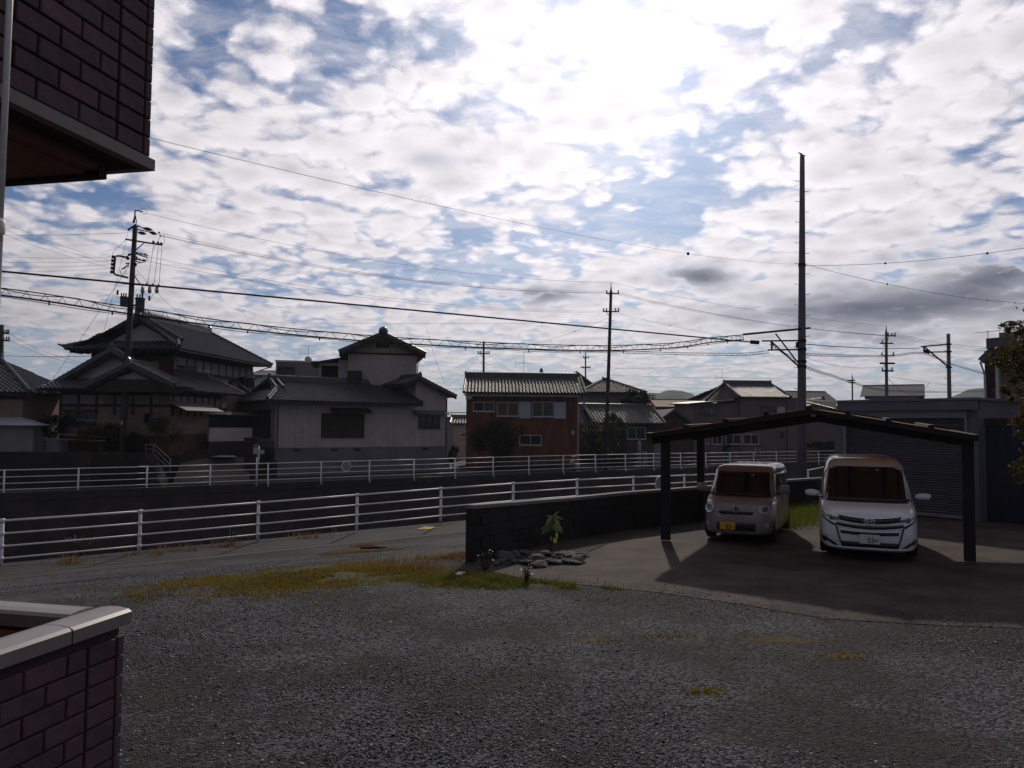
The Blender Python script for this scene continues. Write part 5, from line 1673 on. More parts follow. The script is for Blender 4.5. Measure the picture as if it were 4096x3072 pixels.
def gable_house(name, label, px0, px1, pyb, Y, ang, eave_py, ridge_py, D, wall, roofm, axis='x', tiles=True, over=.5, zb=-1.2, wins=(), single=80, wallz=None, group=None, hip=False, orn=.28, ant=None, gable_m=None):
    """axis 'x': ridge runs along the front; 'y': the gable faces us"""
    o = at(px0, pyb, Y)
    fr = Frame((o.x, Y, zb), R(ang))
    h = house_root(name, label, fr, 'house', group)
    X1, _ = fr.fy(px1, pyb, 0)
    mid = (px0 + px1) / 2
    _, ze = fr.fy(mid, eave_py, -over)
    rf = None
    part(h, 'wall', wall, (0, X1, 0, D, -.3, ze + .02))
    rf = roof_part(h)
    rm = roofm
    if axis == 'x':
        yr = D / 2
        _, zr = fr.fy(mid, ridge_py, yr)
        i0, i1 = (0, X1) if not hip else (min(yr, X1 * .45), X1 - min(yr, X1 * .45))
        ro = over if not hip else 0
        L, Rr = -over, X1 + over
        roof_plane(rf, (L, -over, ze), (Rr, -over, ze), (i1 + ro, yr, zr), (i0 - ro, yr, zr), rm, tiles=tiles, single=single, thick=.09)
        roof_plane(rf, (Rr, D + over, ze), (L, D + over, ze), (i0 - ro, yr, zr), (i1 + ro, yr, zr), rm, tiles=tiles, single=0, thick=.09)
        if hip:
            roof_plane(rf, (L, D + over, ze), (L, -over, ze), (i0, yr, zr), (i0, yr, zr), rm, tiles=tiles, single=20, thick=.09)
            roof_plane(rf, (Rr, -over, ze), (Rr, D + over, ze), (i1, yr, zr), (i1, yr, zr), rm, tiles=tiles, single=20, thick=.09)
            if tiles:
                for e in (-over, D + over):
                    verge(rf, (L, e, ze + .03), (i0, yr, zr + .03), rm); verge(rf, (Rr, e, ze + .03), (i1, yr, zr + .03), rm)
        else:
            for x in (0, X1):
                t = .08 if x == 0 else -.08
                MB().add([(x, 0, ze), (x, D, ze), (x, yr, zr - .1), (x + t, 0, ze), (x + t, D, ze), (x + t, yr, zr - .1)], [(0, 2, 1), (3, 4, 5), (0, 1, 4, 3), (1, 2, 5, 4), (2, 0, 3, 5)]).build('gable_wall', gable_m or wall, h)
            for x in (L, Rr):
                for yy in (-over, D + over):
                    MB().slab([(x, yy, ze), (x, yr, zr), (x, yr, zr - .22), (x, yy, ze - .2)], .05).build('barge_board', 'timber' if tiles else rm, rf)
                if tiles:
                    verge(rf, (x, -over, ze + .03), (x, yr, zr + .03), rm, w=.2, h=.14)
        if tiles:
            ridge(rf, (i0 - ro, yr, zr), (i1 + ro, yr, zr), rm, w=.3, h=.34, orn=orn)
        else:
            MB().tube([(i0 - ro, yr, zr + .02), (i1 + ro, yr, zr + .02)], .07, 5).build('ridge_cap', rm, rf)
    else:
        xm = X1 / 2
        _, zr = fr.fy(mid, ridge_py, -over)
        for a, b in (((-over, D + over), (-over, -over)), ((X1 + over, -over), (X1 + over, D + over))):
            roof_plane(rf, (a[0], a[1], ze), (b[0], b[1], ze), (xm, b[1], zr), (xm, a[1], zr), rm, tiles=tiles, single=single // 2, thick=.09)
        gable_tri(h, 'gable_wall', gable_m or wall, 0, X1, xm, -.003, .25, ze - .01, ze + (zr - ze) * (xm / (xm + over)) - .1)
        for x in (-over, X1 + over):
            A, B = Vector((x, -over, ze)), Vector((xm, -over, zr))
            MB().slab([A, B, B + Vector((0, 0, -.24)), A + Vector((0, 0, -.2))], .05).build('barge_board', 'timber' if tiles else 'metal_roof', rf)
            if tiles:
                verge(rf, A + Vector((0, .04, .04)), B + Vector((0, .04, .04)), rm, w=.2, h=.14)
        if tiles:
            ridge(rf, (xm, -over, zr), (xm, D + over, zr), rm, w=.3, h=.34, orn=orn)
    for b in wins:
        window(h, fr, 0, b[:4], b[4], b[5] if len(b) > 5 else 'frame_alu', b[6] if len(b) > 6 else 'glass_house')
    if ant:
        a, _ = fr.fy(ant[0], 1500, D / 2)
        antenna(h, a, D / 2, (zr if axis == 'x' else ze), (ant[1]) + 0.0, s=ant[2] if len(ant) > 2 else 1.0)
    return h, fr, X1, ze, zr

# low house with bright glinting tiles right of the mid pole
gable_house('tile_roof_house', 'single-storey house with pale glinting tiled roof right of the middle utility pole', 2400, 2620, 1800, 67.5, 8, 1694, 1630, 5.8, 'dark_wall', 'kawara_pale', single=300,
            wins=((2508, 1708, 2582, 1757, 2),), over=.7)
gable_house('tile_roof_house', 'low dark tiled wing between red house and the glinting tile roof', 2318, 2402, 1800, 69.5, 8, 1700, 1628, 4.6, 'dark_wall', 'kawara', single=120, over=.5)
gable_house('hip_roof_house', 'dark two-storey house with tiled hip roof behind the middle utility pole', 2352, 2548, 1700, 80, 4, 1570, 1522, 7.5, 'slate_blue', 'kawara_brown', hip=True, single=150, over=.8,
            wins=((2480, 1592, 2520, 1618, 2, 'frame_dark'),))
gable_house('grey_gable_house', 'slate grey house whose plain gable rises behind the red house', 2215, 2392, 1650, 88, 6, 1562, 1484, 9, 'slate_blue', 'metal_roof', axis='y', tiles=False, over=.5, wins=((2330, 1537, 2340, 1552, 1),))
gable_house('dark_tile_house', 'dark tiled ridge with round end peeking over the red house roof', 2135, 2192, 1650, 92, 0, 1512, 1494, 8, 'dark_wall', 'kawara', axis='y', over=.4, single=40, orn=.5)
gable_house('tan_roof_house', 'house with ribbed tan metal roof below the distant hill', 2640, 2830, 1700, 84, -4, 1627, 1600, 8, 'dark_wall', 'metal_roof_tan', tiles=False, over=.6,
            wins=((2716, 1641, 2754, 1664, 2, 'shutter_white', 'glass_house'), (2757, 1640, 2776, 1662, 2, 'shutter_white')))
gable_house('red_gable_house', 'small dark red gabled house with grey roof left of the mauve house', 2636, 2748, 1760, 74, 4, 1690, 1634, 6, 'timber_red', 'metal_roof', axis='y', tiles=False, over=.5)

# mauve house
def mauve_house():
    o = at(2772, 1750, 76)
    fr = Frame((o.x, 76, -1.2), R(3))
    h = house_root('mauve_house', 'mauve stucco house with tiled gable roof and flat roofed wing behind the carport', fr)
    X1, _ = fr.fy(2957, 1700, 0); X2, _ = fr.fy(3192, 1700, 0); X3, _ = fr.fy(3368, 1700, .6)
    zf = fr.fy(2800, 1611, 0)[1]
    ze = fr.fy(3060, 1590, -.6)[1]
    D = 7.0
    part(h, 'wing_wall', 'stucco_mauve', (0, X1, 0, D, -.3, zf))
    A = fr.fy(2758, 1613, -.6); B = fr.fy(2934, 1598, -.6)
    MB().slab([(A[0], -.6, A[1]), (B[0], -.6, B[1]), (B[0], D, B[1] + .2), (A[0], D, A[1] + .2)], .14).build('flat_roof', 'frame_dark', h)
    gutter(h, (A[0], -.64, A[1] - .02), (B[0], -.64, B[1] - .02), 'shutter_white', .05)
    part(h, 'wall', 'stucco_mauve', (X1 + .003, X2, -.25, D, -.3, ze + .05))
    part(h, 'low_wall', 'stucco_mauve', (X2 + .003, X3, .6, D - 1, -.3, fr.fy(3300, 1660, .6)[1]))
    yr = D / 2
    _, zr = fr.fy(3000, 1537, yr)
    xl, xr = fr.fy(2962, 1588, -.7)[0] - .1, fr.fy(3166, 1590, -.7)[0]
    x0, x1 = fr.fy(2898, 1535, yr)[0], fr.fy(3080, 1535, yr)[0]
    rf = roof_part(h)
    roof_plane(rf, (xl, -.7, ze), (xr, -.7, ze), (x1, yr, zr), (x0, yr, zr), 'kawara', single=300)
    roof_plane(rf, (xr, D + .7, ze), (fr.fy(2836, 1600, 0)[0], D + .7, ze), (x0, yr, zr), (x1, yr, zr), 'kawara', single=0)
    ridge(rf, (x0, yr, zr), (x1, yr, zr), w=.34, h=.4, orn=.3)
    verge(rf, (xl, -.7, ze + .04), (x0, yr, zr + .04), w=.24, h=.16)
    verge(rf, (xr, -.7, ze + .04), (x1, yr, zr + .04), w=.24, h=.16)
    xg = fr.fy(2832, 1598, 1.5)[0]
    MB().add([(xg, 1.5, zf + .1), (xl + .1, -.5, ze - .05), (x0, yr, zr - .05), (xg, D, zf + .1)], [(0, 1, 2), (0, 2, 3)]).build('gable_wall', 'dark_wall', h)
    verge(rf, (xg - .2, 1.5, zf + .25), (x0 - .05, yr, zr + .02), w=.22, h=.16)
    roof_plane(rf, (X2 - .6, .0, ze - .1), (fr.fy(3345, 1640, 0)[0], .0, fr.fy(3345, 1640, 0)[1]), (fr.fy(3345, 1640, 3)[0], 3, ze - .2), (X2 - .6, 3, ze + .4), 'kawara', single=40)
    lx = -.25
    window(h, fr, lx, (3040, 1624, 3104, 1662), 2, 'frame_dark', 'glass_house')
    a0, z1 = fr.fy(3106, 1628, lx); a1, z0 = fr.fy(3138, 1660, lx)
    MB().box(a0, a1, lx - .16, lx - .003, z0, z1).build('shutter_box', 'shutter_white', h)
    window(h, fr, 0, (2803, 1610 + 18, 2865, 1658), 2, 'frame_dark', 'glass_dark')
    for b, q in (((2822, 1738, 2834, 1776), 1), ((2848, 1737, 2888, 1777), 2), ((2902, 1737, 2965, 1777), 2)):
        window(h, fr, 0 if b[2] < 2957 else lx, b, q, 'frame_alu', 'glass_house')
    window(h, fr, lx, (2973, 1737, 3035, 1777), 2, 'frame_alu', 'glass_house')
    a0, z1 = fr.fy(3018, 1797, -.7); a1, z0 = fr.fy(3042, 1820, -.7)
    ac = MB().box(a0, a1, -.7, -.3, z0, z1).build('air_conditioner', 'shutter_white', h)
    MB().lathe([(.24, 0), (.24, .02), (.2, .02)], 14).build('fan_grille', 'frame_dark', ac)
    f = ac.children[0]; f.location = ((a0 + a1) / 2 + .05, -.702, (z0 + z1) / 2); f.rotation_euler = (R(90), 0, 0)
    a0, z1 = fr.fy(3120, 1726, lx); a1, z0 = fr.fy(3137, 1754, lx)
    MB().box(a0, a1, lx - .1, lx - .003, z0, z1).build('vent_hood', 'timber_red', h)
    MB().tube([(a1 + .25, lx - .05, ze - .2), (a1 + .25, lx - .05, 0)], .04, 5).build('downpipe', 'dark_wall', h)
    ax = fr.fy(2888, 1530, yr)[0]
    antenna(h, ax, yr, zr - .2, 1.75, yagi2=True)
mauve_house()
gable_house('metal_roof_house', 'house with ridged grey metal roof just right of the tall concrete pole', 3155, 3345, 1700, 104, 0, 1612, 1566, 9, 'stucco_grey', 'metal_roof', tiles=False, over=.4)
gable_house('small_gable_house', 'small pale gable with round ridge ornament between concrete pole and garage', 3232, 3336, 1700, 88, 0, 1640, 1603, 6, 'plaster_white', 'kawara', axis='y', single=60, over=.6, orn=.45)
gable_house('grey_roof_house', 'far house with wide grey roof seen over the garage beneath the insulated pole', 3478, 3665, 1700, 92, -28, 1583, 1541, 8, 'siding_beige', 'metal_roof', tiles=False, over=.9)
gable_house('metal_roof_house', 'pale roofed building in the gap between the beige house and red house', 1783, 1864, 1860, 84, 6, 1667, 1652, 6, 'plaster_white', 'shutter_white', tiles=False, over=.2)
gable_house('low_tile_house', 'small tiled outbuilding low in the gap between beige house and red house', 1812, 1862, 1830, 76, 0, 1695, 1672, 4, 'siding_beige', 'kawara_pale', over=.3, single=60)
gable_house('white_wall_house', 'white walled building with grey roof behind the right end of the traditional house', 1008, 1100, 1700, 96, 5, 1500, 1484, 8, 'shutter_white', 'metal_roof', tiles=False, over=.3, wins=((1020, 1500, 1050, 1515, 2),))
gable_house('far_house', 'distant low roofs far behind the gap right of the red gabled house', 2560, 2640, 1700, 130, 0, 1640, 1618, 8, 'stucco_grey', 'metal_roof', tiles=False, over=.3)

# house behind the maple at the right edge
def right_house():
    o = at(3944, 1700, 26)
    fr = Frame((o.x, 26, 0.0), R(-58))
    h = house_root('dark_house', 'dark brown two-storey house behind the maple at the right edge', fr)
    z1 = fr.fy(3944, 1440, 0)[1]
    x1 = fr.fy(3990, 1500, 0)[0]
    part(h, 'wall', 'dark_wall', (0, x1, 0, 6, 0, z1 + .3))
    part(h, 'front_wall', 'plaster_pink', (x1 + .003, x1 + 6, .15, 6, 0, z1 + .9))
    part(h, 'corner_post', 'frame_alu', (x1 - .05, x1 + .06, -.04, .1, 0, z1 + .5))
    rf = roof_part(h)
    A = fr.fy(3918, 1436, -.5); B = fr.fy(3990, 1380, -.2)
    MB().slab([(A[0], -.6, A[1]), (B[0] + .1, -.6, B[1] + .05), (B[0] + .1, 7, B[1] + .05), (A[0], 7, A[1])], .22).build('roof_board', 'metal_roof', rf)
    E = fr.fy(3960, 1362, -.5)
    part(h, 'upper_fascia', 'metal_roof', (E[0], E[0] + 7, -.75, 6.5, E[1] - .28, E[1] + .05))
    part(h, 'upper_wall', 'dark_wall', (B[0], B[0] + 5, .2, 6, B[1] - .5, E[1] - .285))
    MB().tube([(A[0] + .05, -.55, A[1] - .12), (.05, -.1, A[1] - .5), (.05, -.1, 0)], .04, 6).build('downpipe', 'frame_alu', h)
    ax = fr.fy(3953, 1400, .4)[0]
    antenna(h, ax, .4, A[1] + .1, fr.fy(3953, 1322, .4)[1] - A[1] - .1, 'galvanised', .62, False)
right_house()

# garage with roller shutter
def garage():
    d = (GAR_R - GAR_L).normalized()
    ang = math.atan2(d.y, d.x)
    fr = Frame(GAR_L, ang)
    h = house_root('garage', 'grey steel garage with closed roller shutter behind the carport', fr, 'garage')
    W = (GAR_R - GAR_L).length
    x0, zt = fr.fy(3348, 1600, -.25); x1, zt2 = fr.fy(3905, 1591, -.25)
    zt = (zt + zt2) / 2
    zb = fr.fy(3600, 1642, -.2)[1]
    part(h, 'wall', 'garage_steel', (.0, W, .12, 5.5, 0, zt - .05))
    part(h, 'roof', 'garage_steel', (x0, x1, -.25, 5.7, zt - .06, zt))
    part(h, 'fascia', 'garage_steel', (x0 + .02, x1 - .02, -.22, -.1, zb, zt - .065))
    a0, z1 = fr.fy(3376, 1646, 0); a1, z0 = fr.fy(3872, 1672, 0)
    part(h, 'shutter_housing', 'garage_trim', (a0, a1, -.08, .1, z0, z1))
    part(h, 'side_wall', 'garage_steel', (-.003, a0, -.02, .118, 0, zb))
    part(h, 'side_wall', 'garage_steel', (a1, W + .003, -.02, .118, 0, zb))
    part(h, 'jamb', 'garage_trim', (a0 + .002, a0 + .07, -.06, .10, 0.03, z0 - .002), (a1 - .07, a1 - .002, -.06, .10, .03, z0 - .002))
    n = 36
    hgt = (z0 - .14) / n
    me = MB().add([(0, .03, 0), (1, .03, 0), (1, .0, hgt * .12), (0, .0, hgt * .12), (1, -.012, hgt * .55), (0, -.012, hgt * .55), (1, .012, hgt * .93), (0, .012, hgt * .93), (1, .03, hgt * .97), (0, .03, hgt * .97)],
                  [(0, 1, 2, 3), (3, 2, 4, 5), (5, 4, 6, 7), (7, 6, 8, 9)]).mesh('slat', 'garage_slat')
    for i in range(n):
        inst('slat', me, h, Matrix.Translation((a0 + .072, .03, .13 + i * hgt)) @ Matrix.Diagonal((a1 - a0 - .144, 1, 1, 1)))
    part(h, 'shutter_back', 'garage_slat', (a0 + .072, a1 - .072, .065, .1, .1, z0))
    part(h, 'bottom_bar', 'garage_trim', (a0 + .072, a1 - .072, .0, .06, .035, .115))
garage()

# dark blue fence wall right of the garage
def steel_fence():
    A, B = Vector((GAR_R.x + .15, GAR_R.y + .35, 0)), Vector((16.5, 15.2, 0))
    d = (B - A).normalized()
    root = thing('steel_fence', 'tall dark blue corrugated steel fence right of the garage', 'fence', A, math.atan2(d.y, d.x))
    L = (B - A).length
    n = 26
    for i in range(n):
        w = L / n
        MB().box(i * w, i * w + w * .58, 0, .03, 0.0, 2.36).box(i * w + w * .58, (i + 1) * w, .025, .05, 0.0, 2.36).build('sheet', 'blue_steel', root)
    MB().box(0, L, -.03, .08, 2.363, 2.52).build('cap_rail', 'dark_wall', root)
steel_fence()

# ------------------------------------------------------------------ carport
def carport():
    A = gp(2663, 2165); B = gp(3880, 2252)
    d = (B - A).normalized()
    ang = math.atan2(d.y, d.x)
    fr = Frame((A.x, A.y, 0.03), ang)
    W = (B - A).length
    root = thing('carport', 'dark steel carport with shallow peaked bronze roof over the two parked vans', 'carport', fr.o, ang)
    xl, zl = fr.fy(2612, 1740, 0); xp, zp = fr.fy(3236, 1636, -.25); xr, zr = fr.fy(3905, 1742, -.25)
    D = 3.75
    y0, y1 = -.35, D + .5
    zl = zl + .03
    xr = W + .09
    hs = lambda x: (zl + (zp - zl) * (x - xl) / (xp - xl)) if x < xp else (zr + (zp - zr) * (xr - x) / (xr - xp))
    bl, _ = fr.fx(2803, 1790, 0.0)
    for (x, y) in ((0, 0), (W, 0), (0.0, min(max(bl, 3.0), 4.0))):
        MB().box(x - .085, x + .085, y - .06, y + .06, 0, hs(x) - .13).build('post', 'black_metal', root)
    tilt = lambda y: .015 * (y - y0)
    def beam(y, w, h, dz=0.0):
        dz = dz - tilt(y)
        mb = MB()
        pts = [(xl, hs(xl)), (xp, zp), (xr, hs(xr))]
        for (xa, za), (xb, zb) in zip(pts[:-1], pts[1:]):
            vs = [(xa, y - w, za - h - dz), (xb, y - w, zb - h - dz), (xb, y + w, zb - h - dz), (xa, y + w, za - h - dz), (xa, y - w, za - dz), (xb, y - w, zb - dz), (xb, y + w, zb - dz), (xa, y + w, za - dz)]
            mb.add(vs, [(0, 3, 2, 1), (4, 5, 6, 7), (0, 1, 5, 4), (1, 2, 6, 5), (2, 3, 7, 6), (3, 0, 4, 7)])
        return mb
    beam(-.02, .05, .125, .09).build('front_beam', 'black_metal', root)
    beam(3.62, .05, .15, .10).build('rear_beam', 'black_metal', root)
    beam(y0, .03, .085, .0).build('front_trim', 'black_metal', root)
    beam(y1, .03, .075, -.045).build('rear_trim', 'black_metal', root)
    def tbar(x, w, z0, z1):
        h_ = hs(x)
        vs = [(x - w, y0, h_ + z0), (x + w, y0, h_ + z0), (x + w, y1, h_ + z0 + tilt(y1)), (x - w, y1, h_ + z0 + tilt(y1)), (x - w, y0, h_ + z1), (x + w, y0, h_ + z1), (x + w, y1, h_ + z1 + tilt(y1)), (x - w, y1, h_ + z1 + tilt(y1))]
        return MB().add(vs, [(0, 3, 2, 1), (4, 5, 6, 7), (0, 1, 5, 4), (1, 2, 6, 5), (2, 3, 7, 6), (3, 0, 4, 7)])
    for x in (xl + .02, xr - .02):
        tbar(x, .06, -.10, .012).build('eave_gutter', 'black_metal', root)
    tbar(xp, .05, -.03, .05).build('ridge_bar', 'black_metal', root)
    for side in ((xl, xp), (xp, xr)):
        n = 4
        for i in range(n + 1):
            x = side[0] + (side[1] - side[0]) * i / n
            if 0 < i < n:
                tbar(x, .045, -.05, .06).build('rafter', 'black_metal', root)
        for i in range(n):
            xa = side[0] + (side[1] - side[0]) * i / n + .035; xb = side[0] + (side[1] - side[0]) * (i + 1) / n - .035
            MB().slab([(xa, y0 + .035, hs(xa) + .012), (xb, y0 + .035, hs(xb) + .012), (xb, y1 - .035, hs(xb) + .012 + tilt(y1)), (xa, y1 - .035, hs(xa) + .012 + tilt(y1))], .006).build('roof_panel', 'polycarb', root)
    for y in (0.9, 1.8, 2.7):
        beam(y, .015, .03, .02).build('purlin', 'black_metal', root)
    a, z = fr.fy(3258, 1655, -.08)
    MB().box(a - .06, a + .02, -.10, -.072, z - .05, z + .06).build('maker_sticker', 'paper', root)
    return fr, W
carport()

# ------------------------------------------------------------------ vans
class Body:
    """levels: (z, y_front, y_rear, half_width, roundness)"""
    def __init__(s, lv):
        s.a = np.array(lv, float)
        z = s.a[:, 0]
    def g(s, z):
        return [float(np.interp(z, s.a[:, 0], s.a[:, i])) for i in (1, 2, 3, 4)]
    def front(s, x, z):
        yf, yr, w, n = s.g(z)
        yc, b = (yf + yr) / 2, (yr - yf) / 2
        q = min(abs(x / w), 0.9995)
        return yc - b * (1 - q ** n) ** (1 / n)
    def side(s, y, z):
        yf, yr, w, n = s.g(z)
        yc, b = (yf + yr) / 2, (yr - yf) / 2
        q = min(abs((y - yc) / b), 0.9995)
        return w * (1 - q ** n) ** (1 / n)
    def shell(s, N=72):
        vs, fs = [], []
        zz = s.a[:, 0]
        for z in zz:
            yf, yr, w, n = s.g(z)
            yc, b = (yf + yr) / 2, (yr - yf) / 2
            for i in range(N):
                t = 2 * math.pi * i / N
                # spread samples into the corners
                c, sn = math.cos(t), math.sin(t)
                x = w * math.copysign(abs(c) ** (2 / n), c); y = yc + b * math.copysign(abs(sn) ** (2 / n), sn)
                vs.append((x, y, z))
        k = len(zz)
        for j in range(k - 1):
            for i in range(N):
                e = (i + 1) % N
                fs.append((j * N + i, j * N + e, (j + 1) * N + e, (j + 1) * N + i))
        fs.append(tuple(range(N))[::-1]); fs.append(tuple((k - 1) * N + i for i in range(N)))
        return MB().add(vs, fs)
    def fpatch(s, quad, off=.008, nx=14, nz=6, back=.02):
        """patch on the nose: quad = [(x,z)]*4 lower-left, lower-right, upper-right, upper-left"""
        (x0, z0), (x1, z1), (x2, z2), (x3, z3) = quad
        vs, fs = [], []
        for layer in (-off, back):
            for j in range(nz + 1):
                v = j / nz
                for i in range(nx + 1):
                    u = i / nx
                    x = (x0 * (1 - u) + x1 * u) * (1 - v) + (x3 * (1 - u) + x2 * u) * v
                    z = (z0 * (1 - u) + z1 * u) * (1 - v) + (z3 * (1 - u) + z2 * u) * v
                    vs.append((x, s.front(x, z) + layer, z))
        K = (nx + 1) * (nz + 1)
        for j in range(nz):
            for i in range(nx):
                a = j * (nx + 1) + i
                fs.append((a, a + 1, a + nx + 2, a + nx + 1))
        rim = [i for i in range(nx + 1)] + [j * (nx + 1) + nx for j in range(1, nz + 1)] + [nz * (nx + 1) + i for i in range(nx - 1, -1, -1)] + [j * (nx + 1) for j in range(nz - 1, 0, -1)]
        for a, b in zip(rim, rim[1:] + rim[:1]):
            fs.append((b, a, a + K, b + K))
        return MB().add(vs, fs)
    def fpoly(s, pts, off=.01, back=.02):
        vs, fs = [], []
        k = len(pts)
        cx = sum(p[0] for p in pts) / k; cz = sum(p[1] for p in pts) / k
        rings = 4
        for layer in (-off, back):
            for r in range(rings + 1):
                f = r / rings
                for (x, z) in pts:
                    X, Z = cx + (x - cx) * f, cz + (z - cz) * f
                    vs.append((X, s.front(X, Z) + layer, Z))
        for r in range(rings):
            for i in range(k):
                e = (i + 1) % k
                fs.append((r * k + i, r * k + e, (r + 1) * k + e, (r + 1) * k + i))
        K = k * (rings + 1)
        for i in range(k):
            e = (i + 1) % k
            fs.append((rings * k + e, rings * k + i, rings * k + i + K, rings * k + e + K))
        return MB().add(vs, fs)
    def spatch(s, sgn, quad, off=.008, nx=8, nz=5, back=.02):
        (y0, z0), (y1, z1), (y2, z2), (y3, z3) = quad
        vs, fs = [], []
        for layer in (off, -back):
            for j in range(nz + 1):
                v = j / nz
                for i in range(nx + 1):
                    u = i / nx
                    y = (y0 * (1 - u) + y1 * u) * (1 - v) + (y3 * (1 - u) + y2 * u) * v
                    z = (z0 * (1 - u) + z1 * u) * (1 - v) + (z3 * (1 - u) + z2 * u) * v
                    vs.append((sgn * (s.side(y, z) + layer), y, z))
        K = (nx + 1) * (nz + 1)
        for j in range(nz):
            for i in range(nx):
                a = j * (nx + 1) + i
                fs.append((a, a + 1, a + nx + 2, a + nx + 1))
        rim = [i for i in range(nx + 1)] + [j * (nx + 1) + nx for j in range(1, nz + 1)] + [nz * (nx + 1) + i for i in range(nx - 1, -1, -1)] + [j * (nx + 1) for j in range(nz - 1, 0, -1)]
        for a, b in zip(rim, rim[1:] + rim[:1]):
            fs.append((b, a, a + K, b + K))
        return MB().add(vs, fs)

SEG = {'0': 'abcdef', '1': 'bc', '2': 'abged', '3': 'abgcd', '4': 'fgbc', '5': 'afgcd', '6': 'afgedc', '7': 'abc', '8': 'abcdefg', '9': 'abfgcd', '-': 'g', '.': 'p', 'L': 'fed'}
def digits(txt, x, z, w, h, gap, y, t):
    """block numerals as raised strokes; returns a mesh builder"""
    mb = MB()
    for ch in txt:
        if ch != ' ':
            for q in SEG[ch]:
                if q == 'a': mb.box(x, x + w, y - .004, y, z + h - t, z + h)
                if q == 'g': mb.box(x + t, x + w - t, y - .004, y, z + h / 2 - t / 2, z + h / 2 + t / 2)
                if q == 'd': mb.box(x, x + w, y - .004, y, z, z + t)
                if q == 'f': mb.box(x, x + t, y - .004, y, z + h / 2, z + h - t)
                if q == 'b': mb.box(x + w - t, x + w, y - .004, y, z + h / 2, z + h - t)
                if q == 'e': mb.box(x, x + t, y - .004, y, z + t, z + h / 2)
                if q == 'c': mb.box(x + w - t, x + w, y - .004, y, z + t, z + h / 2)
                if q == 'p': mb.box(x + w / 2 - t / 2, x + w / 2 + t / 2, y - .004, y, z + h / 2 - t / 2, z + h / 2 + t / 2)
        x += w + gap
    return mb
def wheels(root, L, track, r, w, ys):
    for y in ys:
        for sgn in (-1, 1):
            x = sgn * track
            wh = bpy.data.objects.new('wheel', None); C.objects.link(wh); wh.parent = root
            wh.location = (x, y, r); wh.rotation_euler = (0, R(90), 0)
            MB().lathe([(r * .62, -w / 2), (r * .93, -w / 2), (r, -w * .35), (r, w * .35), (r * .93, w / 2), (r * .62, w / 2)], 24).build('tyre', 'rubber', wh, True)
            MB().lathe([(.02, -w * .3), (r * .6, -w * .42), (r * .64, 0), (r * .6, w * .42), (.02, w * .3)], 20).build('rim', 'rim', wh, True)
def number_plate(root, body, x, z, w, h, m, ink, txt, t):
    y = min(body.front(x - w / 2, z), body.front(x + w / 2, z), body.front(x, z)) - .025
    p = MB().box(x - w / 2, x + w / 2, y, y + .012, z - h / 2, z + h / 2).build('number_plate', m, root)
    n = len(txt)
    cw = w * .84 / n * .78
    digits(txt, x - w * .42, z - h * .38, cw, h * .50, w * .84 / n * .22, y - .001, t).build('plate_number', ink, p)
    digits('---', x - w * .22, z + h * .20, w * .12, h * .22, w * .03, y - .001, .009).build('plate_class', ink, p)
    return p

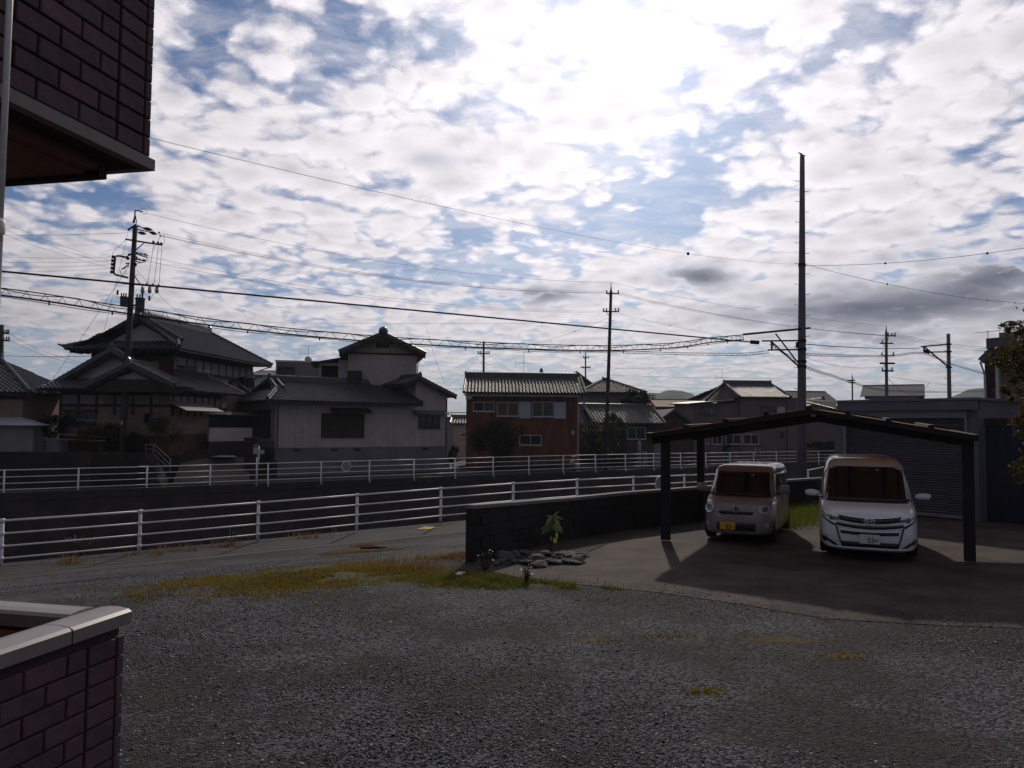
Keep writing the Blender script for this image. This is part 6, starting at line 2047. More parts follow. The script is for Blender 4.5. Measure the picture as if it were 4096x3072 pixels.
def screen_bits(root, b, z_lo, z_hi, sticker=True):
    """small things seen on and just outside the windscreen"""
    y = b.front(0, z_hi - .07) - .012
    MB().box(-.06, .06, y - .01, y + .02, z_hi - .10, z_hi - .055).build('mirror_mount', 'car_black', root)
    y = b.front(.2, z_hi - .06) - .010
    if sticker:
        MB().box(.17, .225, y - .003, y + .01, z_hi - .10, z_hi - .045).build('sticker', 'shutter_white', root)
    w = b.g(z_lo)[2]
    mb = b.fpatch([(-w * .93, z_lo - .022), (w * .93, z_lo - .022), (w * .93, z_lo + .012), (-w * .93, z_lo + .012)], .009, 20, 2)
    mb.build('cowl', 'car_black', root, True)
def white_van():
    lv = [(.15, .10, 4.00, .70, 5), (.18, .03, 4.02, .765, 5), (.24, -.005, 4.05, .785, 5.5), (.45, .0, 4.06, .79, 6), (.62, .015, 4.06, .792, 6), (.74, .04, 4.06, .79, 6), (.80, .075, 4.06, .788, 5.5), (.845, .14, 4.06, .785, 5.2),
          (.875, .24, 4.06, .782, 5), (.90, .38, 4.06, .78, 5), (.925, .56, 4.06, .775, 5.5), (.96, .63, 4.05, .77, 6), (1.15, .86, 4.03, .745, 6), (1.35, 1.10, 4.0, .71, 6), (1.50, 1.30, 3.96, .675, 6), (1.56, 1.40, 3.93, .655, 5.5),
          (1.60, 1.50, 3.9, .63, 5), (1.635, 1.66, 3.84, .595, 4.5), (1.655, 1.85, 3.74, .54, 4.2), (1.668, 2.1, 3.6, .45, 4), (1.672, 2.4, 3.4, .3, 4)]
    b = Body(lv)
    c = gp(3478, 2225, 0.0)
    p = at(3478, 2228, 13.0)
    root = thing('white_van', 'white minivan with black slatted grille parked under right half of the carport', 'van', (p.x + .03, 13.05, 0.03), R(-22.0))
    body = b.shell().build('body', 'car_white', root, True)
    # windscreen
    def wx(z, f): return f * (b.g(z)[2])
    z0, z1 = .945, 1.515
    b.fpatch([(-wx(z0, .965), z0), (wx(z0, .965), z0), (wx(z1, .955), z1), (-wx(z1, .955), z1)], .006, 26, 10, .02).build('windscreen', 'windscreen_glass', root, True)
    for s in (-1, 1):
        b.spatch(s, [(1.15, 1.0), (2.0, 1.0), (2.0, 1.45), (1.5, 1.45)], .006).build('side_window', 'glass_dark', root, True)
        b.spatch(s, [(2.1, 1.0), (3.0, 1.0), (3.0, 1.45), (2.1, 1.45)], .006).build('side_window', 'glass_dark', root, True)
        b.spatch(s, [(3.1, 1.0), (3.75, 1.0), (3.7, 1.42), (3.1, 1.45)], .006).build('side_window', 'glass_dark', root, True)
        b.spatch(s, [(1.1, .25), (2.05, .25), (2.05, .97), (1.1, .97)], .005).build('door', 'car_white', root, True)
        b.spatch(s, [(2.08, .25), (3.05, .25), (3.05, .97), (2.08, .97)], .005).build('door', 'car_white', root, True)
        # headlights sweeping back from the grille
        b.fpoly([(s * .43, .695), (s * .60, .735), (s * .765, .80), (s * .772, .755), (s * .745, .69), (s * .60, .645), (s * .47, .655)][::s], .008).build('headlight', 'lamp_dark', root, True)
        b.fpoly([(s * .62, .715), (s * .70, .748), (s * .735, .735), (s * .71, .70), (s * .63, .685)][::s], .014).build('lamp_lens', 'lamp_glass', root, True)
        # dark corner scoops
        b.fpoly([(s * .775, .40), (s * .69, .385), (s * .585, .305), (s * .48, .235), (s * .55, .232), (s * .72, .258), (s * .765, .30)][::s], .008).build('corner_intake', 'car_black', root, True)
        # swept black line from the headlight to the lower grille
        b.fpatch([(s * .435, .29), (s * .455, .29), (s * .54, .595), (s * .51, .60)] if s > 0 else [(s * .455, .29), (s * .435, .29), (s * .51, .60), (s * .54, .595)], .010, 3, 8).build('grille_edge', 'car_black', root, True)
        b.fpatch([(s * .52, .585), (s * .55, .56), (s * .775, .70), (s * .775, .722)] if s > 0 else [(s * .55, .56), (s * .52, .585), (s * .775, .722), (s * .775, .70)], .010, 3, 8).build('grille_edge', 'car_black', root, True)
        # mirrors
        mp = (s * .90, .92, 1.03)
        mm = MB().lathe([(.01, -.05), (.06, -.045), (.085, 0), (.075, .04), (.03, .062), (.005, .065)], 14)
        mm.v = [(x * 1.55, y * .9, z * (1.0 + s * x * 1.2)) for x, y, z in mm.v]
        m_ = mm.build('mirror', 'car_white', root, True); m_.location = mp
        MB().box(min(-s * .05, -s * .2), max(-s * .05, -s * .2), -.02, .03, -.07, -.045).build('mirror_arm', 'car_black', m_)
    # grille bars
    def bar(w0, w1, zlo, zhi, sag, m='car_black', off=.010):
        mb = MB()
        n = 12
        for i in range(n):
            u0, u1 = -1 + 2 * i / n, -1 + 2 * (i + 1) / n
            f = lambda u: sag * u * u
            mb2 = b.fpatch([(u0 * w0, zlo + f(u0)), (u1 * w0, zlo + f(u1)), (u1 * w1, zhi + f(u1)), (u0 * w1, zhi + f(u0))], off, 2, 2)
            mb.add(mb2.v, mb2.f)
        return mb.build('grille_bar', m, root, True)
    bar(.46, .48, .612, .695, .05)
    bar(.50, .52, .522, .578, .05)
    bar(.44, .45, .425, .475, .02)
    bar(.44, .44, .475, .485, .02, 'chrome', .011)
    bar(.48, .48, .697, .71, .05, 'chrome', .012)
    bar(.51, .51, .505, .517, .05, 'chrome', .012)
    bar(.46, .46, .596, .609, .05, 'chrome', .012)
    b.fpatch([(-.43, .225), (.43, .225), (.455, .315), (-.455, .315)], .010, 16, 3).build('lower_grille', 'car_black', root, True)
    # emblem: two nested ovals
    em = MB()
    y = b.front(0, .655) - .03
    em.tube([(.085 * math.cos(a), y, .655 + .05 * math.sin(a)) for a in [i * math.pi / 12 for i in range(25)]], .008, 5, False)
    em.tube([(.032 * math.cos(a), y, .655 + .048 * math.sin(a)) for a in [i * math.pi / 12 for i in range(25)]], .007, 5, False)
    em.tube([(.06 * math.cos(a), y, .672 + .018 * math.sin(a)) for a in [i * math.pi / 12 for i in range(25)]], .007, 5, False)
    em.build('emblem', 'chrome', root, True)
    number_plate(root, b, .0, .365, .31, .15, 'plate_white', 'plate_green', '. 534', .014)
    b.fpatch([(-.74, .17), (.74, .17), (.76, .215), (-.76, .215)], .014, 20, 2).build('bumper_lip', 'car_white', root, True)
    screen_bits(root, b, .945, 1.515)
    wheels(root, 4, .68, .30, .19, (.85, 3.45))
    for s in (-1, 1):
        MB().tube([(s * .52, .98 + .0, 1.0), (s * .1, .80, .975)], .008, 4).build('wiper', 'car_black', root)
        mb = MB(); 
        mb.tube([(s * (b.side(1.6, 1.60) - .0), 1.65, 1.60), (s * .60, 2.4, 1.625), (s * .58, 3.6, 1.61)], .012, 5)
        mb.build('roof_seam', 'car_black', root, True)
white_van()

def beige_van():
    lv = [(.16, .06, 3.10, .62, 5), (.19, .02, 3.13, .665, 5), (.26, .0, 3.16, .68, 5), (.45, .0, 3.17, .688, 5), (.62, .015, 3.17, .69, 5), (.72, .045, 3.17, .688, 4.8), (.77, .085, 3.17, .685, 4.5), (.80, .14, 3.17, .682, 4.5), (.825, .25, 3.17, .68, 4.8),
          (.85, .40, 3.17, .675, 5), (.88, .47, 3.16, .67, 5.5), (1.0, .58, 3.15, .655, 6), (1.15, .73, 3.13, .63, 6), (1.27, .84, 3.12, .615, 6.5), (1.33, .90, 3.11, .605, 6.5), (1.37, .96, 3.10, .592, 6), (1.405, 1.05, 3.08, .565, 6), (1.43, 1.20, 3.02, .515, 5.5), (1.442, 1.42, 2.9, .42, 5), (1.447, 1.7, 2.7, .26, 4)]
    b = Body(lv)
    p = at(2945, 2150, 15.0)
    root = thing('beige_van', 'small beige van with round headlights and yellow number plate under the carport', 'van', (p.x - .02, 14.95, 0.03), R(-26.0))
    b.shell().build('body', 'car_beige', root, True)
    def wx(z, f): return f * b.g(z)[2]
    z0, z1 = .87, 1.315
    b.fpatch([(-wx(z0, .93), z0), (wx(z0, .93), z0), (wx(z1, .90), z1), (-wx(z1, .90), z1)], .006, 18, 8).build('windscreen', 'windscreen_glass', root, True)
    for s in (-1, 1):
        b.spatch(s, [(.85, .92), (1.6, .92), (1.6, 1.29), (1.12, 1.29)], .006).build('side_window', 'glass_dark', root, True)
        b.spatch(s, [(1.68, .92), (2.4, .92), (2.4, 1.29), (1.68, 1.29)], .006).build('side_window', 'glass_dark', root, True)
        b.spatch(s, [(2.48, .95), (2.95, .95), (2.9, 1.27), (2.48, 1.28)], .006).build('side_window', 'glass_dark', root, True)
        b.spatch(s, [(.8, .25), (1.64, .25), (1.64, .9), (.8, .9)], .005).build('door', 'car_beige', root, True)
        b.spatch(s, [(1.66, .25), (2.45, .25), (2.45, .9), (1.66, .9)], .005).build('door', 'car_beige', root, True)
        pts = [(s * .525 + .098 * math.cos(a), .655 + .098 * math.sin(a)) for a in [i * math.pi / 10 for i in range(20)]]
        hl = b.fpoly(pts, .014).build('headlight', 'lamp_glass', root, True)
        ring = MB().tube([(x, b.front(x, z) - .014, z) for x, z in pts + pts[:1]], .010, 5, False).build('headlight_ring', 'chrome', hl, True)
        b.fpoly([(s * .525 + .05 * math.cos(a), .655 + .05 * math.sin(a)) for a in [i * math.pi / 8 for i in range(16)]], .019).build('bulb', 'lamp_dark', hl, True)
        pts = [(s * .555 + .045 * math.cos(a), .36 + .045 * math.sin(a)) for a in [i * math.pi / 8 for i in range(16)]]
        b.fpoly(pts, .012).build('fog_lamp', 'lamp_glass', root, True)
        b.fpoly([(s * .66, .83 - .01), (s * .60, .80), (s * .63, .745), (s * .672, .75)][::s], .006).build('indicator', 'lamp_glass', root, True)
        mm = MB()
        r8 = [(-.085, -.07), (.085, -.085), (.095, .0), (.09, .075), (.06, .09), (-.06, .085), (-.09, .07), (-.095, 0)]
        mm.add([(x, -.045, z) for x, z in r8] + [(x * 1.06, .01, z * 1.06) for x, z in r8] + [(x * .9, .05, z * .9) for x, z in r8],
               [tuple(range(8)), tuple(range(23, 15, -1))] + [(i, i + 8, (i + 1) % 8 + 8, (i + 1) % 8) for i in range(8)] + [(i + 8, i + 16, (i + 1) % 8 + 16, (i + 1) % 8 + 8) for i in range(8)])
        m_ = mm.build('mirror', 'car_beige', root, True); m_.location = (s * .80, .75, .985)
        MB().box(min(-s * .06, -s * .16), max(-s * .06, -s * .16), -.015, .03, -.10, -.06).build('mirror_arm', 'car_black', m_)
    b.fpatch([(-.30, .545), (.30, .545), (.33, .60), (-.33, .60)], .008, 14, 2).build('grille', 'car_black', root, True)
    b.fpatch([(-.36, .235), (.36, .235), (.36, .385), (-.36, .385)], .008, 14, 3).build('lower_grille', 'car_black', root, True)
    number_plate(root, b, -.155, .325, .29, .145, 'plate_yellow', 'plate_ink', '. 531', .016)
    b.fpatch([(-.60, .775), (.60, .775), (.56, .80), (-.56, .80)], .006, 16, 2).build('bonnet_edge', 'car_beige', root, True)
    em = MB(); y = b.front(0, .645) - .02
    em.tube([(.055 * math.cos(a), y, .645 + .06 * math.sin(a)) for a in [i * math.pi / 12 for i in range(25)]], .009, 5, False)
    em.tube([(-.035, y, .69), (.0, y, .645), (-.035, y, .60)], .008, 5); em.tube([(.035, y, .69), (.0, y, .645), (.035, y, .60)], .008, 5)
    em.build('emblem', 'chrome', root, True)
    b.fpoly([(.050 * math.cos(a), .645 + .055 * math.sin(a)) for a in [i * math.pi / 8 for i in range(16)]], .012).build('emblem_ground', 'car_black', root, True)
    for i in range(4):
        x = -.33 + .22 * i
        MB().tube([(x, 1.5, 1.437 - abs(x) * .02), (x, 2.2, 1.447 - abs(x) * .01), (x, 2.8, 1.43)], .012, 5).build('roof_rib', 'car_beige', root, True)
    screen_bits(root, b, .87, 1.315)
    wheels(root, 3, .585, .265, .15, (.62, 2.65))
    MB().tube([(.38, .53, .90), (.02, .44, .88)], .007, 4).build('wiper', 'car_black', root)
beige_van()

# ------------------------------------------------------------------ poles
def insul(mb, p, h=.16, r=.05):
    mb.lathe([(r * .5, 0), (r, h * .2), (r * .6, h * .35), (r, h * .5), (r * .6, h * .65), (r, h * .8), (r * .4, h)], 8, p)

def utility_pole(label, foot, top, r0, r1, m='concrete_pole', steps=None, group=None):
    root = thing('utility_pole', label, 'utility pole', foot, 0, group)
    v = Vector(top) - Vector(foot)
    MB().tube([(0, 0, -.3), v * .33, v * .66, v], [r0, r0 + (r1 - r0) * .33, r0 + (r1 - r0) * .66, r1], 14).build('shaft', m, root, True)
    if steps:
        mb = MB()
        for i in range(int(v.length / .45)):
            f = (2.2 + i * .45) / v.length
            if f > .93: break
            p = v * f; s = 1 if i % 2 else -1; r = r0 + (r1 - r0) * f
            if steps is True or steps[0] < f < steps[1]:
                mb.tube([p + Vector((s * r * .8, 0, 0)), p + Vector((s * (r + .16), 0, .01)), p + Vector((s * (r + .17), 0, .05))], .011, 4)
        mb.build('step_bolts', 'black_metal', root)
    return root, v

def pole_left():
    Y = 43.0
    foot = at(484, 1790, Y); foot.z = -1.2
    t = at(541, 905, Y); tp = at(540, 892, Y)
    # lean measured from the photograph
    b2 = at(482, 1860, Y)
    root, v = utility_pole('leaning dark utility pole with transformers in front of the traditional house', (b2.x, Y, -1.2), (t.x, Y, t.z), .21, .125, 'dark_pole', True)
    o = Vector((b2.x, Y, -1.2))
    L = lambda px, py, dy=0.0: at(px, py, Y + dy) - o
    m = 'black_metal'
    MB().tube([L(537, 892), L(541, 840)], .035, 6).tube([L(531, 892), L(540, 862)], .03, 6).tube([L(546, 892), L(542, 862)], .03, 6).build('top_bracket', m, root)
    def arm(name, a, b, h=.07, y=-.2):
        A, B = L(*a, y), L(*b, y)
        d = (B - A).normalized(); u = Vector((0, 0, 1)); s = d.cross(u).normalized() * h * .5
        P = [A - u * h * .6 + s, B - u * h * .6 + s, B - u * h * .6 - s, A - u * h * .6 - s, A + u * h * .6 + s, B + u * h * .6 + s, B + u * h * .6 - s, A + u * h * .6 - s]
        return MB().add(P, [(0, 3, 2, 1), (4, 5, 6, 7), (0, 1, 5, 4), (1, 2, 6, 5), (2, 3, 7, 6), (3, 0, 4, 7)]).build(name, m, root)
    a1 = arm('crossarm', (502, 957), (648, 980))
    a2 = arm('crossarm', (490, 1133), (637, 1146))
    a3 = arm('crossarm', (512, 920), (545, 898), .08)
    MB().tube([L(540, 1003, -.2), L(575, 973, -.2)], .03, 5).build('brace', m, a1)
    MB().tube([L(536, 1100, -.2), L(563, 1140, -.2)], .03, 5).build('brace', m, a2)
    for px, py in ((614, 971), (632, 974), (646, 977)):
        mb = MB(); mb.lathe([(.03, 0), (.075, .03), (.09, .09), (.06, .15), (.02, .17)], 8, L(px, py + 3, -.2)); mb.build('insulator', 'insulator', a1, True)
    for px, py in ((587, 1141), (611, 1143), (634, 1145)):
        mb = MB(); insul(mb, L(px, py, -.2), .14, .06); mb.build('insulator', 'insulator', a2, True)
    for px in (570, 598, 627):
        p = L(px, 1173, -.2); MB().lathe([(.04, 0), (.10, .03), (.11, .2), (.075, .24), (.10, .30), (.05, .38), (.02, .42)], 9, p).build('fuse_cutout', 'insulator', root, True)
    # dead-end clamps with their sleeves
    for (a, b) in (((568, 911), (611, 921)), ((595, 927), (628, 937)), ((550, 929), (585, 936))):
        A, B = L(*a), L(*b); M_ = (A + B) / 2
        MB().tube([A, A * .7 + B * .3, M_, A * .25 + B * .75, B], [.02, .075, .10, .08, .02], 8).build('line_sleeve', m, root, True)
    for (a, b) in (((549, 901), (568, 911)), ((549, 918), (595, 927)), ((545, 905), (556, 906)), ((541, 841), (572, 847))):
        MB().tube([L(*a), L(*b)], .03, 6).build('strain_insulator', m, root, True)
    for a, b in (((635, 930), (639, 933)), ((640, 942), (644, 944))):
        MB().tube([L(*a), L(*b)], [.07, .03], 6).build('clamp', m, root, True)
    # outrigger frame on the left
    fr_ = MB().tube([L(515, 1032, -.1), L(480, 1024, -.1), L(466, 1024, -.1), L(461, 1031, -.1), L(455, 1088, -.1), L(460, 1098, -.1), L(475, 1102, -.1), L(512, 1111, -.1)], .055, 8).build('outrigger', m, root, True)
    for px, py in ((455, 1028), (453, 1043), (452, 1058), (451, 1073), (449, 1088)):
        p = L(px, py, -.1); MB().box(p.x - .09, p.x + .07, p.y - .06, p.y + .06, p.z - .08, p.z + .08).build('rack_insulator', m, fr_)
    # clutter of clamps and jumpers
    cl = MB(); g = random.Random(2)
    for i in range(26):
        px, py = g.uniform(500, 586), g.uniform(1004, 1066)
        if px > 545: py = 1010 + (px - 545) * .32 + g.choice((0, 22)) + g.uniform(-3, 3)
        p = L(px, py, g.uniform(-.3, .1)); cl.lathe([(.02, -.05), (.055, -.02), (.05, .04), (.02, .06)], 6, p)
    for a, b in (((546, 1010), (592, 1022)), ((546, 1016), (590, 1030)), ((545, 1036), (570, 1042)), ((545, 1046), (562, 1050)), ((500, 1030), (533, 1014)), ((486, 1078), (515, 1060)), ((498, 1076), (500, 1066))):
        cl.tube([L(*a), L(*b)], .035, 5)
    cl.build('clamps', m, root, False)
    jm = MB()
    for pts in (((590, 1024), (580, 1050), (560, 1052), (545, 1056)), ((600, 1027), (588, 1044), (562, 1050)), ((482, 1084), (490, 1100), (505, 1084), (510, 1098)), ((478, 1080), (492, 1112), (503, 1092)),
                ((614, 980), (612, 1000), (618, 998), (624, 976)), ((646, 978), (658, 972), (655, 936)), ((632, 974), (636, 955), (644, 946)), ((505, 955), (450, 1012), (446, 1040)),
                ((470, 1170), (458, 1182), (476, 1194)), ((588, 1190), (602, 1200), (610, 1180), (618, 1176)), ((545, 842), (575, 832), (588, 850), (580, 858), (560, 848))):
        jm.tube([L(*q, -.1) for q in pts], .012, 4)
    for px, q in ((614, 590), (634, 616), (648, 636)):
        jm.tube([L(px, 982, -.2), L(q, 1138, -.2)], .012, 4)
    jm.build('jumper_wires', 'cable', root)
    # transformers
    for (px, y0, y1, w) in ((495, 1186, 1226, 30), (559, 1190, 1248, 36)):
        a, b = L(px, y1, -.35), L(px, y0, -.35)
        r = w / 2 * Y / F
        hgt = (b - a).z
        tr = MB().lathe([(r * .9, 0), (r * .95, .03), (r * .95, hgt * .86), (r * 1.12, hgt * .88), (r * 1.12, hgt * .95), (r * .7, hgt), (.03, hgt * 1.01)], 16, a).build('transformer', 'transformer', root, True)
        for k_ in (-1, 0, 1):
            mb = MB(); insul(mb, (a.x + k_ * r * .6, a.y - .05, a.z + hgt * .97), .2, .05); mb.build('bushing', 'black_metal', tr, True)
        MB().tube([a + Vector((0, 0, hgt * .5)), Vector(v) * ((a.z + hgt * .5) / v.z)], .06, 5).build('mount', m, tr)
    for px, py in ((470, 1172), (597, 1195), (569, 1180)):
        mb = MB(); insul(mb, L(px, py + 8, -.3), .28, .07); mb.build('arrester', m, root, True)
    # guard strip near the foot
    p = Vector(v) * ((at(487, 1690, Y).z + 1.2) / v.z)
    MB().box(p.x - .045, p.x + .045, p.y - .215, p.y - .19, p.z - .14, p.z + .10).build('number_strip', 'shutter_white', root)
pole_left()

def pole_simple(label, px_top, py_top, px_b, Y, r0, r1, m, arms=(), top=True, steps=True, zb=-1.2, extra=None):
    b = at(px_b, 1700, Y)
    t = at(px_top, py_top, Y)
    root, v = utility_pole(label, (b.x, Y, zb), (t.x, Y, t.z), r0, r1, m, steps)
    o = Vector((b.x, Y, zb))
    L = lambda px, py, dy=0.0: at(px, py, Y + dy) - o
    if top:
        MB().tube([L(px_top, py_top), L(px_top, py_top - top)], .03, 5).tube([L(px_top - 3, py_top), L(px_top, py_top - top * .7)], .025, 5).tube([L(px_top + 3, py_top), L(px_top, py_top - top * .7)], .025, 5).build('top_bracket', 'black_metal', root)
    for (x0, x1, y, ins, h) in arms:
        A, B = L(x0, y, -r0 - .05), L(x1, y, -r0 - .05)
        am = MB().box(A.x, B.x, A.y - .04, A.y + .04, A.z - h / 2, A.z + h / 2).build('crossarm', 'black_metal', root)
        for px in ins:
            p = L(px, y, -r0 - .05); mb = MB(); insul(mb, (p.x, p.y, p.z + h / 2), .22, .07); mb.build('insulator', 'insulator', am, True)
        pm = L((x0 + x1) / 2, y); q = L(x0 + (x1 - x0) * .2, y, -r0 - .05)
        MB().tube([q, Vector((v.x * (pm.z - .5) / v.z, -r0, pm.z - .5))], .02, 4).build('brace', 'black_metal', am)
    return root, L, v

pole_simple('dark utility pole rising behind the red house toward the middle of the photo', 2444, 1165, 2422, 60, .165, .11, 'dark_pole', ((2424, 2476, 1174, (2427, 2473), .09), (2412, 2476, 1246, (2414, 2426, 2462, 2474), .09)), 34)
pole_simple('short dark utility pole standing behind the ridge of the red house', 1935, 1366, 1934, 75, .13, .10, 'dark_pole', ((1911, 1959, 1414, (1913, 1923, 1947, 1957), .1),), False)
rt_, L_, v_ = pole_simple('distant thin utility pole above the slate grey gable', 2342, 1424, 2343, 120, .16, .11, 'dark_pole', ((2331, 2356, 1430, (2333, 2354), .12), (2323, 2362, 1470, (2325, 2335, 2351, 2360), .16)), 22, False)
pole_simple('utility pole with wide insulator arms seen over the garage', 3545, 1330, 3545, 60, .15, .10, 'concrete_pole', ((3549, 3582, 1343, (3553, 3567, 3580), .1), (3520, 3572, 1373, (3530,), .1), (3523, 3578, 1421, (3528, 3574), .08), (3520, 3579, 1453, (), .14), (3527, 3574, 1483, (3530, 3568), .12)), 28)
pole_simple('tiny far utility pole left of the grey roof house', 3409, 1510, 3410, 130, .16, .12, 'dark_pole', ((3390, 3420, 1522, (3392, 3418), .2), (3393, 3425, 1530, (), .18)), 16, False)
pole_simple('dark utility pole cut by the far left edge of the photo', 7, 1300, 5, 52, .16, .14, 'dark_pole', ((10, 36, 1333, (16, 26, 34), .1), (10, 38, 1362, (14, 26, 36), .1)), False)
pole_simple('tiny power pylon mast in front of the distant hill', 2612, 1572, 2612, 240, .25, .15, 'dark_pole', ((2598, 2626, 1582, (), .25), (2600, 2624, 1592, (), .25)), False, False)

def big_pole():
    Y = 33.0
    t = at(3209, 622, Y); b = at(3205, 1900, Y)
    zb = -1.0
    root, v = utility_pole('tall thick concrete pole rising behind the small beige van', (b.x, Y, zb), (t.x, Y, t.z), .215, .10, 'concrete_pole', (.3, .93))
    o = Vector((b.x, Y, zb))
    L = lambda px, py, dy=0.0: at(px, py, Y + dy) - o
    m = 'black_metal'
    def bracket(y_l, y_r, x_l, x_r, h=.08):
        A, B = L(x_l, y_l, -.1), L(x_r, y_r, -.1)
        u = Vector((0, 0, h / 2)); s = Vector((0, .04, 0))
        P = [A - u - s, B - u - s, B - u + s, A - u + s, A + u - s, B + u - s, B + u + s, A + u + s]
        return MB().add(P, [(0, 3, 2, 1), (4, 5, 6, 7), (0, 1, 5, 4), (1, 2, 6, 5), (2, 3, 7, 6), (3, 0, 4, 7)]).build('bracket_arm', m, root)
    br = bracket(1338, 1312, 2972, 3240)
    MB().tube([L(3102, 1334, -.1), L(3188, 1446, -.1)], .032, 6).build('brace', m, br)
    bracket(1364, 1362, 3048, 3220, .06); b3 = bracket(1400, 1398, 3072, 3205, .06)
    MB().tube([L(3086, 1367, -.1), L(3190, 1462, -.1)], .035, 6).build('brace', m, b3)
    MB().tube([L(3087, 1366, -.1), L(3087, 1398, -.1)], .04, 6).build('strut', m, b3)
    for py in (1364, 1398, 1446, 1466):
        f = (L(3205, py).z) / v.z
        r = .215 + (.10 - .215) * f
        p = v * f
        MB().tube([p + Vector((0, 0, -.05)), p + Vector((0, 0, .05))], r * 1.15, 14).build('band', m, root)
    a = L(3002, 1368, -.1)
    MB().tube([a + Vector((0, 0, 0)), a + Vector((.36, 0, -.02))], .085, 10).build('splice_case', m, root)
    c = L(3189, 1380, -.28)
    MB().box(c.x - .05, c.x + .05, c.y - .05, c.y + .05, c.z - .12, c.z + .12).build('junction_box', m, root)
    for py in (1057, 1064):
        f = L(3205, py).z / v.z
        p = v * f
        MB().tube([p + Vector((0, 0, -.02)), p + Vector((0, 0, .02))], .165, 12).build('band', m, root)
    mb = MB(); tt = Vector(v)
    mb.tube([tt + Vector((-.02, 0, 0)), tt + Vector((.10, 0, .02)), tt + Vector((.15, 0, -.01))], .015, 4)
    mb.build('top_hook', m, root)
    # bird on top
    bd = thing('bird', 'small dark bird perched on top of the tall concrete pole', 'bird', o + v + Vector((-.04, 0, .0)))
    bb = MB()
    bb.tube([(.10, 0, .0), (.06, 0, .03), (0, 0, .055), (-.05, 0, .08), (-.085, 0, .115), (-.11, 0, .125), (-.145, 0, .12)], [.006, .02, .042, .035, .022, .022, .004], 9)
    bb.build('body', 'hair', bd, True)
    MB().tube([(-.01, .01, 0), (-.01, .01, .04)], .004, 4).tube([(-.01, -.01, 0), (-.01, -.01, .04)], .004, 4).build('legs', 'hair', bd)
big_pole()
def pole_right():
    Y = 50.0
    root, L, v = pole_simple('thick grey pole with cable bracket standing behind the garage at right', 3793, 1335, 3799, Y, .15, .11, 'concrete_pole', (), False)
    m = 'black_metal'
    for a, b, r in (((3683, 1387), (3790, 1377), .05), ((3695, 1409), (3792, 1407), .045), ((3697, 1387), (3790, 1465), .05), ((3695, 1387), (3696, 1408), .05)):
        MB().tube([L(*a, -.15), L(*b, -.15)], r, 6).build('bracket_arm', m, root)
    MB().tube([L(3698, 1403, -.2), L(3717, 1410, -.2)], .11, 8).build('splice_case', m, root)
    for py in (1377, 1407, 1469):
        f = L(3795, py).z / v.z; p = v * f
        MB().tube([p + Vector((0, 0, -.04)), p + Vector((0, 0, .04))], .19, 12).build('band', m, root)
pole_right()

# ------------------------------------------------------------------ cables
def span(A, B, sag, n=18):
    out = []
    for i in range(n + 1):
        t = i / n
        p = A.lerp(B, t); p = p.copy(); p.z -= sag * 4 * t * (1 - t)
        out.append(p)
    return out
def cable(label, a, b, r, sag=0.0, group=None, balls=(), n=18, ext0=0.0, ext1=0.0):
    """a, b = (px, py, Y)"""
    A, B = at(*a), at(*b)
    d = B - A
    pts = span(A - d * ext0, B + d * ext1, sag, n)
    o = pts[0]
    root = thing('overhead_cable', label, 'cable', o, 0, group)
    MB().tube([p - o for p in pts], r, 5).build('wire', 'cable', root, True)
    for (px, rad) in balls:
        best = min(range(400), key=lambda i: abs(proj(lerp_pts(pts, i / 399))[0] - px))
        q = lerp_pts(pts, best / 399) - o
        MB().lathe([(.01, -rad), (rad * .7, -rad * .7), (rad, 0), (rad * .7, rad * .7), (.01, rad)], 10, q).build('marker_ball', 'cable', root, True)
    return root
def lerp_pts(P, t):
    x = t * (len(P) - 1); i = min(int(x), len(P) - 2)
    return P[i].lerp(P[i + 1], x - i)
def proj(p):
    d = p - CAM
    z = d.dot(fwd)
    return 2048 + F * d.dot(RC) / z, 1536 + F * d.dot(DC) / z
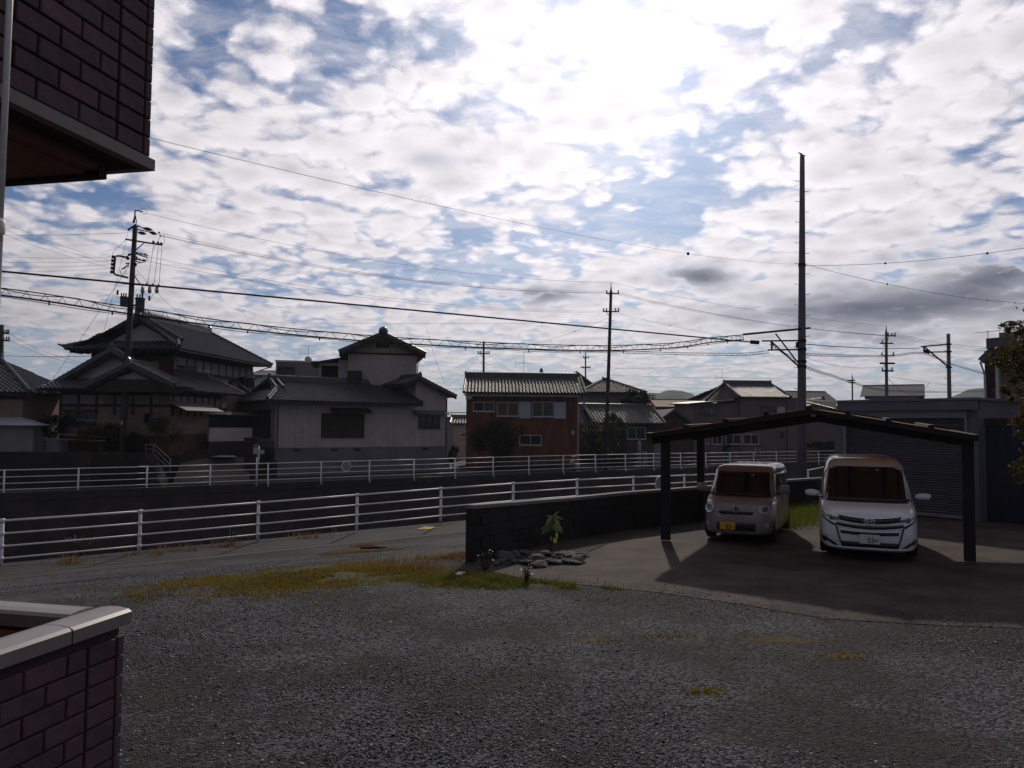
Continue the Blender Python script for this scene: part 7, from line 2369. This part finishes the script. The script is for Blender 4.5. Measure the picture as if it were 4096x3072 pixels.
def helix_bundle(label, path, r_msg, r_cab, drop, pitch, rad, hr=.007, upper=True, ties=True):
    """messenger wire, cable below it and the spiral hanger that ties them"""
    P = [at(*q) for q in path]
    # resample with gentle smoothing
    pts = []
    for i in range(len(P) - 1):
        k_ = 10
        for j in range(k_):
            t = j / k_
            p0 = P[max(i - 1, 0)]; p1 = P[i]; p2 = P[i + 1]; p3 = P[min(i + 2, len(P) - 1)]
            pts.append(0.5 * ((2 * p1) + (p2 - p0) * t + (2 * p0 - 5 * p1 + 4 * p2 - p3) * t * t + (3 * p1 - p0 - 3 * p2 + p3) * t ** 3))
    pts.append(P[-1])
    o = pts[0].copy()
    root = thing('cable_bundle', label, 'cable', o)
    MB().tube([p - o for p in pts], r_msg, 5).build('messenger_wire', 'cable', root, True)
    low = [p - o - Vector((0, 0, drop)) for p in pts]
    MB().tube(low, r_cab, 6).build('cable', 'cable', root, True)
    if upper:
        g = random.Random(8)
        MB().tube([p - o + Vector((0, .05, -.03 + .05 * math.sin(i * .9))) for i, p in enumerate(pts)], r_msg * .8, 5).build('cable', 'cable', root, True)
        MB().tube([p - o - Vector((0, -.04, drop * 1.28 + .02 * math.sin(i * .5))) for i, p in enumerate(pts)], r_msg * .6, 5).build('cable', 'cable', root, True)
    Ltot = sum((pts[i + 1] - pts[i]).length for i in range(len(pts) - 1))
    turns = Ltot / pitch
    N = int(turns * 7)
    hp = []
    for i in range(N + 1):
        t = i / N
        c = lerp_pts(pts, t) - o - Vector((0, 0, drop * .5))
        a = t * turns * 2 * math.pi
        hp.append(c + Vector((0, math.cos(a) * rad, math.sin(a) * rad)))
    MB().tube(hp, hr, 3, False).build('spiral_hanger', 'cable', root, False)
    if ties:
        for i in range(int(Ltot / 1.9)):
            q = lerp_pts(pts, (i + .5) * 1.9 / Ltot) - o - Vector((0, 0, drop))
            MB().tube([q + Vector((0, 0, .02)), q + Vector((0, 0, -.11))], .022, 5).build('tie', 'cable', root)
    return root
cable('thick black cable sweeping from the left edge to the bracket of the tall concrete pole', (0, 1085, 21.5), (2998, 1368, 33), .030, .0, ext0=.25)
def fix_fat():
    pass
helix_bundle('bundled cables with spiral hanger sweeping across the photo below the thick black cable', [(-900, 1065, 18), (0, 1152, 21.3), (500, 1226, 22.9), (1000, 1296, 24.7), (1530, 1346, 26.8), (2050, 1374, 29), (2420, 1382, 30.7), (2690, 1372, 32), (2850, 1350, 32.6), (2975, 1340, 33)], .017, .027, .20, .50, .125, .0095)
helix_bundle('thin spiral-hung cable sloping from the tall pole down over the grey roof at right', [(3080, 1370, 32.8), (3220, 1462, 33.2), (3330, 1500, 38), (3410, 1527, 44), (3520, 1556, 50), (3700, 1565, 54), (3960, 1563, 58)], .012, .014, .08, .5, .06, ties=False, upper=False)
helix_bundle('looping second spiral cable running behind the middle utility pole', [(1900, 1374, 60), (2150, 1395, 52), (2450, 1404, 44), (2700, 1410, 38), (2950, 1413, 34.5), (3075, 1402, 33)], .012, .014, .10, .6, .07, ties=False, upper=False)
helix_bundle('spiral cable between the tall concrete pole and the right cable bracket', [(3220, 1414, 33.2), (3400, 1420, 40), (3560, 1421, 46), (3690, 1410, 49.5), (3800, 1452, 50.5), (3950, 1495, 47)], .014, .016, .08, .6, .06, ties=False, upper=False)
cable('black cable from the tall concrete pole to the right cable bracket', (3215, 1376, 33), (3680, 1392, 50), .020, .1)
cable('thin wire with dark marker ball from the overhanging balcony to the tall concrete pole', (560, 542, 9.5), (3192, 1057, 33), .0035, .35, balls=((2752, .05),), n=30)
cable('wire with marker balls rising from the tall concrete pole to the right edge', (3222, 1062, 33), (4110, 974, 26), .009, .25, balls=((3540, .045), (3950, .045)), ext1=.2)
cable('wire with marker balls falling from the tall concrete pole to the right edge', (3222, 1058, 33), (4110, 1198, 40), .009, .4, balls=((3548, .045), (3852, .03), (3950, .035), (4060, .035)), ext1=.2)
for lab3, (a, b) in zip(('uppermost', 'middle', 'lowest'), (((640, 932, 43), (2428, 1164, 60)), ((644, 944, 43), (2440, 1170, 60)), ((628, 938, 43), (2474, 1172, 60)))):
    cable(lab3 + ' of three high wires from leaning pole sleeves to the middle pole', a, b, .009, .9, 'high wires of the leaning pole')
cable('topmost thin wire from the leaning pole tip to the middle pole tip', (575, 850, 43), (2445, 1130, 60), .009, .9)
for lab4, (a, b) in zip(('upper', 'lower'), (((600, 1028, 43), (2414, 1243, 60)), ((575, 1042, 43), (2416, 1248, 60)))):
    cable(lab4 + ' of two mid-height wires from leaning pole clamps to the middle pole', a, b, .008, .85, 'lower wires of the leaning pole')
ORD = ('topmost', 'second highest', 'middle', 'second lowest', 'lowest')
for i, (y0, y1) in enumerate(((1020, 1028), (1041, 1043), (1060, 1058), (1080, 1073), (1103, 1088))):
    cable(ORD[i] + ' of five level wires from the left edge to the rack on leaning pole', (0, y0, 40), (450, y1, 43), .0065, .12, 'rack wires at the left edge', ext0=.4)
for lab6, y0, y1 in (('upper', 870, 1046), ('middle', 896, 1056), ('lower', 918, 1073)):
    cable(lab6 + ' of three wires slanting from the upper left edge to leaning pole', (0, y0, 34), (448, y1, 43), .0065, .2, 'slanting wires at the left edge', ext0=.4)
cable('level wire from the left edge to the shoulder of leaning pole', (0, 934, 40), (512, 931, 43), .009, .1, ext0=.4)
for lab7, (a, b) in zip(('upper', 'middle', 'lower'), (((2428, 1164, 60), (3553, 1342, 60)), ((2472, 1170, 60), (3567, 1344, 60)), ((2474, 1180, 60), (3580, 1346, 60)))):
    cable(lab7 + ' of three high wires from the middle pole to the pole over the garage', a, b, .009, .5, 'high wires right of the middle pole')
cable('topmost wire from the middle pole tip to the tip over the garage', (2445, 1130, 60), (3545, 1304, 60), .008, .4)
for lab8, (a, b) in zip(('upper', 'middle', 'lower'), (((3580, 1334, 60), (4100, 1392, 50)), ((3567, 1337, 60), (4100, 1400, 50)), ((3553, 1340, 60), (4100, 1412, 50)))):
    cable(lab8 + ' of three wires from the pole over the garage to the right edge', a, b, .010, .3, 'slanting wires at right')
cable('guy wire from the leaning pole down to the left past the roof tip', (516, 1062, 43), (208, 1520, 46), .010, .1)
cable('steep guy wire beside the leaning pole', (512, 930, 43), (410, 1345, 46), .008, .1)
cable('service wire from the leaning pole to the right corner of tiled roof', (545, 1078, 43), (825, 1338, 60), .009, .3)
cable('service wire from the middle pole with small ball sloping right', (2480, 1256, 60), (3200, 1395, 70), .009, .2, balls=((2680, .05),))
cable('thin service wire with ball falling left from the middle pole', (2436, 1270, 60), (1960, 1402, 74), .009, .5, balls=((2300, .05), (1998, .05)))
cable('service wire dropping from the short pole to the beige house roof', (1915, 1420, 75), (1690, 1512, 58), .010, .3)
cable('second service wire dropping from the short pole to the beige house eave', (1915, 1424, 75), (1790, 1545, 57), .010, .3)
cable('service wire from the short pole down behind the red house', (1958, 1420, 75), (2090, 1505, 70), .010, .2)
cable('hanging drop wire from mid-air cable clamp to the beige house eave', (1705, 1310, 62), (1786, 1545, 56.5), .010, .35)
cable('thin horizontal span wire passing behind the beige house gable', (1050, 1290, 66), (2430, 1290, 62), .009, .1)
cable('low wire along the eaves from the beige house to the red house', (1100, 1490, 49), (1900, 1555, 57), .012, .3)
cable('wire from the far left pole to the traditional house roof', (18, 1423, 52), (385, 1424, 46), .016, .05)
cable('thin wire falling from the far left pole toward the traditional house', (38, 1335, 52), (360, 1455, 46), .008, .3)
cable('second thin wire falling from the far left pole toward the traditional house', (38, 1360, 52), (370, 1462, 46), .008, .3)
for lab9, (a, b) in zip(('long low wire passing over the mauve house roof', 'lowest wire sloping to the mauve house roof edge', 'nearly level wire just above the hill right of the middle pole', 'thin wire rising right from the middle pole to the tall pole'), (((2450, 1536, 80), (3100, 1555, 90)), ((2450, 1542, 80), (2850, 1574, 84)), ((2450, 1500, 80), (3190, 1510, 95)), ((2460, 1474, 80), (3190, 1440, 90)))):
    cable(lab9, a, b, .012, .2, 'thin wires over the hill')
for lab10, (a, b) in zip(('wire from the tall pole to the tiny far pole', 'wire from the tiny far pole to the right hill', 'wire from the pole over the garage to the dark right house', 'wire dipping right from the tall pole toward the garage-side pole'), (((3225, 1545, 80), (3410, 1522, 128)), ((3425, 1524, 128), (3950, 1560, 90)), ((3560, 1506, 60), (3950, 1540, 90)), ((3225, 1432, 60), (3500, 1470, 70)))):
    cable(lab10, a, b, .012, .3, 'thin wires over the garage')
cable('sagging drop wire looping from the garage-side pole', (3552, 1508, 60), (3720, 1530, 62), .014, 1.1, n=14)

# ------------------------------------------------------------------ small street things
def road_mirror_post():
    p = at(1030, 1950, 42.2)
    root = thing('road_sign', 'white post with three small sign plates beside the far fence', 'sign', (p.x, p.y, -1.2))
    o = Vector((p.x, p.y, -1.2))
    L = lambda px, py: at(px, py, 42.2) - o
    MB().tube([L(1026, 1945), L(1028, 1830)], .045, 6).build('lower_post', 'white_paint', root, True)
    MB().tube([L(1034, 1852), L(1035, 1786)], .045, 6).build('upper_post', 'white_paint', root, True)
    for (x0, y0, x1, y1) in ((1015, 1779, 1039, 1782), (1015, 1789, 1037, 1799), (1014, 1800, 1036, 1815), (1037, 1800, 1058, 1815)):
        a, b = L(x0, y1), L(x1, y0)
        MB().box(a.x, b.x, a.y - .07, a.y - .045, a.z, b.z).build('sign_plate', 'shutter_white', root)
road_mirror_post()

def ramp_and_walls():
    # terrace the traditional house stands on
    mb = MB().prism([(x, y) for x, y in TERRACE], -1.25, .55)
    mb.build('terrace', 'terrain_soil', None, False, 'structure')
    a, b = Vector((-60, 34.5, 0)), Vector((-22.0, 40.7, 0))
    d = (b - a).normalized()
    root = thing('retaining_wall', 'dark stone retaining wall below the traditional house along the far road', 'wall', (a.x, a.y, -1.2), math.atan2(d.y, d.x))
    L = (b - a).length
    MB().box(0, L, -.25, .05, -.1, 1.85).build('wall', 'stone_bank', root)
    # sloping driveway
    P = [at(690, 1915, 43.3), at(1000, 1915, 46.5), at(992, 1812, 49.6), at(745, 1815, 46.8)]
    P[0].z = P[1].z = -1.185
    P[2].z = P[3].z = .57
    vs = [tuple(p) for p in P] + [(p.x, p.y, -1.3) for p in P]
    MB().add(vs, [(0, 1, 2, 3), (0, 4, 5, 1), (1, 5, 6, 2), (2, 6, 7, 3), (3, 7, 4, 0)]).build('driveway', 'ramp_concrete', None, False, 'structure')
    p = at(893, 1826, 47.4); 
    o = MB().lathe([(.5, 0), (.75, .02), (.78, .05), (.7, .08), (.2, .1)], 18).build('flat_stone', 'shutter_white', None, True)
    o.location = (p.x, p.y, p.z - .04); tag(o, 'pale flat oval slab lying on the concrete driveway', 'slab')
    # stairs with handrail
    A, B = at(655, 1905, 41.2), at(595, 1835, 42.6)
    A.z = -1.2; B.z = .5
    st = thing('staircase', 'narrow outdoor stair with thin steel handrail on the retaining wall', 'stairs', A)
    n = 9
    for i in range(n):
        q = A.lerp(B, i / n) - A
        MB().box(q.x - .3, q.x + .12, q.y - .5, q.y + .5, -.1, (i + 1) * 1.7 / n).build('step', 'stone_bank', st)
    h = MB()
    L = lambda px, py, Y: at(px, py, Y) - A
    rail = [L(684, 1838, 41), L(620, 1780, 42.5), L(583, 1777, 42.7)]
    h.tube(rail, .022, 5)
    h.tube([L(678, 1855, 41), L(618, 1797, 42.5), L(586, 1795, 42.7)], .016, 5); h.tube([L(672, 1868, 41), L(616, 1816, 42.5)], .016, 5)
    h.tube([L(681, 1838, 41), L(679, 1890, 41)], .022, 5); h.tube([L(616, 1776, 42.5), L(613, 1830, 42.5)], .022, 5); h.tube([L(583, 1777, 42.7), L(583, 1815, 42.7)], .018, 5)
    h.build('handrail', 'galvanised', st, True)
    # pale low wall beside the beige house, dark blue shed behind
    a0, a1 = at(838, 1711, 47.0), at(1009, 1713, 50.0)
    d = (a1 - a0); d.z = 0
    w = thing('low_wall', 'pale concrete panel wall left of the beige house', 'wall', (a0.x, a0.y, .0), math.atan2(d.y, d.x))
    MB().box(0, d.length, 0, .15, at(838, 1766, 47).z, a0.z).build('panel', 'siding_beige', w)
    MB().box(0, d.length, .01, .14, -1.2, at(838, 1766, 47).z - .002).build('base', 'dark_wall', w)
    s0, s1 = at(752, 1655, 47.2), at(1008, 1655, 51.5)
    d = (s1 - s0); d.z = 0
    s = thing('shed', 'dark blue corrugated shed behind pale low wall and left of the beige house', 'shed', (s0.x, s0.y, -1.2), math.atan2(d.y, d.x))
    n = 22
    zt = at(752, 1652, 47.2).z + 1.2
    for i in range(n):
        q = d.length / n
        MB().box(i * q, (i + .93) * q, 0, .05, 0, zt).build('wall_sheet', 'blue_steel', s)
    MB().box(0, d.length, .051, 3, 0, zt - .05).build('frame', 'dark_wall', s)
    MB().slab([(-.2, -.5, zt - .05), (d.length + .2, -.5, zt - .05), (d.length + .2, 1.2, zt + .15), (-.2, 1.2, zt + .15)], .05).build('roof', 'metal_roof', s)
    # small concrete blocks by the left house
    for lab, (x0, y0, x1, y1) in (('pale squarish concrete tank beside the left lean-to', (180, 1748, 245, 1800)), ('darker concrete block between lean-to and pale tank', (140, 1755, 176, 1800))):
        a, b = at(x0, y1, 42.8), at(x1, y0, 42.8)
        t = MB().add([(0, 0, 0), (b.x - a.x, 0, 0), (b.x - a.x, .8, 0), (0, .8, 0), (.03, .03, b.z - a.z), (b.x - a.x - .06, .03, b.z - a.z - .03), (b.x - a.x - .06, .77, b.z - a.z - .03), (.03, .77, b.z - a.z)],
                     [(0, 3, 2, 1), (4, 5, 6, 7), (0, 1, 5, 4), (1, 2, 6, 5), (2, 3, 7, 6), (3, 0, 4, 7)]).build('concrete_block', 'concrete')
        t.location = (a.x, a.y, .55); tag(t, lab, 'block')
    # laundry poles
    for lab, a, b in (('upper pale laundry pole in front of the traditional house windows', (305, 1679, 43), (528, 1685, 43)), ('lower pale laundry pole across the garden of the traditional house', (230, 1738, 42.6), (405, 1747, 42.6)), ('lowest thin pale pole behind the retaining wall at left', (140, 1752, 42.4), (420, 1764, 42.4))):
        A_, B_ = at(*a), at(*b)
        t = thing('laundry_pole', lab, 'pole', A_)
        MB().tube([(0, 0, 0), B_ - A_], .018, 5).build('bar', 'galvanised', t)
        for q in (Vector((.1, 0, 0)), (B_ - A_) * .95):
            MB().tube([q, Vector((q.x, q.y, .55 - A_.z))], .02, 5).build('stand', 'dark_pole', t)
    # gate pillar at the driveway and fence bars
    a = at(1008, 1750, 47.5)
    t = thing('gate_pillar', 'dark gate pillar at the left corner of the beige house', 'pillar', (a.x, a.y, -1.2))
    MB().box(-.35, .35, -.3, .3, 0, a.z + 1.1).box(-.4, .4, -.35, .35, a.z + 1.103, a.z + 1.2).build('pillar', 'dark_wall', t)
    a, b = at(1022, 1766, 47.8), at(1096, 1792, 48.6)
    t = thing('bar_fence', 'short fence of dark bars beside the gate pillar of the beige house', 'fence', a)
    for i in range(13):
        q = (Vector((b.x, b.y, a.z)) - a) * (i / 12)
        MB().box(q.x - .025, q.x + .025, q.y - .02, q.y + .02, b.z - a.z - .3, 0).build('bar', 'frame_dark', t)
    MB().tube([(0, 0, -.03), Vector((b.x, b.y, a.z - .03)) - a], .03, 4).build('top_rail', 'frame_dark', t)
    # yard wall and tanks by the low tiled house
    a, b = at(2505, 1770, 64.5), at(2760, 1762, 70)
    d = b - a; d.z = 0
    t = thing('yard_wall', 'brown yard wall below the window of the glinting tile roof house', 'wall', (a.x, a.y, -1.2), math.atan2(d.y, d.x))
    MB().box(0, d.length, 0, .15, -.1, a.z + 1.2).build('wall', 'dark_wall', t)
    a, b = at(2557, 1820, 63.8), at(2557, 1760, 63.8)
    t = thing('gas_cylinder', 'upright grey gas cylinder by the brown yard wall', 'cylinder', (a.x, a.y, -1.2))
    r = .15; hgt = b.z + 1.2
    MB().lathe([(r, 0), (r, hgt * .86), (r * .8, hgt * .94), (r * .35, hgt * .97), (r * .3, hgt)], 14).build('tank', 'galvanised', t, True)
    MB().lathe([(.03, 0), (.05, .03), (.05, .08), (.02, .1)], 8, (0, 0, hgt)).build('valve', 'frame_dark', t, True)
    for lab, (x0, y0, x1, y1) in (('larger grey storage box beside the gas cylinder', (2617, 1757, 2648, 1816)), ('small pale box on the ground right of gas cylinder', (2571, 1806, 2590, 1816))):
        a, b = at(x0, y1, 64.0), at(x1, y0, 64.0)
        t = thing('storage_box', lab, 'box', (a.x, a.y, -1.2))
        MB().box(0, b.x - a.x, 0, .5, -.02, b.z + 1.2 - .05).build('box', 'stucco_grey', t)
        MB().box(-.02, b.x - a.x + .02, -.02, .52, b.z + 1.2 - .047, b.z + 1.2).build('lid', 'garage_trim', t)
    # low white block on the far canal edge behind the beige van
    a, b = at(2772, 1866, 65), at(2790, 1852, 65)
    t = MB().box(0, .6, 0, .5, 0, b.z - a.z).add(*MB().box(.05, .5, .06, .44, b.z - a.z + .002, b.z - a.z + .03).__dict__.values() if False else ([], [])).build('concrete_block', 'concrete')
    t.location = (a.x, a.y, -1.2); t.scale = (1, 1, 1.2); tag(t, 'small pale concrete block at the far canal edge left of the beige van', 'block')
ramp_and_walls()

# ------------------------------------------------------------------ cyclist
def cyclist():
    Y = 57.0
    g = at(2290, 1880, Y)
    zg = -1.19
    k_ = 0.74
    bx = thing('bicycle', 'bicycle with pale front basket ridden past the red house', 'bicycle', (g.x, Y, zg), 0)
    r = .31 * k_
    wb = .52 * k_
    for s in (-1, 1):
        w = bpy.data.objects.new('wheel', None); C.objects.link(w); w.parent = bx; w.location = (s * wb, 0, r)
        MB().tube([(r * .95 * math.cos(i * math.pi / 12), 0, r * .95 * math.sin(i * math.pi / 12)) for i in range(25)], .02, 5, False).build('tyre', 'rubber', w, True)
        sp = MB()
        for i in range(10):
            a = i * math.pi / 5
            sp.tube([(0, 0, 0), (r * .93 * math.cos(a), 0, r * .93 * math.sin(a))], .004, 3)
        sp.build('spokes', 'galvanised', w)
    f = MB()
    f.tube([(-wb, 0, r), (-.10 * k_, 0, .30 * k_), (-.18 * k_, 0, .72 * k_)], .017, 6)
    f.tube([(-wb, 0, r), (-.17 * k_, 0, .62 * k_)], .012, 5)
    f.tube([(-.10 * k_, 0, .30 * k_), (.05 * k_, 0, .36 * k_), (.34 * k_, 0, .72 * k_)], .02, 6)
    f.tube([(wb, 0, r), (.36 * k_, 0, .72 * k_), (.33 * k_, 0, .92 * k_)], .016, 6)
    f.build('frame', 'galvanised', bx, True)
    MB().tube([(.20 * k_, -.25, .93 * k_), (.34 * k_, -.18, .96 * k_), (.34 * k_, .18, .96 * k_), (.20 * k_, .25, .93 * k_)], .014, 6).build('handlebar', 'galvanised', bx, True)
    MB().tube([(-.30 * k_, 0, .74 * k_), (-.18 * k_, 0, .755 * k_), (-.02 * k_, 0, .745 * k_)], [.07, .06, .02], 7).build('saddle', 'rubber', bx, True)
    MB().add([(.42 * k_, -.15, .62 * k_), (.66 * k_, -.15, .62 * k_), (.66 * k_, .15, .62 * k_), (.42 * k_, .15, .62 * k_), (.38 * k_, -.19, .88 * k_), (.74 * k_, -.19, .88 * k_), (.74 * k_, .19, .88 * k_), (.38 * k_, .19, .88 * k_)],
             [(0, 3, 2, 1), (0, 1, 5, 4), (1, 2, 6, 5), (2, 3, 7, 6), (3, 0, 4, 7), (4, 5, 6, 7)]).build('basket', 'cloth_grey', bx)
    MB().tube([(-.10 * k_, -.1, .2 * k_), (-.10 * k_, 0, .30 * k_), (-.10 * k_, .1, .40 * k_)], .012, 5).build('pedals', 'rubber', bx)
    pr = thing('person', 'person in cream shirt and straw hat riding a bicycle past the red house', 'person', (g.x, Y, zg), 0)
    def skin(name, verts, edges, rad, m, root_i=0, sub=2):
        me = bpy.data.meshes.new(name)
        me.from_pydata([tuple(q * k_ for q in v) for v in verts], edges, [])
        me.materials.append(M[m])
        o = bpy.data.objects.new(name, me); C.objects.link(o); o.parent = pr
        md = o.modifiers.new('skin', 'SKIN')
        sv = me.skin_vertices[0].data
        for i, q in enumerate(rad):
            sv[i].radius = (q[0] * k_, q[1] * k_) if isinstance(q, tuple) else (q * k_, q * k_)
            sv[i].use_root = (i == root_i)
        md.use_smooth_shade = True
        sb = o.modifiers.new('sub', 'SUBSURF'); sb.levels = sub; sb.render_levels = sub
        return o
    V = [(-.17, 0, .84), (-.13, 0, 1.02), (-.05, 0, 1.22), (-.01, 0, 1.33), (.04, 0, 1.40), (.07, 0, 1.50),
         (-.03, -.19, 1.28), (.10, -.23, 1.09), (.25, -.24, .99), (-.03, .19, 1.28), (.10, .23, 1.09), (.25, .24, .99),
         (-.14, -.10, .82), (.16, -.12, .70), (-.02, -.11, .34), (.07, -.11, .30), (-.14, .10, .82), (.17, .12, .80), (.02, .11, .48), (.11, .11, .44), (.08, 0, 1.57)]
    E = [(0, 1), (1, 2), (2, 3), (3, 4), (4, 5), (2, 6), (6, 7), (7, 8), (2, 9), (9, 10), (10, 11), (0, 12), (12, 13), (13, 14), (14, 15), (0, 16), (16, 17), (17, 18), (18, 19), (5, 20)]
    Rr = [.13, .12, .135, .07, .055, .085, .058, .042, .03, .058, .042, .03, .085, .062, .04, .035, .085, .062, .04, .035, .075]
    skin('body', V, E, Rr, 'skin')
    skin('shirt', V[0:4] + [V[6], V[7], V[9], V[10]], [(0, 1), (1, 2), (2, 3), (2, 4), (4, 5), (2, 6), (6, 7)], [.145, .135, .15, .085, .075, .06, .075, .06], 'shirt_cream')
    skin('trousers', [V[0], V[12], V[13], V[14], V[16], V[17], V[18]], [(0, 1), (1, 2), (2, 3), (0, 4), (4, 5), (5, 6)], [.14, .10, .078, .06, .10, .078, .06], 'denim')
    MB().lathe([(.20, 0), (.205, .012), (.115, .035), (.105, .10), (.07, .135), (.01, .145)], 16, (.07 * k_, 0, 1.56 * k_)).build('hat', 'straw', pr, True)
    fc = MB()
    fc.lathe([(.004, 0), (.016, .006), (.012, .02), (.003, .03)], 6, (.155 * k_, 0, 1.475 * k_))
    fc.build('nose', 'skin', pr, True)
    for s in (-1, 1):
        MB().lathe([(.002, -.008), (.009, 0), (.002, .008)], 6, (.143 * k_, s * .032, 1.515 * k_)).build('eye', 'hair', pr, True)
        MB().tube([(.07, s * .11, .29), (.16, s * .11, .285)] if s < 0 else [(.11 * k_, .11, .40 * k_), (.22 * k_, .11, .40 * k_)], .035, 7).build('shoe', 'rubber', pr, True)
cyclist()

# ------------------------------------------------------------------ vegetation
plant('shrub', 'large dark bush in front of the red house wall', 'bush', 1985, 1752, 57.5, 105, 88, 9000, .075, 'foliage_dark', 1, clumps=30)
plant('shrub', 'dark green shrubs with yellow lit top beside the middle utility pole', 'bush', 2400, 1760, 62.0, 105, 78, 8000, .075, 'foliage_mid', 2, clumps=26)
plant('tree', 'small leafy tree touching the glinting tile roof behind the middle pole', 'tree', 2460, 1700, 63.5, 48, 48, 2600, .08, 'foliage_mid', 3, clumps=16)
plant('tree', 'round dark green tree behind the glinting tile roof', 'tree', 2535, 1598, 72, 62, 42, 3200, .10, 'foliage_dark', 4, clumps=20)
plant('tree', 'narrow dark tree left of the distant tiny pylon', 'tree', 2590, 1600, 90, 22, 34, 900, .12, 'foliage_dark', 5, clumps=10)
plant('shrub', 'big brownish garden bush left of the leaning utility pole', 'bush', 410, 1752, 43.2, 90, 58, 6500, .06, 'foliage_maple', 6, clumps=24)
plant('tree', 'shaggy garden tree right of the leaning utility pole', 'tree', 655, 1705, 44.5, 88, 88, 8000, .06, 'foliage_maple', 7, clumps=30)
plant('shrub', 'dark clipped bush beside the left lean-to house', 'bush', 200, 1705, 43.6, 62, 52, 4200, .06, 'foliage_dark', 8, clumps=18)
plant('shrub', 'low dark shrubs along the foot of the traditional house', 'bush', 545, 1770, 43.2, 60, 34, 3000, .06, 'foliage_dark', 9, clumps=16)
plant('shrub', 'white flowering bush at the top of the driveway', 'bush', 960, 1787, 51.5, 34, 18, 1100, .05, 'foliage_pale', 10, clumps=14)
plant('shrub', 'small pale flowers at the left top of the driveway', 'bush', 880, 1798, 51.5, 26, 9, 320, .05, 'foliage_pale', 11, clumps=8)
plant('shrub', 'dark bush hanging at the right corner of the beige house base', 'bush', 1812, 1815, 54, 22, 40, 1500, .06, 'foliage_dark', 12, clumps=10)
plant('shrub', 'dark hedge below the mauve house right of the tall pole', 'hedge', 3290, 1790, 75.2, 75, 30, 3200, .09, 'foliage_dark', 13, clumps=18)
plant('shrub', 'small green shrub under the mauve house windows', 'bush', 2905, 1795, 71, 18, 20, 700, .07, 'foliage_mid', 14, clumps=8)
def maple():
    Y = 13.6
    p = at(4215, 1450, Y)
    root = thing('maple_tree', 'maple tree with reddish green leaves reaching in at the right edge', 'tree', (p.x, Y, 0.0))
    mb = MB()
    mb.tube([(0, 0, -.1), (.03, .05, .8), (-.02, 0, 1.7), (.05, .0, 2.6)], [.10, .085, .07, .04], 9)
    C_ = [(4075, 1310, 62, 45), (4040, 1450, 80, 70), (4120, 1420, 110, 100), (4060, 1545, 70, 55), (4130, 1690, 80, 70), (4100, 1890, 55, 60), (4220, 1400, 150, 140), (4230, 1600, 130, 100), (4200, 1800, 110, 110), (4180, 1260, 110, 70), (4300, 1500, 160, 160)]
    for i, (x, y, rx, rz) in enumerate(C_):
        q = at(x, y, Y + (i % 3 - 1) * .35) - Vector((p.x, Y, 0))
        s = Vector((0, 0, max(.6, q.z - .6)))
        mb.tube([s, (s + q) * .5 + Vector((0, 0, .06)), q], [.03, .018, .006], 5)
        leaves('leaf_cluster', q, (rx * Y / F, rx * Y / F * .8, rz * Y / F), int(rx * rz * .17), .034, 'foliage_maple', root, 50 + i, 16)['kind'] = 'stuff'
    t = at(4050, 1835, Y) - Vector((p.x, Y, 0)); t2 = at(4130, 1865, Y) - Vector((p.x, Y, 0))
    mb.tube([t, t2, Vector((0, 0, t2.z - .1))], [.006, .012, .02], 5)
    mb.build('trunk', 'bark', root, True)
maple()
def right_hedge():
    root = thing('hedge', 'dark unlit hedge along the right edge below the maple', 'hedge', (11.8, 15.2, 0), R(-30))
    for i in range(5):
        leaves('foliage', (i * .95, .2, .62), (.75, .5, .62), 2200, .035, 'foliage_dark', root, 80 + i, 18, zmin=.0)
    MB().box(-.3, 4.3, .1, .35, 0, .5).build('stems', 'bark', root)
right_hedge()

# ------------------------------------------------------------------ haze
def haze():
    mt = bpy.data.materials.new('haze'); mt.use_nodes = True
    t = mt.node_tree; t.nodes.clear()
    out = t.nodes.new('ShaderNodeOutputMaterial'); v = t.nodes.new('ShaderNodeVolumePrincipled')
    v.inputs['Color'].default_value = (0.72, 0.84, 1.0, 1)
    v.inputs['Density'].default_value = 0.00020
    v.inputs['Anisotropy'].default_value = 0.2
    t.links.new(v.outputs[0], out.inputs['Volume'])
    MATS['haze'] = mt
    MB().box(-4200, 4200, -4200, 4200, -5.2, 75).build('haze', 'haze', None, False, 'stuff')
haze()
